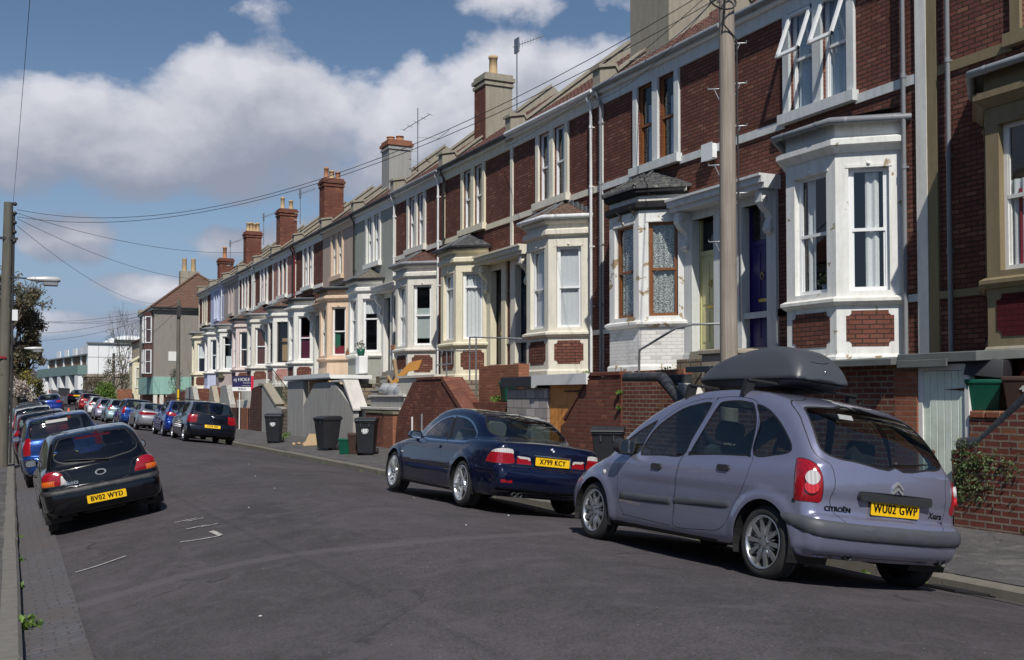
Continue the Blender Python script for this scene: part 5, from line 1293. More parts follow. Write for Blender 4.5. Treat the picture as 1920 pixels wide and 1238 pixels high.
        q = MB(); zt = hp.get('baytop', 6.98); cy_ = Yv(bv); A1 = (XW-.02, cy_+.10, zt); A2 = (XW-.02, cy_-.10, zt); ev = [(e[0], e[1], 6.38) for e in E]; ev2 = [(e[0], e[1], 6.43) for e in E]
        q.add(ev2+[A1, A2], [(0, 1, 4), (1, 2, 5, 4), (2, 3, 5)]); q.add(ev+ev2, [(0, 1, 5, 4), (1, 2, 6, 5), (2, 3, 7, 6), (0, 3, 2, 1)]); q.build('bay_roof', MATS[hp.get('tile', 'tile_brown')], bay)
        q = MB()
        for (s_, t) in ((ev2[1], A1), (ev2[2], A2)): q.tube([(s_[0], s_[1], s_[2]+.01), (t[0], t[1], t[2]+.01)], .035, 6)
        if hp.get('stepflash'): 
            for k in range(6): y_ = E[3][1]+(A2[1]-E[3][1])*k/6; z_ = 6.43+(zt-6.43)*k/6; q.box(XW-.05, XW, y_, y_+.14, z_, z_+.15)
        q.build('hip_tiles', MATS[hp.get('hipm', 'lead')], bay)
    if hp.get('baygutter', True):
        q = MB(); gp = [(P[0][0]-.0, P[0][1]+.2), (P[1][0]-.2, P[1][1]+.08), (P[2][0]-.2, P[2][1]-.08), (P[3][0]-.0, P[3][1]-.2)]
        zz = 6.40 if kind != 'flat' else 6.42; q.tube([(a, b, zz) for a, b in gp], .06, 8)
        for (a, b) in zip(gp, gp[1:]):
            for t in (.2, .8): q.lathe((a[0]+(b[0]-a[0])*t, a[1]+(b[1]-a[1])*t, zz), (b[0]-a[0], b[1]-a[1], 0), [(-.03, .067), (.03, .067)], 8)
        q.build('bay_gutter', MATS[hp.get('gutter', 'gutter_grey')], bay)
    # ---------------- eaves, roof, party parapet
    q = MB(); q.box(XW-.16, XW, ya+.01, yb-.01, 9.33, 9.37); q.box(XW-.16, XW-.13, ya+.01, yb-.01, 9.37, 9.50); q.build('fascia', MATS[hp.get('fascia', 'white_gloss')], root)
    q = MB(); q.tube([(XW-.21, ya+.04, 9.43), (XW-.21, yb-.04, 9.46)], .065, 10)
    for t in range(1, 5): q.lathe((XW-.21, ya+(yb-ya)*t/5, 9.44), (0, 1, 0), [(-.02, .074), (.02, .074)], 10)
    q.build('gutter', MATS[hp.get('gutter', 'gutter_grey')], root)
    q = MB(); tn = (ZR-ZE)/(XR-XW+.17); nn = Vector((-tn, 0, 1)).normalized()*.07
    y0, y1 = ya+.02, yb-.20
    # overlapping tile courses so the eaves line reads as tiles
    ns = 18 if not far else 10
    for k in range(ns):
        x0 = XW-.17+(XR-XW+.17)*k/ns; x1 = XW-.17+(XR-XW+.17)*(k+1)/ns+.03; z0 = ZE+tn*(x0-XW+.17); z1 = ZE+tn*(x1-XW+.17)
        q.add([(x0, y0, z0+.035), (x0, y1, z0+.035), (x1, y1, z1+.012), (x1, y0, z1+.012), (x0, y0, z0), (x0, y1, z0)], [(0, 1, 2, 3), (4, 5, 1, 0)])
    if not far:                                        # rolls of the pantiles
        nr = int((y1-y0)/.21)
        for j in range(nr):
            yy = y0+.1+j*.21; 
            for k in range(ns):
                x0 = XW-.175+(XR-XW+.17)*k/ns; x1 = x0+(XR-XW+.17)/ns+.03; z0 = ZE+tn*(x0-XW+.17)+.045; z1 = z0+tn*(x1-x0)-.02
                q.tube([(x0, yy, z0), (x1, yy, z1)], .045, 5, caps=(k < 3))
    q.add([(XR, y0, ZR), (XR, y1, ZR), (XB, y1, 9.6), (XB, y0, 9.6)], [(0, 1, 2, 3)])
    q.build('roof', MATS[hp.get('roof', 'tile_red')], root, fixn=False)
    q = MB(); ph = .40; pr = [(XW-.12, 9.30), (XW-.12, 9.95), (XW+.30, 10.05), (XW+.36, 9.92), (XR-.1, ZR+ph), (XR+.1, ZR+ph), (XB, 9.6+ph), (XB, 9.2), (XR, ZR-.3), (XW+.2, 9.30)]
    q.prism([(x, yb-.20, z) for x, z in pr], (0, .36, 0))
    cp = [(XW-.17, 9.95), (XW-.17, 10.03), (XW+.33, 10.13), (XW+.40, 10.0), (XR, ZR+ph+.10), (XR, ZR+ph), (XW+.38, 9.93), (XW+.30, 10.05)]
    q.prism([(x, yb-.25, z) for x, z in cp], (0, .46, 0)); q.build('party_parapet', MATS['cement'], root)
    # downpipe at the far boundary or at the bay side
    for (yy, mat, zb) in hp.get('pipes', []):
        q = MB(); q.tube([(XW-.21, yy, 9.42), (XW-.21, yy, 9.30), (XW-.10, yy, 9.12), (XW-.10, yy, zb)], .038, 8)
        z = 8.6
        while z > zb+.3: q.lathe((XW-.10, yy, z), (0, 0, 1), [(-.04, .047), (.04, .047)], 8); q.box(XW-.10, XW, yy-.015, yy+.015, z-.015, z+.015); z -= 1.5
        q.build('downpipe', MATS[mat], root)
    return root

def chimney(root, yb, mat, mat2, pots, capmat, rng, h=12.7, y0=-.45, y1=.50, x0=14.75, x1=15.75):
    e = sub_empty('chimney', root, Vector(((x0+x1)/2, yb, h))-root.location)
    m = MB(); m.box(x0, x1, yb+y0, yb+y1, 10.3, h-.25); m.box(x0-.05, x1+.05, yb+y0-.05, yb+y1+.05, h-.42, h-.32); m.build('stack', MATS[mat], e)
    if mat2: m = MB(); m.box(x0-.012, x0, yb+y0+.02, yb+y1-.02, 10.2, h-.45); m.build('stack_face', MATS[mat2], e)
    m = MB(); m.box(x0-.08, x1+.08, yb+y0-.08, yb+y1+.08, h-.25, h-.12); m.box(x0-.02, x1+.02, yb+y0-.02, yb+y1+.02, h-.12, h); m.build('chimney_cap', MATS[capmat], e)
    for (dx, hh, r, pm) in pots:
        m = MB(); c = ((x0+x1)/2+dx, yb+rng.uniform(-.1, .1), h-.02); m.lathe(c, (0, 0, 1), [(0, r*1.12), (.08, r*1.1), (.12, r*.92), (hh*.85, r*.85), (hh*.87, r*1.02), (hh, r*1.02), (hh, r*.7), (hh*.6, r*.65)], 14); m.build('chimney_pot', MATS[pm], e)
G = 'gutter_grey'
house(0, dict(label='house at the right edge with beige stone bay, brown cornice and maroon painted base', dress='stone', panelmat='brick_maroon', frame='white_gloss', bayroof='flat', baycurt=[('net_white', 0, .42, 0, .62), ('curtain_red', .2, .5, 0, .55), ('net_white', .55, 1, 0, .62)], door='door_dark', pipes=[(11.92, 'pipe_grey', 2.3)], qw=.2, plinth='cement', fascia='gutter_black'))
house(1, dict(label='brick house with open top windows, white bay and purple door', dress='pale_grey', bay='white_chipped', pedestal='white_chipped', plinth='white_peeling', open_top=True, upcurt=[('net_blue', .05, .95, 0, 1)], baycurt=[[], [('net_white', .15, .42, 0, 1)], [('net_white', .42, .78, 0, .97)]], bayroof='flat', door='door_purple', pipes=[(12.83, 'pipe_grey', 2.4)], near_quoin=True, gutter='pipe_grey', sillm='white'))
house(2, dict(label='brick house with peeling white bay, lace curtains, slate bay roof and yellow door', dress='pale_grey', bay='white_peeling', pedestal='brick_white', plinth='white_peeling', panel=False, frame='timber_brown', upcurt=[('net_blue', .4, 1, 0, .75)], baycurt=[('lace', 0, 1, 0, 1)], cornice='dark_cornice', parapet='offwhite', eavesm='dark_cornice', tile='slate', door='door_yellow', pipes=[(22.58, 'pipe_grey', 2.4)], baygutter=False, sillm='white_peeling', hipm='slate'))
house(3, dict(label='brick house with cream bay, white window frames, brown tiled bay roof, third from the right', dress='cream', case='cream', bay='cream', upcurt=[('net_white', .3, .8, 0, 1)], baycurt=[('blind_grey', .02, .98, 0, 1)], tile='tile_brown', door='door_navy', pipes=[(23.05, 'pipe_white', 2.3)], gutter='pipe_white', stepflash=True))
house(4, dict(label='brick house with yellow cream bay under a mossy slate roof', dress='yellow_cream', bay='yellow_cream', upcurt=[('curtain_beige', .2, 1, 0, 1)], baycurt=[('net_white', .05, .95, 0, 1)], tile='slate', door='door_dark', pipes=[(32.85, 'gutter_black', 2.3)], gutter='gutter_black', baymid=.78))
house(5, dict(label='brick house with white bay, bare dark lower window and flower boxes', dress='offwhite', bay='offwhite', upcurt=[('net_white', .1, .9, 0, 1)], baycurt=[[], [('net_white', .1, .5, 0, 1)], [('blind_frost', 0, 1, .12, .62)]], tile='tile_red', door='door_navy', pipes=[(33.35, 'pipe_white', 2.4), (37.8, 'pipe_white', 2.4)]))
house(6, dict(label='sage grey rendered house with bright white bay and brown bay roof', wall='sage', dress='white', strings=(), bay='white', pedestal='sage', panel=False, upcurt=[('net_white', .1, .9, 0, 1)], baycurt=[[], [], [('net_white', 0, 1, .72, 1)]], tile='tile_grey', door='door_dark', pipes=[(42.8, 'gutter_black', 2.3)], gutter='gutter_black', quoin=False, baymid=.62))
house(7, dict(label='peach rendered house with matching peach bay', wall='dusk_pink', dress='peach', strings=(), bay='peach', panel=False, frame='white_gloss', upcurt=[('curtain_beige', .1, .9, 0, 1)], baycurt=[[], [], [('curtain_teal', .1, .5, .15, .5), ('curtain_red', .1, .8, 0, .2)]], bayroof='flat', door='door_dark', gutter='gutter_black', quoin=False))
house(8, dict(label='brick house with white bay, plum curtains and lead bay roof', dress='white', bay='white', upcurt=[('net_white', .05, .95, 0, 1)], baycurt=[('curtain_plum', .1, .9, 0, .55)], bayroof='flat', pipes=[(52.7, 'door_red', 2.4)], gutter='gutter_black'))
house(9, dict(label='house with pink painted bricks and white bay', wall='brick_pink', dress='white', bay='white', upcurt=[('net_white', .1, .5, 0, 1)], baycurt=[('curtain_gold', .3, 1, 0, .6)], tile='tile_brown', pipes=[(53.1, 'gutter_black', 2.4)], gutter='gutter_black', frame='gutter_black', panelmat='brick_pink'))
house(10, dict(label='brick house with off-white bay and red tiled bay roof, brown curtains', dress='white', bay='offwhite', upcurt=[('net_white', .05, .95, 0, 1)], baycurt=[('curtain_brown', 0, 1, 0, 1)], tile='tile_red', pipes=[(62.1, 'pipe_white', 2.4)]))
house(11, dict(label='brick house with pale pink bay and leaded dark windows', dress='white', bay='pale_pink', upcurt=[('net_white', .05, .95, 0, 1)], baycurt=[('curtain_brown', 0, .3, 0, .5)], tile='tile_brown', pipes=[(62.55, 'pipe_white', 2.4)], gutter='gutter_black'))
house(12, dict(label='grey pink pebbledashed house with broad white bay windows above a hanging basket', wall='grey_pink', dress='grey_pink', strings=(), bay='white', pedestal='grey_pink', panel=False, upcurt=[('blind_grey', .1, .9, .5, 1)], baycurt=[('net_white', .2, .9, 0, .4)], tile='tile_orange', quoin=False, baymid=.75))
house(13, dict(label='lilac blue rendered house with white flat-topped bay', wall='lilac', dress='lilac', strings=(), bay='white', pedestal='lilac', panel=False, upcurt=[('net_white', .05, .95, 0, 1)], baycurt=[('net_white', .4, 1, 0, .5)], bayroof='flat', pipes=[(72.0, 'pipe_white', 2.4)], quoin=False))
house(14, dict(label='last brick house of the terrace with yellow cream bay', dress='cream', bay='yellow_cream', upcurt=[('curtain_beige', .1, .9, 0, 1)], baycurt=[('net_white', 0, 1, .5, 1)], bayroof='flat', door='door_green'))
rc = random.Random(9)
B_ = 'pot_buff'; T_ = 'terracotta'
chimney(HOUSES[2], 22.75, 'cement', None, [(-.3, .7, .15, T_), (.3, .7, .15, T_)], 'cement', rc, 12.9, -1.25, .5, 14.6, 15.8)
chimney(HOUSES[4], 33.1, 'cement', 'brick_garden', [(-.05, .72, .16, B_)], 'cement', rc, 12.85)
chimney(HOUSES[6], 43.0, 'cement_grey', None, [(-.25, .22, .18, T_), (.1, .25, .18, T_)], 'brick_orange', rc, 12.75)
chimney(HOUSES[8], 52.9, 'brick_garden', None, [(-.28, .62, .13, T_), (.02, .5, .14, B_), (.3, .42, .14, T_)], 'brick_garden', rc, 12.95)
chimney(HOUSES[10], 62.3, 'brick_garden', None, [(-.25, .75, .13, B_), (.25, .6, .13, B_)], 'brick_garden', rc, 12.9)
chimney(HOUSES[12], 71.7, 'brick_garden', None, [(-.32, .6, .13, B_), (-.1, .65, .13, B_), (.12, .6, .13, B_), (.34, .65, .13, B_)], 'brick_garden', rc, 12.9)
chimney(HOUSES[14], 81.1, 'brick_garden', None, [(-.05, .9, .16, T_)], 'brick_garden', rc, 12.2)
# ------------------------------------------------------------------ front gardens, retaining walls, steps, sheds
plain('bullnose', s2l((52, 54, 60)), .45, var=.3, scale=8, dirt=(.12, .11, .10), dirt_amt=.4, dscale=5)
plain('mint_paint', (.74, .82, .72), .6, var=.05, dirt=s2l((150, 160, 140)), dirt_amt=.35, dscale=3); plain('rust', (.10, .04, .02), .8, var=.3)
plain('orange_timber', s2l((220, 146, 70)), .55, var=.3, scale=4, dirt=(.25, .11, .03), dirt_amt=.6, dscale=3); plain('old_timber', s2l((150, 125, 95)), .85, var=.3)
plain('white_board', (.78, .78, .77), .5, var=.05, dirt=(.4, .38, .34), dirt_amt=.25, dscale=2); plain('bamboo', s2l((214, 150, 66)), .7, var=.3, scale=14); plain('plastic_sheet', s2l((170, 172, 176)), .35, var=.2)
plain('concrete_slab', (.40, .385, .35), .85, var=.15, dirt=(.2, .19, .16), dirt_amt=.6); plain('concrete_white', (.58, .56, .53), .8, var=.12, dirt=(.3, .28, .25), dirt_amt=.5)
plain('green_iron', s2l((18, 62, 44)), .5); plain('moss_stone', (.20, .18, .12), .9, var=.4, dirt=(.10, .12, .05), dirt_amt=.7, dscale=3)
render_mat('cement_stained', (.40, .39, .37), .85, .75); render_mat('rendered_beige', (.38, .33, .27), .85, .6)
XG = 11.1
def wall_yz(mb, pts, x0, x1, mi=0): mb.prism([(x0, y, z) for y, z in pts], (x1-x0, 0, 0), mi); return mb
def gwall(name, label, cat, pts, x0=XG, x1=XG+.24, mat='brick_garden', group='front garden walls along the pavement', bev=.006):
    ys = [p[0] for p in pts]; o = thing(name, label, cat, (x0, sum(ys)/len(ys), .1), group)
    wall_yz(MB(), pts, x0, x1).build('wall_panel', MATS[mat], o, bevel=bev); return o
def coping(parent, path, w, h, mat, nm='coping', x=XG+.12, rnd=False):
    m = MB()
    if rnd:
        for (a, b) in zip(path, path[1:]):
            a = Vector((x, *a)); b = Vector((x, *b)); n = max(1, int((b-a).length/.115))
            for k in range(n): p = a+(b-a)*((k+.04)/n); q = a+(b-a)*((k+.96)/n); m.tube([p, q], w, 12)
    else:
        for (a, b) in zip(path, path[1:]): m.prism([(x-w/2, a[0], a[1]), (x+w/2, a[0], a[1]), (x+w/2, a[0], a[1]+h), (x-w/2, a[0], a[1]+h)], (0, b[0]-a[0], b[1]-a[1]))
    return m.build(nm, MATS[mat], parent)
# raised garden ground behind the walls
mb = MB(); mb.box(11.34, 12.2, -8, 82.3, -.2, .42); tag(mb.build('garden_ground', MATS['moss_stone']), kind='structure')
mb = MB()
for (y0, y1) in ((-8, 9.7), (10.9, 15.6), (18.7, 24.4), (28.9, 36.0), (38.5, 44.6), (50, 55.5), (60.5, 68.5), (73, 81.3)): mb.box(12.1, 13.42, y0, y1, .0, 2.34)
for (y0, y1) in ((9.7, 10.9), (15.6, 18.7), (24.4, 28.9), (36.0, 38.5), (44.6, 50), (55.5, 60.5), (68.5, 73)): mb.box(12.85, 13.42, y0, y1, .0, 2.62)
tag(mb.build('garden_terrace_ground', MATS['rubble_stone'], bevel=.01), kind='structure')
def steps(label, y0, y1, x0, x1, z0, z1, n, mat='moss_stone'):
    o = thing('stone_steps', label, 'steps', (x0, (y0+y1)/2, z0), 'steps up from the pavement to the doors')
    m = MB()
    for k in range(n):
        xa = x0+(x1-x0)*k/n; m.box(xa, x1+.02, y0+.003*k, y1-.003*k, z0+(z1-z0)*k/n-.02*(k > 0), z0+(z1-z0)*(k+1)/n); m.box(xa-.025, xa+.30, y0-.01, y1+.01, z0+(z1-z0)*(k+1)/n-.05, z0+(z1-z0)*(k+1)/n+.004)
    m.build('stair_flight', MATS[mat], o, bevel=.008); return o
# --- house at the right edge: dark brick wall with rounded sloping coping, maroon painted wall behind
o = gwall('garden_wall', 'dark brick garden wall with sloping black coping and ivy at the right edge', 'garden wall', [(4, .1), (9.68, .1), (9.68, 1.56), (4, 1.56)], XG, XG+.26, 'brick_rough')
m = MB()
for k in range(24): m.box(XG-.02, XG+.28, 9.66-k*.235-.225, 9.66-k*.235, 1.565, 1.66)
m.build('brick_edge', MATS['brick_orange'], o, bevel=.012)
wall_yz(MB(), [(7.0, .1), (9.62, .1), (9.66, 1.16), (9.33, 1.20), (8.0, 2.2), (7.0, 2.2)], XG-.34, XG-.02).build('stair_side', MATS['brick_rough'], o, bevel=.006)
coping(o, [(9.66, 1.22), (9.33, 1.24), (7.9, 2.43)], .105, 0, 'bullnose', 'round_coping', XG-.17, True)
o = gwall('retaining_wall', 'maroon painted brick wall below the beige stone bay', 'wall', [(5, .2), (9.68, .2), (9.68, 2.32), (5, 2.32)], 12.0, 12.1, 'brick_maroon')
# --- garden shed with mint door and felt roof in front of the purple-door house
sh = thing('garden_shed', 'brick garden shed with pale mint boarded door and grey felt roof behind the roof box', 'shed', (XG, 11.5, .2))
wall_yz(MB(), [(10.53, .0), (15.3, .0), (15.3, 2.28), (10.53, 2.28)], XG, XG+.24).build('brick_front', MATS['brick_rough'], sh, bevel=.006)
m = MB(); m.box(XG-.005, XG+.245, 10.525, 10.93, 0, 2.2); m.build('brick_pier', MATS['brick_orange'], sh, bevel=.006)
m = MB(); m.box(XG+.02, XG+.14, 10.455, 10.525, .2, 2.25); m.box(XG+.02, XG+.14, 9.70, 9.765, .2, 2.25); m.box(XG+.02, XG+.14, 9.765, 10.455, 2.18, 2.26); m.build('door_frame', MATS['white_gloss'], sh)
m = MB(); bw = .69/6
for k in range(6): m.box(XG+.045, XG+.075, 9.766+k*bw+.003, 9.766+(k+1)*bw-.003, .36, 2.175)
m.box(XG+.08, XG+.10, 9.77, 10.45, .36, 2.17); dr = m.build('boarded_door', MATS['mint_paint'], sh, bevel=.004)
m = MB(); m.box(XG+.025, XG+.045, 10.33, 10.50, 1.10, 1.125); m.lathe((XG+.02, 10.30, 1.11), (1, 0, 0), [(0, .02), (.025, .03)], 8); m.build('latch', MATS['rust'], dr)
for z in (1.93, .62): m = MB(); m.prism([(XG+.037, 9.77, z-.02), (XG+.037, 10.10, z), (XG+.037, 9.77, z+.02)], (.008, 0, 0)); m.build('hinge', MATS['rust'], dr)
m = MB(); m.prism([(XG-.22, 10.76, 2.26), (XG-.22, 10.76, 2.36), (12.85, 10.76, 2.47), (12.85, 10.76, 2.35)], (0, 4.8, 0)); m.prism([(XG-.12, 9.45, 2.28), (XG-.12, 9.45, 2.41), (12.85, 9.45, 2.50), (12.85, 9.45, 2.38)], (0, 1.305, 0)); m.box(XG-.135, XG-.12, 9.9, 10.755, 2.22, 2.33); m.build('felt_roof', MATS['felt_roof'], sh, bevel=.01)
# --- peeling-bay house: two brick walls, blue-brick coping, cement steps
o = gwall('garden_wall', 'red brick wall with sloping end below the peeling white bay', 'garden wall', [(18.02, .0), (20.62, .0), (20.55, 1.20), (20.34, 1.30), (19.27, 2.24), (18.02, 2.26)], XG-.02, XG+.22)
m = MB(); m.prism([(XG-.05, 20.34, 1.31), (XG-.05, 19.26, 2.26), (XG-.05, 19.2, 2.34), (XG-.05, 20.42, 1.36)], (.3, 0, 0)); m.box(XG-.05, XG+.25, 18.03, 19.21, 2.26, 2.345); m.build('brick_edge', MATS['brick_garden'], o, bevel=.01)
o = gwall('garden_wall', 'rough old brick wall with rounded black coping beside the lavender car', 'garden wall', [(14.6, .0), (18.0, .0), (18.0, 2.14), (16.78, 2.12), (15.5, 1.28), (14.6, .85)], XG, XG+.24, 'brick_rough')
coping(o, [(18.0, 2.22), (16.72, 2.20), (15.45, 1.28), (14.7, .8)], .10, 0, 'bullnose', 'round_coping', XG+.08, True)
o = thing('brick_planter', 'low terracotta brick edging in front of the peeling white bay', 'planter', (11.8, 17.7, 2.2)); m = MB(); m.box(11.75, 11.95, 16.85, 18.62, 2.05, 2.37); m.build('brick_edging', MATS['brick_orange'], o, bevel=.008)
m = MB()
for k in range(9): m.box(11.5, 11.74, 16.55+k*.16, 16.55+k*.16+.14, 2.05, 2.26)
m.build('blue_bricks', MATS['bullnose'], o, bevel=.012)
o = thing('stone_steps', 'cement steps and pier beside the wooden pole', 'steps', (11.6, 16.2, .2), 'steps up from the pavement to the doors')
m = MB(); m.box(11.9, 12.8, 15.75, 16.5, .4, 2.62); m.box(11.85, 12.85, 15.70, 16.55, 2.62, 2.72); m.build('step_pier', MATS['rendered_beige'], o, bevel=.02)
m = MB(); m.prism([(11.45, 15.6, .3), (11.45, 16.6, .3), (11.45, 16.62, 2.1), (11.45, 16.2, 2.05), (11.45, 15.6, 1.35)], (.2, 0, 0)); m.build('step_side', MATS['concrete_white'], o, bevel=.01)
m = MB()
for k in range(6): m.box(11.35+k*.2, 12.6, 14.95, 15.7, .3+k*.3, .6+k*.3)
m.build('stair_flight', MATS['cement'], o, bevel=.01)
o = thing('handrail', 'bent grey tubular handrail in front of the peeling white bay', 'handrail', (11.7, 18.3, 2.3), 'metal handrails in the front gardens')
m = MB(); m.tube([(11.7, 18.35, 2.25), (11.7, 18.33, 2.78), (12.0, 17.5, 3.18), (12.2, 17.2, 3.25), (12.9, 16.75, 3.27)], .024, 8); m.build('rail', MATS['metal_grey'], o)
# --- cream-bay house: breeze block shed with white fascia and orange door
sh = thing('garden_shed', 'grey block shed with white fascia and orange timber door behind the navy coupe', 'shed', (XG, 21.5, .2))
m = MB(); wall_yz(m, [(21.2, .0), (23.3, .0), (23.3, 2.04), (21.2, 2.04)], XG, XG+.2); m.box(XG+.2, 12.8, 23.1, 23.3, 0, 2.04); m.build('block_wall', MATS['block_grey'], sh, bevel=.004)
m = MB(); n = 10; bw = 1.62/n
for k in range(n): m.box(XG+.05, XG+.085, 19.56+k*bw+.003, 19.56+(k+1)*bw-.003, .2, 2.13)
dr = m.build('boarded_door', MATS['orange_timber'], sh, bevel=.004)
m = MB(); m.prism([(XG+.035, 19.58, 1.93), (XG+.035, 20.5, 1.95), (XG+.035, 20.5, 1.97), (XG+.035, 19.58, 1.99)], (.012, 0, 0)); m.build('hinge', MATS['rust'], dr)
m = MB(); m.box(XG-.10, 12.75, 21.78, 23.48, 2.06, 2.31); m.build('felt_roof', MATS['gutter_black'], sh, bevel=.015)
m = MB(); m.box(XG-.12, XG-.08, 19.25, 21.775, 2.10, 2.33); m.prism([(XG-.12, 21.775, 2.10), (XG-.12, 21.775, 2.04), (XG-.12, 21.6, 2.04), (XG-.12, 21.5, 2.10)], (.04, 0, 0)); m.box(XG-.08, 12.75, 19.3, 21.775, 2.2, 2.32); m.build('white_fascia', MATS['white_board'], sh)
# --- yellow-cream house: big trapezoid brick wall, planter, steps
o = gwall('garden_wall', 'tall tapering red brick wall in front of the yellow cream bay', 'garden wall', [(25.75, .0), (31.45, .0), (31.2, 1.22), (29.85, 2.26), (29.5, 2.32), (27.9, 2.32), (27.5, 2.28), (25.82, 1.25)])
m = MB(); m.prism([(XG-.03, 25.80, 1.25), (XG-.03, 27.48, 2.29), (XG-.03, 27.45, 2.40), (XG-.03, 25.72, 1.36)], (.62, 0, 0)); m.box(XG-.02, XG+.26, 27.5, 29.5, 2.325, 2.41); m.build('brick_edge', MATS['brick_garden'], o, bevel=.008)
for y, c, mt in ((29.75, 1.25, 'pipe_white'), (28.95, 1.35, 'pipe_grey')):
    m = MB(); m.tube([(XG-.04, y, .25), (XG-.04, y, c)], .03, 7); m.build('waste_pipe', MATS[mt], o)
o = thing('brick_planter', 'square red brick planter wall with green box beside the grey block shed', 'planter', (12.0, 25.6, .3))
m = MB(); m.box(11.95, 12.25, 24.4, 26.9, 1.7, 2.68); m.build('upper_wall', MATS['brick_orange'], o, bevel=.008); m = MB(); m.box(11.45, 11.7, 23.6, 26.2, .2, 1.70); m.build('lower_wall', MATS['brick_garden'], o, bevel=.008)
m = MB(); m.box(11.7, 11.95, 23.6, 26.2, 1.0, 1.68); m.build('soil', MATS['earth'], o)
steps('worn mossy stone steps between tapering brick wall and brick planter', 26.0, 27.3, 11.2, 13.0, .1, 2.6, 10)
steps('pale steps beside the grey concrete shed', 36.2, 38.0, 11.3, 13.0, .1, 2.6, 10, 'concrete_slab')
o = thing('handrail', 'grey square garden railing in front of the yellow cream bay', 'handrail', (11.9, 28.5, 2.3), 'metal handrails in the front gardens'); m = MB()
for pth in ([(11.9, 29.95, 2.4), (11.9, 29.95, 3.25)], [(11.9, 29.95, 3.25), (11.9, 27.65, 3.13)], [(11.9, 28.75, 3.25), (11.9, 28.75, 2.8)], [(11.9, 29.95, 2.8), (11.9, 28.75, 2.8)], [(11.9, 29.12, 3.2), (11.9, 29.12, 2.3)], [(12.0, 27.65, 2.3), (12.0, 27.65, 3.52)], [(12.0, 27.2, 1.9), (12.0, 27.2, 3.52)], [(12.0, 27.65, 3.52), (12.0, 27.2, 3.5), (13.1, 26.4, 3.45)], [(12.0, 27.65, 3.1), (12.0, 27.2, 3.1)]): m.tube(pth, .022, 6)
m.build('rail', MATS['metal_grey'], o)
# --- cream end wall, rubbish heap, low brick wall
o = gwall('garden_wall', 'cream rendered wall end behind the tapering brick wall', 'garden wall', [(29.2, .3), (32.3, .3), (32.3, 2.43), (29.2, 2.43)], 11.55, 11.8, 'cream')
m = MB(); m.box(11.5, 11.85, 29.1, 32.4, 2.43, 2.50); m.build('coping', MATS['cream'], o)
o = gwall('garden_wall', 'low red brick wall with orange pier beside the wheeled bin', 'garden wall', [(32.4, .0), (34.3, .0), (34.3, 1.32), (32.4, 1.32)], XG, XG+.24)
m = MB(); m.box(XG-.03, XG+.25, 31.5, 32.395, 0, 1.30); m.build('brick_pier', MATS['brick_orange'], o, bevel=.006); m = MB(); m.box(XG-.05, XG+.28, 31.45, 32.44, 1.30, 1.38); m.box(XG-.03, XG+.26, 32.44, 34.3, 1.32, 1.37); m.build('coping', MATS['moss_stone'], o)
o = thing('bin_store', 'grey concrete bin store with white ledges in front of the sage house', 'bin store', (11.5, 34.2, .2))
m = MB(); m.box(11.42, 12.4, 31.6, 36.9, .3, 1.42); m.box(11.5, 12.4, 31.65, 35.0, 1.5, 1.84); m.build('store_wall', MATS['cement_stained'], o, bevel=.01)
m = MB(); m.box(11.32, 12.4, 31.6, 37.0, 1.42, 1.50); m.box(11.44, 12.4, 31.6, 35.1, 1.84, 1.90); m.build('ledge', MATS['concrete_white'], o, bevel=.01)
m = MB(); m.box(12.05, 12.12, 33.5, 35.0, 1.9, 2.75); m.build('cupboard_door', MATS['cement_grey'], o)
rj = random.Random(5)
o = tag(MB().prism([(11.62, 33.9, 1.9), (11.62, 34.3, 1.92), (12.0, 32.6, 2.95), (12.0, 31.4, 3.02), (11.9, 31.5, 2.7), (11.9, 32.4, 2.65)], (.03, .02, 0)).build('bamboo_panel', MATS['bamboo'], base=(11.7, 33, 2)), 'yellow bamboo screen leaning on a heap of rubbish', 'screen')
m = MB()
for k in range(3): m.blob((11.75, 32.5+k*.75, 2.0+.05*k), (.25, .55, .30-.05*k), rj, 2, 0, .22)
tag(m.build('plastic_sheet', MATS['plastic_sheet'], base=(11.7, 33, 1.9)), 'crumpled clear plastic sheeting on the bin store ledge', 'sheeting')
for k, (y, z, l, t) in enumerate(((34.0, 2.3, .9, .5), (34.4, 2.25, .7, -.35), (33.6, 2.7, .8, 1.2))):
    m = MB(); m.obox((11.9, y, z), (.05, 0, 0), (0, math.cos(t)*l/2, math.sin(t)*l/2), (0, -math.sin(t)*.06, math.cos(t)*.06)); tag(m.build('timber_offcut', MATS['old_timber'], base=(11.9, y, z)), 'weathered timber offcut in the rubbish heap before the sage house', 'timber', 'timber offcuts in the rubbish heap')
# --- grey concrete shed with white flat roof
sh = thing('garden_shed', 'stained grey concrete shed with white flat roof edge behind the wheeled bins', 'shed', (XG, 40, .2))
wall_yz(MB(), [(42.42, -.1), (45.0, -.1), (45.0, 2.5), (42.42, 2.5)], XG, XG+.2).build('left_wall', MATS['cement_stained'], sh, bevel=.01)
wall_yz(MB(), [(35.7, -.1), (42.40, -.1), (42.40, 1.48), (40.75, 2.36), (38.2, 2.42), (35.7, 1.40)], XG+.001, XG+.2).build('sloping_wall', MATS['cement_stained'], sh, bevel=.01)
m = MB(); m.box(XG+.25, XG+.3, 40.0, 42.4, .1, 2.5); m.build('dark_door', MATS['old_timber'], sh)
m = MB(); m.prism([(XG-.04, 38.3, 2.44), (XG-.04, 36.75, 2.46), (XG-.04, 35.6, 1.44), (XG-.04, 35.6, 1.36), (XG-.04, 36.9, 2.36), (XG-.04, 38.3, 2.38)], (.55, 0, 0)); m.build('coping', MATS['concrete_white'], sh, bevel=.01)
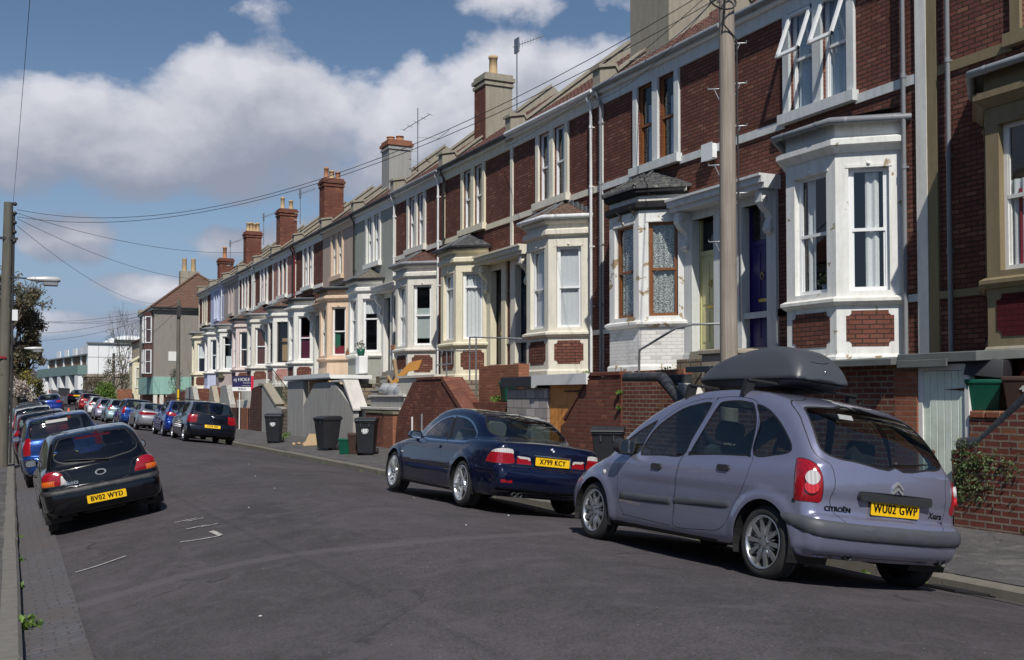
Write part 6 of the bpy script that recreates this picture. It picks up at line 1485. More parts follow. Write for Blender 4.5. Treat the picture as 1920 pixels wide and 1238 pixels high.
m = MB(); m.box(XG-.1, 12.6, 38.2, 45.25, 2.52, 2.66); m.box(XG-.13, XG-.1, 38.2, 45.25, 2.56, 2.72); m.build('flat_roof', MATS['white_board'], sh)
# --- further walls
o = gwall('garden_wall', 'brick and cement wall with sloping cement coping behind the wheeled bin with emblem', 'garden wall', [(49.9, -.1), (52.55, -.1), (52.5, 1.27), (52.1, 2.25), (50.6, 2.38), (49.9, 2.38)], XG, XG+.24, 'brick_dark')
wall_yz(MB(), [(46.1, -.1), (49.88, -.1), (49.88, 2.36), (49.6, 2.34), (47.15, 1.42), (46.1, 1.38)], XG+.002, XG+.24).build('cement_face', MATS['cement_stained'], o, bevel=.01)
m = MB(); m.prism([(XG-.04, 47.1, 1.44), (XG-.04, 49.6, 2.37), (XG-.04, 50.5, 2.40), (XG-.04, 50.4, 2.50), (XG-.04, 49.5, 2.47), (XG-.04, 47.0, 1.54)], (.4, 0, 0)); m.build('coping', MATS['cement'], o, bevel=.01)
wall_yz(MB(), [(44.95, -.1), (46.1, -.1), (46.1, 1.3), (44.95, 1.35)], XG+.003, XG+.24).build('stone_stub', MATS['rubble_stone'], o)
o = thing('railing', 'green wrought iron railing climbing the sloping wall', 'railing', (11.6, 48, 1.5)); m = MB()
m.tube([(11.5, 46.3, 2.1), (11.5, 49.9, 3.25), (11.5, 50.6, 3.3)], .022, 6); m.tube([(11.5, 46.3, 1.5), (11.5, 50.4, 2.6)], .016, 6)
for k in range(16): y = 46.3+k*.25; z = 1.5+k*.25*.27; m.tube([(11.5, y, z), (11.5, y+.05, z+.3), (11.5, y-.05, z+.45), (11.5, y, z+.65)], .013, 5)
m.build('bars', MATS['green_iron'], o)
o = gwall('garden_wall', 'cream painted wall behind the estate agent board', 'garden wall', [(52.6, .2), (58.5, .2), (58.5, 2.3), (57.2, 2.72), (52.6, 2.72)], 11.9, 12.1, 'offwhite')
m = MB(); m.box(11.4, 11.7, 52.6, 57.2, .2, 1.68); m.build('lower_wall', MATS['cream'], o, bevel=.01)
o = gwall('garden_wall', 'low dark brick wall behind the dark blue hatchback', 'garden wall', [(52.6, -.1), (57.6, -.1), (57.6, 1.28), (52.6, 1.28)], XG, XG+.22, 'brick_dark')
m = MB(); m.box(XG-.03, XG+.25, 53.0, 54.6, -.1, 1.30); m.build('brick_pier', MATS['brick_orange'], o)
for (y0, y1, lb, mt) in ((57.3, 60.6, 'tapering brown brick and cement wall left of the estate agent board', 'cement_stained'), (61.6, 64.0, 'tapering cement wall with brick return, second from the wooden pole', 'rendered_beige'), (68.4, 72.8, 'stained tapering cement wall nearest the grey end house', 'cement_stained')):
    o = gwall('garden_wall', lb, 'garden wall', [(y0, -.1), (y1, -.1), (y1-.1, 1.35), (y1-.5, 2.45), (y0+1.3, 2.5), (y0+.15, 1.45)], XG, XG+.3, mt)
    m = MB(); m.box(XG+.3, 12.6, y1-.6, y1-.2, .0, 2.4); m.build('brick_return', MATS['brick_garden'], o)
for (y0, y1, lb) in ((64.1, 68.3, 'low red brick wall between two tapering cement walls'), (72.9, 81.0, 'long low red brick wall at the end of the terrace')):
    o = gwall('garden_wall', lb, 'garden wall', [(y0, -.1), (y1, -.1), (y1, 2.0 if y0 > 70 else 1.4), (y0, 2.2 if y0 > 70 else 1.4)], XG, XG+.22, 'brick_garden')
# ------------------------------------------------------------------ bins, boxes, signs, poles, wires, weeds
plain('bin_plastic', s2l((44, 46, 52)), .5, var=.12, scale=3, dirt=(.06, .06, .058), dirt_amt=.4); plain('bin_green', s2l((10, 84, 66)), .45, var=.1); plain('bin_brown', s2l((70, 52, 46)), .6, var=.12); plain('bin_lid', s2l((48, 48, 52)), .55, var=.12)
plain('emblem_white', (.72, .73, .74), .5, var=.05); plain('emblem_grey', (.25, .26, .28), .5); plain('card', s2l((176, 150, 116)), .9, var=.2); plain('cone_orange', (.75, .14, .03), .5)
def wheelie_bin(label, x, y, rz, emblem=True):
    z = pave_z(x, y); o = thing('wheeled_bin', label, 'wheeled bin', (x, y, z), 'black wheeled bins on the pavement'); o.rotation_euler = (0, 0, rz)
    # local: front faces -y
    m = MB(); A = [(-.22, -.25), (.22, -.25), (.22, .22), (-.22, .22)]; B = [(-.28, -.34), (.28, -.34), (.28, .31), (-.28, .31)]
    v = [(a, b, .06) for a, b in A]+[(a, b, .93) for a, b in B]+[(a*1.05, b*1.05, .93) for a, b in B]+[(a*1.05, b*1.05, .98) for a, b in B]
    m.add(v, [(3, 2, 1, 0)]+[(i, (i+1) % 4, 4+(i+1) % 4, 4+i) for i in range(4)]+[(4+i, 4+(i+1) % 4, 8+(i+1) % 4, 8+i) for i in range(4)]+[(8+i, 8+(i+1) % 4, 12+(i+1) % 4, 12+i) for i in range(4)]+[(12, 13, 14, 15)])
    for s_ in (-1, 1): m.box(s_*.12-.02, s_*.12+.02, -.355, -.33, .80, .93)
    _local(m, 'bin_body', MATS['bin_plastic'], o, .02)
    m = MB(); m.prism([(-.305, -.38, .975), (-.305, -.37, 1.01), (-.305, -.2, 1.06), (-.305, .25, 1.075), (-.305, .33, 1.05), (-.305, .34, .985)], (.61, 0, 0)); m.tube([(-.22, .40, 1.0), (.22, .40, 1.0)], .018, 7)
    for s_ in (-.2, .2): m.box(s_-.02, s_+.02, .3, .41, .96, 1.02)
    _local(m, 'lid', MATS['bin_plastic'], o, .015)
    for s_ in (-1, 1): m = MB(); m.lathe((s_*.24, .24, .10), (s_, 0, 0), [(-.02, .001), (-.02, .10), (.045, .10), (.05, .07), (.05, .001)], 18); _local(m, 'wheel', MATS['tyre_rubber'], o)
    if emblem:
        m = MB(); c = Vector((0, -.321, .70)); n = Vector((0, -1, .10)).normalized(); u = Vector((1, 0, 0)); w_ = n.cross(u)*-1
        m.lathe(c, n, [(.002, .098), (.006, .096), (.006, .086)], 28, 0); m.lathe(c, n, [(.005, .062), (.006, .001)], 24, 0)
        for k in range(20):
            t = 2*math.pi*k/20
            if k % 4: m.obox(c+n*.006+(u*math.cos(t)+w_*math.sin(t))*.075, (u*-math.sin(t)+w_*math.cos(t))*.006, n*.002, (u*math.cos(t)+w_*math.sin(t))*.008, 0)
        m.obox(c+n*.0075, u*.022, n*.002, w_*.034, 1); m.obox(c+n*.0085+w_*.005, u*.010, n*.002, w_*.012, 0); _local(m, 'bin_emblem', [MATS['emblem_white'], MATS['emblem_grey']], o, fixn=True)
    return o
wheelie_bin('black wheeled bin with white round emblem, furthest along the pavement', 9.12, 38.9, R(-25))
wheelie_bin('black wheeled bin standing side-on before the grey concrete shed', 9.35, 32.7, R(-75), False)
wheelie_bin('black wheeled bin with white round emblem beside the low brick wall', 9.55, 29.4, R(-28))
wheelie_bin('black wheeled bin half hidden behind the lavender car bonnet', 10.35, 17.3, R(-35), False)
def crate(name, label, cat, x, y, z, w, d, h, rz, mat, lid=None, tilt=0., lidh=.05):
    o = thing(name, label, cat, (x, y, z)); o.rotation_euler = (0, 0, rz); m = MB()
    k = .80; A = [(-w/2*k, -d/2*k), (w/2*k, -d/2*k), (w/2*k, d/2*k), (-w/2*k, d/2*k)]; B = [(-w/2, -d/2), (w/2, -d/2), (w/2, d/2), (-w/2, d/2)]
    v = [(a, b, 0) for a, b in A]+[(a, b, h*.86) for a, b in B]+[(a*1.07, b*1.07, h*.86) for a, b in B]+[(a*1.07, b*1.07, h) for a, b in B]+[(a*.93, b*.93, h*.98) for a, b in B]
    f = [(3, 2, 1, 0)]
    for q in range(4): f += [(q*4+i, q*4+(i+1) % 4, q*4+4+(i+1) % 4, q*4+4+i) for i in range(4)]
    f.append((16, 17, 18, 19)); m.add(v, f); _local(m, 'tub', MATS[mat], o, .012)
    if lid:
        m = MB(); c, s_ = math.cos(tilt), math.sin(tilt); T = lambda a, b, zz: (a, (b+d/2)*c-zz*s_-d/2, (b+d/2)*s_+zz*c+h*1.01)
        q = [(-w*.56, -d*.56), (w*.56, -d*.56), (w*.56, d*.56), (-w*.56, d*.56)]; v = [T(a, b, 0) for a, b in q]+[T(a*.9, b*.9, lidh) for a, b in q]
        m.add(v, [(3, 2, 1, 0), (4, 5, 6, 7)]+[(i, (i+1) % 4, 4+(i+1) % 4, 4+i) for i in range(4)]); _local(m, 'lid', MATS[lid], o, .01)
    return o
gb = crate('recycling_box', 'green recycling box under a deep black lid standing on the brick wall', 'recycling box', 11.42, 9.66, 1.66, .50, .42, .40, R(28), 'bin_green', 'bin_lid', R(7), .24)
bb_ = crate('food_bin', 'brown bin painted with the number 43 on the brick wall', 'bin', 11.40, 9.10, 1.66, .44, .42, .43, R(28), 'bin_brown')
m = MB(); put_text(m, '43', .11, Vector((-.226, -.04, .27)), (0, -1, 0), (-.12, 0, 1), 0, depth=.001, bold=.004)
_local(m, 'painted_number', MATS['emblem_white'], bb_, fixn=False)
m = MB(); put_text(m, '43', .11, Vector((.02, -.219, .27)), (1, 0, 0), (0, -.12, 1), 0, depth=.001, bold=.004); _local(m, 'painted_number', MATS['emblem_white'], bb_, fixn=False)
crate('recycling_box', 'small green caddy on the pavement beside the emblem bin', 'recycling box', 9.2, 30.35, pave_z(9.2), .34, .34, .46, R(-28), 'bin_green')
crate('food_bin', 'dark red bin tucked between green caddy and emblem bin', 'bin', 9.42, 30.1, pave_z(9.4), .36, .36, .62, R(-28), 'bin_brown')
crate('recycling_box', 'dark green box standing in the brick planter', 'recycling box', 11.85, 24.75, 1.72, .40, .36, .52, 0, 'bin_green')
crate('recycling_box', 'blue plastic crate behind the tapering cement wall', 'recycling box', 11.0, 61.2, .9, .6, .5, .5, 0, 'paint_blue')
tag(MB().box(12.35, 12.7, 38.95, 39.45, 2.72, 3.40).build('storage_box', MATS['white_board'], base=(12.5, 39.2, 2.72), bevel=.03), 'white box fixed below the flower pot on the bay of the sage house', 'box')
m = MB(); m.prism([(9.3, 35.5, pave_z(9.3)+.01), (10.3, 35.6, pave_z(10)+.02), (10.6, 36.9, pave_z(10)+.30), (9.9, 37.0, pave_z(10)+.33)], (0, 0, .02)); tag(m.build('cardboard_sheet', MATS['card'], base=(9.8, 36.2, .2)), 'flattened brown cardboard propped by the side-on bin', 'cardboard')
m = MB()
for k in range(14): x, y = 9.2+rj.random()*.9, 36.2+rj.random()*1.2; m.blob((x, y, pave_z(x)+.03), (.09, .12, .05), rj, 1, 0, .4)
tag(m.build('rubble', MATS['card'], base=(9.6, 36.8, .2)), kind='stuff')
# flower pots and plants on sills
def leafy(mb, c, r, n, rng, sz=.05, mi=0, flat=1.):
    for _ in range(n):
        d = Vector((rng.gauss(0, 1), rng.gauss(0, 1), rng.gauss(0, 1))); d = d/max(d.length, 1e-3)*rng.random()**.45
        p = Vector(c)+Vector((d.x*r[0], d.y*r[1], d.z*r[2])); s_ = sz*rng.uniform(.6, 1.4)
        a = Vector((rng.uniform(-1, 1), rng.uniform(-1, 1), rng.uniform(-.6, .9))).normalized(); b = a.orthogonal().normalized(); b = (Matrix.Rotation(rng.uniform(0, 6.28), 3, a) @ b)
        e = a.cross(b); mb.add([p-b*s_, p+e*s_*.45, p+b*s_, p-e*s_*.45], [(0, 1, 2, 3)], mi)
def leaf_mat(name, c1, c2):
    m = new_mat(name); N, L = nt(m); b = pbsdf(m); v = world_pos(N); n = noise(N, L, v, 7, 3); n2 = noise(N, L, v, 1.2, 3)
    cc = mixrgb(N, L, ramp(N, L, n, [(.3, 0.), (.7, 1.)]), c1, c2); cc = mixrgb(N, L, 1., cc, math_n(N, L, 'MULTIPLY_ADD', n2, .8, .6), 'MULTIPLY')
    L.new(cc, b.inputs['Base Color']); b.inputs['Roughness'].default_value = .6; b.inputs['Subsurface Weight'].default_value = 0
    tr = N.new('ShaderNodeBsdfTranslucent'); L.new(cc, tr.inputs[0]); mx = N.new('ShaderNodeMixShader'); mx.inputs[0].default_value = .25
    L.new(b.outputs[0], mx.inputs[1]); L.new(tr.outputs[0], mx.inputs[2]); L.new(mx.outputs[0], N['Material Output'].inputs[0]); MATS[name] = m
leaf_mat('leaf_green', (.045, .10, .018), (.10, .19, .04)); leaf_mat('leaf_bright', (.09, .17, .03), (.17, .28, .05)); leaf_mat('leaf_ivy', (.06, .10, .03), (.14, .20, .07)); leaf_mat('leaf_rust', (.15, .11, .07), (.20, .17, .09)); leaf_mat('leaf_dull', (.075, .085, .045), (.12, .13, .07)); leaf_mat('blossom', (.5, .42, .38), (.6, .52, .45)); leaf_mat('leaf_yellow', (.35, .28, .03), (.45, .38, .06))
plain('bark', (.09, .075, .06), .95, var=.3, scale=8); plain('bark_pale', (.16, .14, .12), .95, var=.3, scale=8)
rl = random.Random(21)
def potted(label, x, y, z, w, h, pm, n, lm, r, box=False):
    o = thing('potted_plant', label, 'potted plant', (x, y, z)); m = MB()
    if box: m.box(x-.08, x+.08, y-w/2, y+w/2, z, z+h)
    else: m.lathe((x, y, z), (0, 0, 1), [(0, .001), (0, w*.36), (h, w*.5), (h, w*.42), (h-.03, .001)], 14)
    m.build('pot', MATS[pm], o); f = MB(); leafy(f, (x, y, z+h+r*.6), (r, r*1.2 if not box else w*.45, r), n, rl, .045); f.build('foliage', MATS[lm], o, fixn=False)
potted('green plant in a green pot on the white sill of the sage house', 12.5, 39.25, 3.40, .34, .28, 'bin_green', 90, 'leaf_dull', .22)
potted('plant in a terracotta trough on the white sill of the sage house', 12.66, 41.3, 3.51, .5, .16, 'terracotta', 40, 'leaf_dull', .1, True)
potted('small plant in a red brick coloured trough on the off-white bay sill', 12.68, 35.9, 3.51, .4, .17, 'terracotta', 16, 'leaf_dull', .06, True)
potted('dry plants in a pale trough on the off-white bay sill', 13.0, 34.6, 3.51, .55, .16, 'emblem_white', 30, 'leaf_dull', .09, True)
potted('hanging basket of green leaves on the grey pink pedestal', 12.72, 68.6, 2.95, .5, .2, 'bark', 90, 'leaf_ivy', .2)
potted('plant in a white pot behind the front window of the white bay', 12.82, 14.1, 3.60, .20, .16, 'pipe_grey', 70, 'leaf_ivy', .15)
# alarm box on the brick front between the houses
m = MB(); m.prism([(XW-.16, 17.95, 6.78), (XW-.16, 18.30, 6.78), (XW-.16, 18.30, 7.10), (XW-.16, 17.95, 7.10)], (.15, 0, 0)); o = m.build('alarm_box', MATS['upvc'], HOUSES[2], bevel=.02)
# television aerials
def aerial(root, x, y, z0, z1, kind=0):
    m = MB(); m.tube([(x, y, z0), (x, y, z1)], .022, 6); 
    for z in (z0+.25, z0+.65): m.tube([(x, y, z), (x-.35, y+.1, z)], .015, 5)
    if kind == 0:
        a = Vector((x, y, z1-.1)); d = Vector((.75, -.55, .28)).normalized(); m.tube([a-d*.15, a+d*1.0], .014, 5)
        for k in range(10): p = a+d*(k*.1); m.tube([p+Vector((0, 0, -.10)), p+Vector((0, 0, .10))], .008, 4)
        m.box(x-.03, x+.02, y-.16, y+.16, z1-.35, z1+.15)
    else:
        m.tube([(x-.5, y+.4, z1-.9), (x+.35, y-.5, z1-.35)], .016, 5); a = Vector((x, y, z1-1.25)); m.tube([a, a+Vector((.95, -.3, 0))], .015, 5)
        for k in range(5): p = Vector((x-.5, y+.4, z1-.9))+Vector((.85, -.9, .55))*(k/4); m.tube([p+Vector((-.18, -.12, 0)), p+Vector((.18, .12, 0))], .008, 4)
        q = a+Vector((.95, -.3, 0)); m.tube([q+Vector((-.2, .1, -.1)), q+Vector((.3, -.2, .35))], .012, 5)
    return m.build('aerial', MATS['aerial_metal'], root)
aerial(HOUSES[4], 15.9, 32.6, 11.4, 14.0, 0); aerial(HOUSES[6], 15.9, 42.2, 11.6, 14.1, 1); aerial(HOUSES[10], 15.9, 61.7, 12.0, 13.9, 0); aerial(HOUSES[12], 15.9, 71.3, 12, 14.0, 0); aerial(HOUSES[14], 15.5, 80.6, 11.4, 13.4, 0)
m = MB(); m.tube([(15.2, 22.2, 12.9), (15.2, 22.2, 15.5)], .02, 6); m.build('aerial', MATS['aerial_metal'], HOUSES[2])
# estate agent's board
sg = thing('estate_agent_board', 'navy and red CJ HOLE board with white SOLD strip on a white post', 'sign', (10.95, 54.2, .1))
m = MB(); m.box(10.92, 10.97, 54.22, 54.27, .1, 2.2); m.build('post', MATS['white_board'], sg)
ex = Vector((.93, -.36, 0)).normalized(); o0 = Vector((11.08, 54.1, 2.52)); nn = Vector((-ex.y, ex.x, 0)); nn = nn if nn.y < 0 else -nn
plain('board_navy', s2l((28, 26, 78)), .5, var=.05); plain('board_red', s2l((200, 30, 62)), .5, var=.05); plain('board_white', (.8, .8, .8), .5, var=.03)
m = MB(); up = Vector((0, 0, 1))
def bd(a0, a1, b0, b1, mi, c=.0): m.prism([o0+ex*a+up*b-nn*.015 for a, b in ((a0, b0), (a1, b0), (a1, b1), (a0, b1))], nn*(.03+c), mi)
bd(-.52, .40, -.18, .38, 0); bd(.40, .53, -.38, .38, 1); bd(-.52, .40, -.38, -.18, 2)
put_text(m, 'cj HOLE', .235, o0+ex*-.05+up*.19+nn*.018, ex, up, 2, bold=.008, depth=.003); put_text(m, 'estate agents', .07, o0+ex*.2+up*.03+nn*.018, ex, up, 2, depth=.002); put_text(m, 'residential lettings', .055, o0+ex*.15+up*-.11+nn*.018, ex, up, 2, depth=.002); put_text(m, 'SOLD', .15, o0+ex*-.04+up*-.28+nn*.018, ex, up, 0, depth=.002, bold=.004)
m.build('board', [MATS['board_navy'], MATS['board_red'], MATS['board_white']], sg, fixn=False)
# poles
def wood_mat(name, c1, c2):
    m = new_mat(name); N, L = nt(m); b = pbsdf(m); v = world_pos(N); mp = N.new('ShaderNodeMapping'); mp.inputs['Scale'].default_value = (26, 26, .7); L.new(v, mp.inputs[0])
    n = noise(N, L, mp.outputs[0], 1.5, 7, .65); cc = mixrgb(N, L, ramp(N, L, n, [(.3, 0.), (.7, 1.)]), c1, c2); n2 = noise(N, L, v, 1.4, 5); cc = mixrgb(N, L, 1., cc, math_n(N, L, 'MULTIPLY_ADD', n2, .5, .75), 'MULTIPLY')
    vo = N.new('ShaderNodeTexVoronoi'); vo.inputs['Scale'].default_value = 2.6; L.new(v, vo.inputs['Vector']); cc = mixrgb(N, L, ramp(N, L, vo.outputs['Distance'], [(.04, .9), (.09, 0.)]), cc, tuple(x*.3 for x in c1))
    L.new(cc, b.inputs['Base Color']); b.inputs['Roughness'].default_value = .9; L.new(bump(N, L, n, .5, .01), b.inputs['Normal']); MATS[name] = m
wood_mat('pole_pale', (.22, .18, .145), (.38, .33, .285)); wood_mat('pole_grey', (.09, .085, .07), (.16, .15, .125)); wood_mat('pole_dark', (.05, .045, .04), (.09, .08, .07))
plain('cable', (.03, .03, .033), .6); plain('cable_pale', (.5, .48, .44), .6); plain('lamp_grey', (.55, .56, .56), .45, .2)
def pole(label, x, y, z0, z1, r0, r1, mat, lean=(0, 0)):
    o = thing('utility_pole', label, 'pole', (x, y, z0)); m = MB(); n = 9
    m.tube([(x+lean[0]*k/n, y+lean[1]*k/n, z0-.4+(z1-z0+.4)*k/n) for k in range(n+1)], [r0+(r1-r0)*k/n for k in range(n+1)], 18); m.build('timber_post', MATS[mat], o); return o
p1 = pole('pale wooden utility pole with step bolts rising behind the lavender car', 10.2, 13.42, .2, 8.4, .145, .118, 'pole_pale')
for z, s_ in ((4.25, -1), (5.0, 1), (5.45, -1), (6.05, 1), (6.65, -1), (6.72, 1), (7.35, 1)):
    m = MB(); e = Vector((.80, -.6, 0))*s_; c = Vector((10.2, 13.42, z)); m.tube([c+e*.09, c+e*.30, c+e*.30+Vector((0, 0, .035))], .013, 6); m.tube([c+e*.12+Vector((0, 0, -.18)), c+e*.20], .010, 5); m.build('step_bolt', MATS['metal_grey'], p1)
m = MB(); m.tube([(10.09, 13.28, 8.3), (10.05, 13.3, 7.6), (10.28, 13.28, 7.4), (10.30, 13.30, 6.5), (10.33, 13.3, 3)], .014, 6); m.tube([(10.0+.25*math.cos(t), 13.25, 7.95+.13*math.sin(t)) for t in [k*.5 for k in range(14)]], .014, 6); m.build('pole_cable', MATS['cable'], p1)
p2 = pole('grey wooden utility pole carrying a street lamp on the left pavement', .12, 32.7, -.09, 7.25, .17, .12, 'pole_grey', (.08, 0))
m = MB(); m.tube([(.34, 32.6, 0), (.34, 32.6, 6.9)], .035, 6); m.build('cable_duct', MATS['cable'], p2)
m = MB(); m.box(.33, .47, 32.5, 32.62, 3.95, 4.25); m.build('fuse_box', MATS['upvc'], p2); m = MB(); m.box(.0, .2, 32.52, 32.535, 2.9, 2.96); m.build('red_band', MATS['lamp_red'], p2)
m = MB()
for k in range(5):
    for s_ in (.30, -.18): m.lathe((s_+.06, 32.55, 6.1+k*.26), (0, 0, 1), [(0, .02), (.03, .055), (.08, .055), (.11, .02)], 8)
m.box(-.25, .45, 32.58, 32.64, 6.2, 6.27); m.build('insulator_rack', MATS['cable'], p2)
def lamp(root, x, y, z, L=1.15, s=1.):
    e = sub_empty('lamp_arm', root, Vector((x, y, z))-root.location)
    m = MB(); m.tube([(x, y, z), (x+.55*s, y-.05, z-.03)], .022, 7); m.build('arm', MATS['cable'], e)
    m = MB(); q = [(.42, .03, .03), (.55, .08, .06), (.85, .12, .09), (1.15, .12, .09), (1.24, .06, .05)]
    vs = []; n = 10
    for (d, w_, h_) in q:
        for k in range(n): t = 2*math.pi*k/n; vs.append((x+d*s, y-.05+math.cos(t)*w_*s, z-.03+math.sin(t)*h_*s))
    m.add(vs, [(i*n+k, i*n+(k+1) % n, (i+1)*n+(k+1) % n, (i+1)*n+k) for i in range(len(q)-1) for k in range(n)], 0, True); m.add(vs[:n], [tuple(range(n))]); m.add(vs[-n:], [tuple(range(n))])
    m.build('lamp_head', MATS['lamp_grey'], e); m = MB(); m.box(x+.82*s, x+1.18*s, y-.05-.09*s, y-.05+.09*s, z-.20*s, z-.10*s); m.build('lamp_lens', MATS['pipe_grey'], e, bevel=.02)
lamp(p2, .25, 32.6, 5.16, s=1.05)
p3 = pole('slim dark utility pole standing before the grey end house', 9.9, 67.5, 0, 7.75, .14, .10, 'pole_grey'); m = MB(); m.box(9.78, 10.02, 67.3, 67.4, 6.7, 7.4); m.build('junction_box', MATS['cable'], p3); m = MB(); m.box(9.85, 9.95, 67.34, 67.36, 1.6, 2.3); m.build('yellow_plate', MATS['plate_yellow'], p3)
p4 = pole('distant dark utility pole in front of the white building', 8.9, 97, .8, 5.6, .13, .10, 'pole_dark')
for (x, y, z, lb) in ((.0, 73, 4.9, 'far street lamp half hidden by the brown tree, upper one'), (-.3, 128, 7.2, 'furthest street lamp low against the brown tree')):
    o = thing('street_lamp', lb, 'street lamp', (x, y, rise(y))); m = MB(); m.tube([(x, y, rise(y)-.3), (x, y, z)], .06, 8); m.build('post', MATS['gutter_grey'], o); lamp(o, x+.9, y, z, s=1.3 if y < 100 else 2.0)
# overhead wires
def wire(label, a, b, sag, r=.0068, mat='cable', group='overhead wires strung across the street'):
    a, b = Vector(a), Vector(b); n = 26; P = [a+(b-a)*(k/n)-Vector((0, 0, sag*4*(k/n)*(1-k/n))) for k in range(n+1)]
    return tag(MB().tube(P, r, 5).build('overhead_wire', MATS[mat], base=tuple(a)), label, 'wire', group)
A_ = (.42, 32.6, 7.05)
wire('upper of two long wires from the left pole to the right pole', A_, (10.12, 13.35, 8.32), 1.45); wire('lower of two long wires from the left pole to the right pole', (.42, 32.6, 6.85), (10.12, 13.5, 8.1), 1.3)
wire('wire from the left pole to the peach house eaves', (.42, 32.6, 6.95), (13.2, 50, 9.2), .75); wire('wire from the left pole to the far brick house eaves', (.42, 32.6, 6.8), (13.2, 63, 9.1), .9); wire('drooping wire from the left pole to the grey end house roof', (.42, 32.6, 6.6), (12.4, 83.2, 9.4), 1.2)
wire('black wire rising overhead from the left pole towards the viewer', (.3, 32.5, 7.0), (.32, -6, 8.1), .45, .0045)
for k, (y, z) in enumerate(((27.8, 9.1), (22.8, 9.2))): wire('service wire from the right pole to the %s' % ['cream and yellow house fronts', 'eaves beside the white downpipe', 'eaves of the off-white bay house'][k], (10.15, 13.45, 8.35-.1*k), (13.2, y, z), .25+.1*k, .006)
wire('pale cable from the right pole up to the cement chimney', (10.2, 13.6, 8.2), (14.6, 23.6, 10.6), .25, .012, 'cable_pale')
for k, (a, b, sg_) in enumerate((((9.95, 67.5, 7.6), (-1, 95, 7.2), .9), ((9.95, 67.5, 7.5), (-1, 100, 8.6), .7), ((9.95, 67.5, 7.4), (-1, 90, 6.4), 1.0), ((9.95, 67.5, 7.3), (8.9, 97, 5.5), .5), ((10.0, 82.8, 7.9), (-1, 92, 8.0), .5), ((10.0, 82.8, 7.6), (-1, 104, 9.3), .6))):
    wire('thin distant wire fanning from the far poles across the sky', a, b, sg_, .011, 'cable', 'thin distant wires by the end house')
# traffic cone, drain grate, litter and weeds
o = thing('traffic_cone', 'small orange traffic cone far down the road', 'traffic cone', (4.0, 72, road_z(4, 72))); m = MB(); z = road_z(4, 72); m.lathe((4.0, 72, z), (0, 0, 1), [(0, .001), (0, .24), (.05, .22), (.06, .17), (.75, .035), (.76, .001)], 16); m.build('cone_body', MATS['cone_orange'], o); m = MB(); m.lathe((4.0, 72, z), (0, 0, 1), [(.33, .122), (.5, .09)], 16); m.build('white_band', MATS['emblem_white'], o)
ground_strip('white_line', [(.80, 12.76), (1.07, 12.80), (1.34, 12.92)], .04, 'worn_white_paint', .012, .2, rl); ground_strip('white_line', [(1.95, 12.97), (2.15, 12.86), (2.38, 12.8)], .04, 'worn_white_paint', .012, .3, rl); ground_strip('white_line', [(2.38, 12.82), (2.36, 13.3)], .06, 'worn_white_paint', .0125, .4, rl)
for (x, y, a) in ((2.29, 14.0, .12), (2.43, 13.87, .1), (2.3, 14.9, .14), (2.40, 14.75, .1)): ground_strip('white_line', [(x-a, y), (x+a, y-.05)], .04, 'worn_white_paint', .012, .4, rl)
dg = thing('drain_grate', 'iron drain grate in the gutter behind the lavender car', 'drain', (7.9, 7.1, .03)); m = MB()
for k in range(9): y = 6.85+k*.06; m.obox((7.85, y, road_z(7.85, y)+.022), (.22, 0, -.033), (0, .017, 0), (0, 0, .012))
for x in (7.62, 8.08): m.obox((x, 7.09, road_z(x, 7.09)+.020), (.02, 0, -.003), (0, .29, 0), (0, 0, .012))
m.build('iron_bars', MATS['gutter_black'], dg)
plain('dark_hole', (.006, .006, .006), .9); m = MB(); m.add([(x, y, road_z(x, y)+.013) for x, y in ((7.63, 6.82), (8.07, 6.82), (8.07, 7.36), (7.63, 7.36))], [(0, 1, 2, 3)]); m.build('drain_pit', MATS['dark_hole'], dg, fixn=False)
def weeds(pts, name='weeds'):
    m = MB()
    for (x, y, z, r, n) in pts: leafy(m, (x, y, z+r*.35), (r, r*1.1, r*.6), n, rl, .035)
    return tag(m.build(name, MATS['leaf_bright'], fixn=False), kind='stuff')
W_ = [(.26, 10.35, -.2, .13, 90), (.24, 12.6, -.2, .05, 20), (.3, 14.5, -.2, .05, 16), (.32, 17, -.2, .05, 14), (7.95, 7.55, .04, .07, 40), (10.95, 9.0, .22, .12, 120), (10.85, 8.6, .22, .12, 120), (10.95, 9.4, .24, .14, 110), (10.9, 8.1, .22, .12, 110), (11.02, 10.0, .3, .10, 70), (8.1, 6.3, .06, .06, 30), (10.0, 41.7, .18, .22, 160), (10.3, 42.3, .18, .2, 120), (11.0, 44.5, .2, .2, 90), (10.9, 50, .1, .12, 60), (10.9, 53, .1, .14, 70), (12.0, 17.8, 2.3, .14, 60), (12.1, 21.2, 2.3, .14, 50), (11.8, 25.4, 1.72, .18, 120), (11.05, 18.05, 1.9, .07, 50), (11.05, 18.05, 1.6, .06, 40), (11.6, 80, 2.2, .6, 160)]
for k in range(50): x = XK-.03-rl.random()*.05; y = rl.uniform(5, 60); W_.append((x, y, .0, .025, 6))
weeds(W_)
m = MB()
for k in range(150): leafy(m, (10.735, 9.62-abs(rl.gauss(0, .33)), .55+rl.random()*.72), (.04, .07, .08), 6, rl, .02)
for k in range(40): leafy(m, (10.72, 9.5-rl.random()*.9, 1.05+rl.gauss(0, .07)), (.04, .08, .04), 6, rl, .02)
tag(m.build('ivy', MATS['leaf_ivy'], base=(10.7, 9.3, .3), fixn=False), 'small leaved ivy creeping over the dark brick wall', 'ivy')
m = MB()
for k in range(14):
    x, y = (rl.uniform(.5, 7.9), rl.uniform(7.5, 26)); s_ = rl.uniform(.005, .012); z = rz_w(x, y)+.006; t = rl.uniform(0, 3); m.obox((x, y, z), (s_*math.cos(t), s_*math.sin(t), 0), (-s_*.5*math.sin(t), s_*.5*math.cos(t), 0), (0, 0, .004))
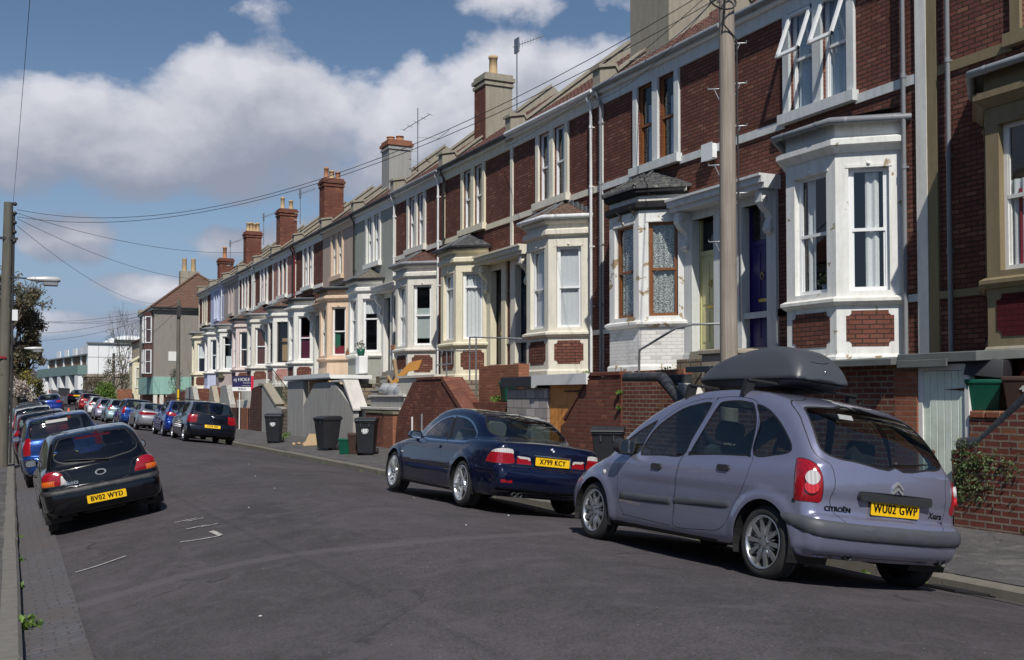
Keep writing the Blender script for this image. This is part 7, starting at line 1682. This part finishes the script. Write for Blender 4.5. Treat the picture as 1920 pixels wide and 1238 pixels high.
tag(m.build('litter', MATS['emblem_white']), kind='stuff')
# ------------------------------------------------------------------ grey end house across the side street
Yg = 83.0
gh = thing('corner_house', 'grey pebbledashed end house with red hipped roof and teal shop fascia', 'house', (12, Yg, .5))
m = MB(); m.box(10.0, 17.5, Yg, Yg+9, 3.35, 8.35); m.build('rendered_wall', MATS['pebbledash'], gh)
m = MB(); m.box(9.95, 17.5, Yg-.06, Yg+9, 2.05, 3.36); 
for k in range(18): m.box(10.0+k*.42, 10.02+k*.42, Yg-.075, Yg-.06, 2.1, 3.3)
m.build('shop_fascia', MATS['teal_fascia'], gh)
m = MB(); m.box(10.25, 17.5, Yg+.15, Yg+9, .0, 2.05); m.box(11.9, 17.5, Yg+.05, Yg+.2, .0, 2.05); m.build('shop_wall', MATS['brick_garden'], gh)
for x in (10.0, 10.45, 10.9): m = MB(); m.box(x, x+.28, Yg-.02, Yg+.2, .0, 2.05); m.build('shop_pillar', MATS['offwhite'], gh)
m = MB(); m.box(11.25, 11.85, Yg+.02, Yg+.1, .2, 2.05); m.build('shop_door', MATS['door_navy'], gh)
plain('door_blue', s2l((24, 60, 100)), .5); m = MB(); m.box(11.28, 12.0, Yg-.0, Yg+.05, .3, 1.55); m.build('blue_door', MATS['door_blue'], gh)
m = MB(); m.box(9.85, 17.6, Yg-.18, Yg+9, 8.35, 8.5); m.build('white_eaves', MATS['white_gloss'], gh)
m = MB(); rz = 11.3
m.add([(9.75, Yg-.28, 8.5), (17.8, Yg-.28, 8.5), (17.8, Yg+9, 8.5), (9.75, Yg+9, 8.5), (13.6, Yg+3.2, rz+.2), (13.6, Yg+9, rz+.2)], [(0, 1, 4), (1, 2, 5, 4), (3, 0, 4, 5), (2, 3, 5)]); rf = m.build('roof', tile_mat('tile_faded', (.17, .088, .06), (.13, .075, .055), .25, .2, moss=(.16, .12, .08)), gh)
m = MB(); m.tube([(9.75, Yg-.28, 8.55), (13.6, Yg+3.2, rz+.25)], .09, 6); m.tube([(17.8, Yg-.28, 8.55), (13.6, Yg+3.2, rz+.25)], .09, 6); m.build('hip_tiles', MATS['tile_faded'], rf)
m = MB(); m.tube([(9.75, Yg-.34, 8.5), (17.6, Yg-.34, 8.5)], .07, 7); m.build('gutter', MATS['gutter_black'], gh)
m = MB(); m.prism([(9.9, Yg+9.0, 8.4), (9.9, Yg+9.0, 9.0), (10.3, Yg+9.0, 9.0), (13.9, Yg+9.0, 11.75), (13.9, Yg+9.0, 11.2)], (0, .35, 0)); m.build('parapet', MATS['cement'], gh)
e = sub_empty('chimney', gh, Vector((13.4, Yg+6, 11.8))-gh.location); m = MB(); m.box(12.7, 14.2, Yg+5.6, Yg+6.5, 10.6, 12.0); m.build('stack', MATS['cement'], e)
for x in (13.05, 13.75): m = MB(); m.lathe((x, Yg+6, 12), (0, 0, 1), [(0, .2), (1.0, .17), (1.05, .2), (1.05, .1)], 12); m.build('chimney_pot', MATS['pot_buff'], e)
m = MB(); m.box(11.05, 11.75, Yg-.02, Yg, 4.55, 5.25); m.build('white_plaque', MATS['white_board'], gh)
fr = FR((13.35, Yg, 0), (1, 0, 0)); m = MB(); fr.box(m, -.05, .9, 6.0, 8.3, 0, .12); m.build('window_surround', MATS['white'], gh); sash(gh, FR((13.35, Yg-.125, 0), (1, 0, 0)), .1, .75, 6.2, 8.1, -.06, 'upvc', .5, [('net_white', 0, 1, 0, .6)])
# street front seen edge-on: bays and windows on its left face
m = MB(); m.prism([(10.0, Yg+.6, 3.36), (9.45, Yg+1.1, 3.36), (9.45, Yg+2.2, 3.36), (10.0, Yg+2.7, 3.36)], (0, 0, 4.9)); m.build('corner_bay', MATS['brick_dark'], gh)
fl = FR((9.44, Yg+2.15, 0), (0, -1, 0)); sash(gh, fl, .1, .95, 5.9, 7.9, -.06, 'upvc'); sash(gh, fl, .1, .95, 3.6, 5.4, -.06, 'upvc')
fl = FR((10.0, Yg+.6, 0), (-.55, .5, 0)); sash(gh, FR((9.46, Yg+1.09, 0), (.55, -.5, 0)), .08, .66, 5.9, 7.9, -.07, 'upvc'); sash(gh, FR((9.46, Yg+1.09, 0), (.55, -.5, 0)), .08, .66, 3.6, 5.4, -.07, 'upvc')
o = thing('terraced_house', 'sliver of a cream house beyond the grey end house', 'house', (9.7, 94, .8)); m = MB(); m.box(10.7, 16, 92.3, 100, .5, 6.6); m.build('house_wall', MATS['beige'], o)
m = MB(); m.box(9.95, 10.7, 92.5, 95, .5, 4.7); m.prism([(9.85, 92.4, 4.7), (10.7, 92.4, 5.2), (10.7, 95.1, 5.2), (9.85, 95.1, 4.7)], (0, 0, .12)); m.build('bay_window', MATS['yellow_cream'], o); sash(o, FR((10.1, 92.49, 0), (1, 0, 0)), .08, .5, 2.6, 4.3, -.06, 'upvc')
m = MB(); m.prism([(10.5, 92.2, 6.6), (13.3, 92.2, 8.2), (16.2, 92.2, 6.6)], (0, 7.9, 0)); m.build('roof', MATS['tile_red'], o)
for c_ in [gh]: c_.location.x += .42
# ------------------------------------------------------------------ white modern building
plain('white_cladding', (.80, .81, .82), .5, var=.05, scale=1); plain('glass_dark', (.05, .06, .06), .15); plain('brick_wing', (.20, .11, .08), .9, var=.3, scale=20); plain('teal_band', (.16, .24, .22), .6, var=.15); plain('brown_panel', (.17, .09, .06), .7, var=.2); plain('concrete_wall', (.27, .24, .19), .9, var=.2, dirt=(.14, .13, .1), dirt_amt=.6, scale=2)
wb = thing('white_building', 'white clad modern building with pillared wing and arched roof at the end of the road', 'building', (10, 122, 1))
wz = 1.6
m = MB(); m.box(8.6, 20, 122, 140, wz+.8, 7.55); 
m.build('white_block', MATS['white_cladding'], wb)
m = MB()
for k in range(1, 11): m.box(8.6+k*1.05, 8.63+k*1.05, 121.985, 122, wz+.8, 7.5)
for z in (3.6, 6.1): m.box(8.6, 20, 121.985, 122, z, z+.04)
m.build('panel_joints', MATS['lead'], wb)
m = MB(); m.box(8.45, 20.2, 121.8, 122.2, 7.55, 7.7); m.build('roof_edge', MATS['lead'], wb)
for x in (13, 17.5):
    m = MB(); pr = [(x+2.6*math.cos(t), 124, 7.6+1.0*math.sin(t)) for t in [math.pi*k/14 for k in range(15)]]; m.prism(pr, (0, 10, 0)); m.build('arched_roof', MATS['white_cladding'], wb)
    m = MB(); m.box(x-1.6, x+1.6, 123.95, 124, 7.75, 8.15); m.build('arch_glazing', MATS['glass_dark'], wb)
# wing running back along the road: pillars, windows, teal band, glazed attic
Yw = lambda t: 122+24*t; Xw = lambda t: 8.55-3.2*t
m = MB()
a, b = Vector((Xw(0), Yw(0), 0)), Vector((Xw(1), Yw(1), 0)); fw = FR(b, b*0+(a-b)); Lw = (a-b).length
m = MB(); fw.box(m, 0, Lw, .5, 6.35, -6, -.4); m.build('wing_wall', MATS['brick_wing'], wb)
m = MB(); fw.box(m, 0, Lw, 4.25, 5.25, -.4, .95); m.build('teal_band', MATS['teal_band'], wb)
m = MB(); fw.box(m, 0, Lw, 6.35, 6.5, -6, .0); m.build('wing_roof_edge', MATS['lead'], wb)
for k in range(5): m = MB(); x = Lw*(k+.62)/5; fw.box(m, x, x+1.7, .8, 4.3, -.4, .9); m.build('white_pillar', MATS['white_cladding'], wb)
for k in range(5):
    x = Lw*(k+.05)/5; m = MB(); fw.box(m, x, x+2.4, 2.0, 4.25, -.4, -.3); m.build('window', MATS['brown_panel'], wb); m = MB(); fw.box(m, x-.1, x+2.5, 1.8, 2.0, -.4, .05); m.build('window_sill', MATS['white_cladding'], wb)
    x = Lw*(k+.15)/5; m = MB(); fw.box(m, x, x+3.6, 5.3, 6.25, -.4, -.33); m.build('upper_window', MATS['brown_panel'], wb); m = MB(); fw.box(m, x-.4, x, 5.2, 6.3, -.4, -.2); m.build('mullion', MATS['white_cladding'], wb)
    m = MB(); fw.box(m, x+.4, x+2.6, 6.5, 7.5, -1.2, -1.1); m.build('attic_screen', MATS['white_cladding'], wb)
o = thing('concrete_garage', 'low concrete garage with grey door in front of the white building', 'garage', (8.6, 104, 1)); m = MB(); m.box(7.35, 11.6, 104, 110, .6, 3.7); m.build('garage_wall', MATS['concrete_wall'], o); m = MB(); m.box(7.6, 8.3, 103.93, 104, .8, 2.7); m.build('garage_door', MATS['gutter_grey'], o); m = MB(); m.box(7.25, 11.7, 103.9, 110.1, 3.7, 3.95); m.build('flat_roof', MATS['cement'], o)
o = thing('boundary_wall', 'rough stone boundary wall beside the concrete garage', 'wall', (9, 100, 1)); m = MB(); m.box(8.5, 8.9, 98.6, 103.8, .6, 2.6); m.build('wall_panel', MATS['rubble_stone'], o)
o = thing('boundary_wall', 'orange brick wall by the green bush past the end house', 'wall', (9.6, 90, 1)); m = MB(); m.box(8.75, 9.9, 92.0, 92.2, .5, 2.5); m.build('wall_panel', MATS['brick_orange'], o)
for x, y, lb in ((5.9, 118.8, 'wheeled bin far off against a white pillar'), (6.35, 117.5, 'wheeled bin far off beside a white pillar, nearer one')):
    o = thing('wheeled_bin', lb, 'wheeled bin', (x, y, rise(y))); m = MB(); z = rise(y); m.prism([(x-.28, y, z+1.05), (x+.28, y, z+1.05), (x+.22, y, z), (x-.22, y, z)], (0, .6, 0)); m.build('bin_body', MATS['bin_plastic'], o); m = MB(); m.box(x-.3, x+.3, y-.05, y+.65, z+1.05, z+1.12); m.build('lid', MATS['bin_plastic'], o)
# ------------------------------------------------------------------ trees
def tree(label, x, y, z, h, r, leaf, nleaf, bark, rng, lsz=.10, trunk=.22, name='leafy_tree', crown0=.3, depth=5, sub=3, gap=.0, leaf2=None):
    o = thing(name, label, 'tree', (x, y, z)); wood = MB(); tips = []
    def grow_(p, d, L, rad, lev):
        pts = [p]; q = Vector(p); dd = Vector(d)
        for k in range(3):
            dd = (dd+Vector((rng.gauss(0, .13), rng.gauss(0, .13), rng.gauss(.03, .08)))).normalized(); q = q+dd*(L/3); pts.append(q.copy())
        wood.tube(pts, [rad*(1-.15*k) for k in range(4)], 6 if lev < 2 else 4 if lev < 3 else 3, caps=False)
        if lev >= depth-2: tips.extend(pts[1:])
        if lev < depth:
            for k in range(sub if lev else sub+1):
                a = dd.orthogonal().normalized(); a = Matrix.Rotation(rng.uniform(0, 6.28), 3, dd) @ a
                nd = (dd*rng.uniform(.55, 1.0)+a*rng.uniform(.45, .95)+Vector((0, 0, .12))).normalized(); st = pts[rng.choice((2, 3, 3))]
                grow_(st, nd, L*rng.uniform(.62, .82), max(rad*.55, .008), lev+1)
    grow_(Vector((x, y, z-.3)), Vector((0, 0, 1)), h*crown0, trunk, 0)
    top = max(p.z for p in tips); wid = max(math.hypot(p.x-x, p.y-y) for p in tips); kz = h/(top-z); kw = r/wid
    def fit(p): t = min(1, max(0, (p[2]-z)/(h*.25))); s_ = 1+(kw-1)*t; return (x+(p[0]-x)*s_, y+(p[1]-y)*s_, z+(p[2]-z)*kz)
    wood.v = [fit(p) for p in wood.v]; tips = [fit(p) for p in tips]
    wood.build('trunk', MATS[bark], o, fixn=False)
    if nleaf:
        cr = MB(); keep = [t for t in tips if math.sin(t[0]*1.7+t[2]*1.3)+math.sin(t[1]*1.9-t[2]*2.1) > gap-1]
        for k in range(nleaf):
            c = rng.choice(keep); leafy(cr, c, (.35, .35, .35), 2, rng, lsz, 1 if leaf2 and rng.random() < .35 else 0)
        cr.build('crown', [MATS[leaf]]+([MATS[leaf2]] if leaf2 else []), o, fixn=False)
    return o
rt = random.Random(12)
tree('large brown-leaved tree rising behind the left utility pole', 1.3, 90, .8, 10.8, 5.9, 'leaf_rust', 8500, 'bark', rt, .11, .26, crown0=.13, gap=.7, leaf2='leaf_dull', sub=4)
tree('second brown tree lower and further behind the left pole', 2.6, 108, 1.6, 6.4, 3.6, 'leaf_rust', 5000, 'bark', rt, .15, .25, crown0=.18, gap=.6, leaf2='leaf_dull', sub=4)
tree('bare branched tree in front of the white building', 9.9, 100, 1.0, 9.6, 3.0, 'leaf_dull', 0, 'bark', rt, .1, .14, 'bare_tree', .25, 5, 3)
tree('young tree with pale blossom below the bare branches', 8.9, 95.5, 1.0, 4.6, 1.8, 'leaf_dull', 520, 'bark', rt, .08, .1, crown0=.25, gap=.3, leaf2='blossom')
tree('brown twiggy shrub against the concrete garage', 7.6, 96, .9, 3.0, 1.5, 'leaf_rust', 420, 'bark', rt, .07, .06, 'shrub', .2)
tree('bright green bush by the orange brick wall', 7.9, 93, .8, 2.2, 1.2, 'leaf_bright', 1500, 'bark', rt, .08, .05, 'bush', .2)
tree('yellow flowering shrub low beneath the brown tree', 2.6, 99, 1.0, 3.2, 1.5, 'leaf_yellow', 700, 'bark', rt, .09, .06, 'shrub', .2, leaf2='leaf_dull')
tree('white blossoming shrub at the foot of the brown tree', 1.4, 90, .8, 2.6, 1.2, 'blossom', 700, 'bark', rt, .09, .06, 'shrub', .2)
tree('small leafy sapling beside the teal fascia', 11.9, 81.9, 2.1, 1.9, .6, 'leaf_dull', 120, 'bark', rt, .06, .03, 'sapling', .25)
mb = MB(); 
for k in range(1500): leafy(mb, (rt.uniform(-1.6, 3.0), 128+rt.uniform(-1, 1), 2+rt.random()*3.2), (.7, .5, .6), 3, rt, .16)
tag(mb.build('hedge_foliage', MATS['leaf_dull'], base=(0, 128, 2), fixn=False), kind='stuff')
# ------------------------------------------------------------------ the other parked cars
def row_right(dy): return 6.5, dy, road_z(6.5, dy)-.045
def put(x, y, dz=-.03): return (x, y, road_z(x, y)+dz)
gr = 'cars parked nose to tail along both kerbs'
hA = hatch_regions(lampA); hB = hatch_regions(lampB); hC = hatch_regions(lampC); eE = estate_regions(lampE); eV = estate_regions(lampV)
far_car('hatch_a', HAT, hA, 'paint_dark_blue', 'parked_car', 'dark navy hatchback with round badge and yellow plate, third from the right', put(6.5, 38.9), -.105, 0, True, 'five', .05, gr, badge=True, ptext='CS74 HSF', pz=.60)
far_car('hatch_b', HAT, hB, 'paint_blue', 'parked_car', 'bright blue hatchback with black roof bars behind the navy hatchback', put(6.52, 44.2), -.105, 0, True, 'five', .055, gr, ptext='', pz=.52)
x, y, z = put(6.52, 44.2); o = thing('roof_bars', 'pair of dark roof bars on the bright blue hatchback', 'roof bars', (x, y, z)); o.rotation_euler = (0, math.atan(.105), 0)
for yy in (-.7, .2): m = MB(); m.obox((0, yy, 1.54), (.66, 0, 0), (0, .04, 0), (0, 0, .015)); m.box(-.64, -.58, yy-.04, yy+.04, 1.36, 1.54); m.box(.58, .64, yy-.04, yy+.04, 1.36, 1.54); _local(m, 'cross_bar', MATS['black'], o)
far_car('fbk', FBK, fbk_regions, 'paint_silver', 'parked_car', 'low silver coupe with full-width red tail lamp', put(6.55, 53.4), -.105, 0, False, 'five', .06, gr, wip=False)
far_car('est_e', EST, eE, 'paint_mid_blue', 'parked_car', 'blue tall hatchback between the silver coupe and the mint hatchback', put(6.4, 59.3), -.105, 0, False, 'five', .065, gr)
far_car('hatch_c', HAT, hC, 'paint_mint', 'parked_car', 'pale mint hatchback with tall red tail lamps', put(6.5, 68.0), -.105, 0, True, 'five', .06, gr)
far_car('hatch_c', HAT, hC, 'paint_lilac', 'parked_car', 'pale lilac hatchback beyond the mint hatchback', put(6.45, 75.0), -.105, 0, False, 'five', .06, gr)
far_car('hatch_c', HAT, hC, 'paint_white', 'parked_car', 'white hatchback beyond the pale lilac one', put(6.4, 81.0), -.105, 0, False, 'five', .06, gr)
far_car('hatch_c', HAT, hC, 'paint_red', 'parked_car', 'small red hatchback, furthest of the right-hand row', put(6.2, 87.0), -.105, 0, False, 'five', .06, gr)
far_car('fbk', FBK, fbk_regions, 'paint_black', 'parked_car', 'black saloon turned out by the white pillars', put(6.6, 100), -.05, R(-16), True, 'five', .06, gr, wip=False)
far_car('hatch_a', HAT, hA, 'paint_dark_blue', 'parked_car', 'dark car tucked before the concrete garage', put(7.6, 98), -.08, 0, False, 'five', .06, gr)
b = far_car('est_e', EST, eE, 'paint_mid_blue', 'parked_car', 'blue estate car with aerial directly ahead of the black small hatchback', put(1.42, 26.85, -.02), .165, 0, True, 'cover', .05, gr, rim='alloy', pz=.60)
m = MB(); m.tube([(0, .1, 1.47), (0, -.02, 1.70)], [.008, .005], 5); _local(m, 'aerial', MATS['black'], b)
m = MB(); m.obox((-.05, -1.83, 1.35), (.22, 0, 0), (0, .02, .03), (0, .003, -.002)); _local(m, 'window_sticker', MATS['sticker'], b)
far_car('hatch_b', HAT, hB, 'paint_maroon', 'parked_car', 'maroon hatchback between the blue estate and the silver estate', put(1.38, 36.0), .16, 0, False, 'five', .06, gr)
far_car('est_v', EST, eV, 'paint_white', 'parked_car', 'white estate car with dark bumper and tall red lamps on the left', put(1.45, 47.3), .155, 0, False, 'five', .055, gr, bumper='bumper_black')
far_car('hatch_a', HAT, hA, 'paint_black', 'parked_car', 'black hatchback beyond the white estate', put(1.5, 56), .15, 0, False, 'five', .06, gr)
far_car('hatch_a', HAT, hA, 'paint_silver', 'parked_car', 'silver hatchback behind the black one on the left', put(1.75, 65), .15, 0, False, 'five', .06, gr)
far_car('hatch_b', HAT, hB, 'paint_dark_blue', 'parked_car', 'navy hatchback far along the left kerb', put(2.2, 73), .13, 0, False, 'five', .06, gr)
far_car('hatch_b', HAT, hB, 'paint_blue', 'parked_car', 'small royal blue car just before the white van', put(3.5, 84), .1, R(-4), False, 'five', .06, gr)
far_car('van', VAN, van_regions, 'paint_white', 'white_van', 'white van parked far off below the white pillars', put(3.5, 104), .06, R(-3), True, 'cover', .07, None, wip=False, seats=False, cat='van', pz=.62)
far_car('fbk', FBK, fbk_regions, 'paint_mid_blue', 'parked_car', 'bright blue saloon left of the white van', put(2.55, 112), .08, 0, True, 'five', .06, gr, wip=False)
# houses on the other side of the street, behind the viewer's left shoulder, give the windows and paint something to reflect
def copy_tree(o, parent=None):
    c = o.copy(); C.objects.link(c); c.parent = parent
    for ch in o.children: copy_tree(ch, c)
    return c
for k in range(7):
    s_ = HOUSES[3+(k % 2)*2+(1 if k % 3 == 0 else 0)]; c = copy_tree(s_); c.location = (-9.5, 8.5+k*5.0, 1.0); c.rotation_euler = (0, 0, math.pi); c['label'] = 'bay fronted terraced house across the street behind the viewer, row number %s' % ('one two three four five six seven'.split()[k]); c['group'] = 'houses facing the terrace from across the street'
# cumulus: main bank across the upper sky, small ones low down (azimuth, elevation, half-widths in degrees, weight)
CLOUDS = [(-3, 13, 5, 2.6, 1), (1.5, 12.6, 5, 3.0, 1.1), (6, 12.8, 5, 3.6, 1.1), (10.5, 13.6, 4.5, 4.1, 1.1), (14.5, 14.4, 5, 4.2, 1.1), (20, 14, 5, 4.3, 1.1), (25, 14.8, 5, 4.6, 1.1), (30, 15.3, 4.6, 4.2, 1.1), (26, 11, 8, 4, 1),
  (3.4, 7.9, 2.6, 1.5, .9), (10.4, 7.9, 2.9, 1.1, .8), (7.4, 5.6, 3.2, 1.0, .8), (4.5, 3.6, 5, .8, .5), (17, 8, 4, 1.6, .5), (27, 20.4, 5, 1.0, .22), (13, 19.4, 1.2, .7, .1), (-16, 12, 8, 5, .9), (46, 14, 8, 5, .9), (60, 10, 8, 4, .9), (-45, 11, 10, 4, .8), (95, 12, 12, 4, .8)]
SKYK = .072
# ------------------------------------------------------------------ camera, sun, sky
CAM = Vector((0, 0, 1.83))
cd = bpy.data.cameras.new('camera'); cam = bpy.data.objects.new('camera', cd); C.objects.link(cam); S.camera = cam
yaw = math.atan(964/2000); pit = R(1.85)
cam.location = CAM; cam.rotation_euler = (math.pi/2+pit, 0, -yaw)
cd.sensor_width = 36; cd.lens = 2000/1920*36; cd.shift_y = .03198; cd.clip_end = 5000; cd.clip_start = .1
SUN = Vector((.25, .66, -.76)).normalized()          # direction the light travels
sl = bpy.data.lights.new('sun', 'SUN'); so = bpy.data.objects.new('sun', sl); C.objects.link(so)
sl.energy = 4.2; sl.angle = R(.53); sl.color = (1, .955, .87); so.rotation_euler = SUN.to_track_quat('-Z', 'Y').to_euler()
so.location = (0, 0, 40)
w = bpy.data.worlds.new('World'); S.world = w; w.use_nodes = True; N, L = w.node_tree.nodes, w.node_tree.links
bg = N['Background']; sky = N.new('ShaderNodeTexSky'); sky.sky_type = 'NISHITA'; sky.sun_disc = False
sky.sun_elevation = math.asin(-SUN.z); sky.sun_rotation = math.atan2(-SUN.x, -SUN.y)
sky.air_density = 1.0; sky.dust_density = .3; sky.ozone_density = 1.5
tc = N.new('ShaderNodeTexCoord'); sp_ = N.new('ShaderNodeSeparateXYZ'); L.new(tc.outputs['Generated'], sp_.inputs[0])
az = math_n(N, L, 'ARCTAN2', sp_.outputs[0], sp_.outputs[1]); el = math_n(N, L, 'ARCSINE', sp_.outputs[2])
cb = N.new('ShaderNodeCombineXYZ'); L.new(az, cb.inputs[0]); L.new(el, cb.inputs[1])
def vop(op, a, b=None):
    n = N.new('ShaderNodeVectorMath'); n.operation = op
    for i, v in enumerate((a, b)):
        if v is None: continue
        if isinstance(v, tuple): n.inputs[i].default_value = v
        else: L.new(v, n.inputs[i])
    return n.outputs['Value'] if op == 'LENGTH' else n.outputs[0]
# cumulus banks: (azimuth, elevation, half-width, half-height, weight) in degrees
BANKS = CLOUDS
def cover(vec):
    tot = None
    for (a, e, wx, wy, k) in BANKS:
        d = vop('MULTIPLY', vop('SUBTRACT', vec, (R(a), R(e), 0)), (1/R(wx), 1/R(wy), 0))
        q = math_n(N, L, 'MULTIPLY', math_n(N, L, 'SUBTRACT', 1, math_n(N, L, 'MULTIPLY', vop('LENGTH', d), vop('LENGTH', d))), k)
        q = math_n(N, L, 'MAXIMUM', q, -1)
        tot = q if tot is None else math_n(N, L, 'SMOOTH_MAX', tot, q, .25)
    return tot
def dens(off):
    v = vop('ADD', cb.outputs[0], off)
    n1 = noise(N, L, vop('MULTIPLY', v, (1, 1.35, 0)), 8, 9, .55, .1)
    n2 = noise(N, L, vop('MULTIPLY', v, (1, 1.3, 0)), 30, 6, .6)
    d = math_n(N, L, 'MULTIPLY_ADD', math_n(N, L, 'SUBTRACT', n1, .5), 3.4, cover(v))
    return math_n(N, L, 'MULTIPLY_ADD', math_n(N, L, 'SUBTRACT', n2, .5), .55, d)
d0 = dens((0, 0, 0)); d1 = dens((-R(.6), R(1.6), 0)); d2 = dens((-R(1.5), R(4.2), 0))
alpha = ramp(N, L, d0, [(0, 0.), (.12, .22), (.34, .75), (.7, 1.)])
# bright where little cloud lies between this point and the light, grey where it is thick above
lit = math_n(N, L, 'MULTIPLY', math_n(N, L, 'SUBTRACT', d0, d1), .36)
thick = math_n(N, L, 'MULTIPLY', math_n(N, L, 'MAXIMUM', d2, -.4), -.30)
shade = math_n(N, L, 'ADD', math_n(N, L, 'ADD', lit, thick), math_n(N, L, 'MULTIPLY_ADD', az, .55, .34))
sh = ramp(N, L, shade, [(.05, s2l((146, 154, 172))), (.35, s2l((166, 171, 186))), (.62, s2l((190, 193, 205))), (.95, s2l((216, 217, 226)))])
skyc = mixrgb(N, L, 1., sky.outputs[0], (SKYK*.94, SKYK*.99, SKYK*1.06), 'MULTIPLY')
hz = ramp(N, L, el, [(.0, 1.), (R(4), .75), (R(9), .25), (R(18), 0.)])
skyc = mixrgb(N, L, hz, skyc, s2l((138, 160, 192)))
col = mixrgb(N, L, alpha, skyc, sh)
L.new(col, bg.inputs[0]); bg.inputs[1].default_value = 1
S.view_settings.view_transform = 'Standard'; S.view_settings.look = 'None'; S.view_settings.exposure = 0; S.view_settings.gamma = 1
S.render.film_transparent = False
S.cycles.max_bounces = 8; S.cycles.transparent_max_bounces = 16; S.cycles.glossy_bounces = 3; S.cycles.diffuse_bounces = 3
S.cycles.use_denoising = True; S.cycles.caustics_reflective = False; S.cycles.caustics_refractive = False
S.cycles.sample_clamp_indirect = 6
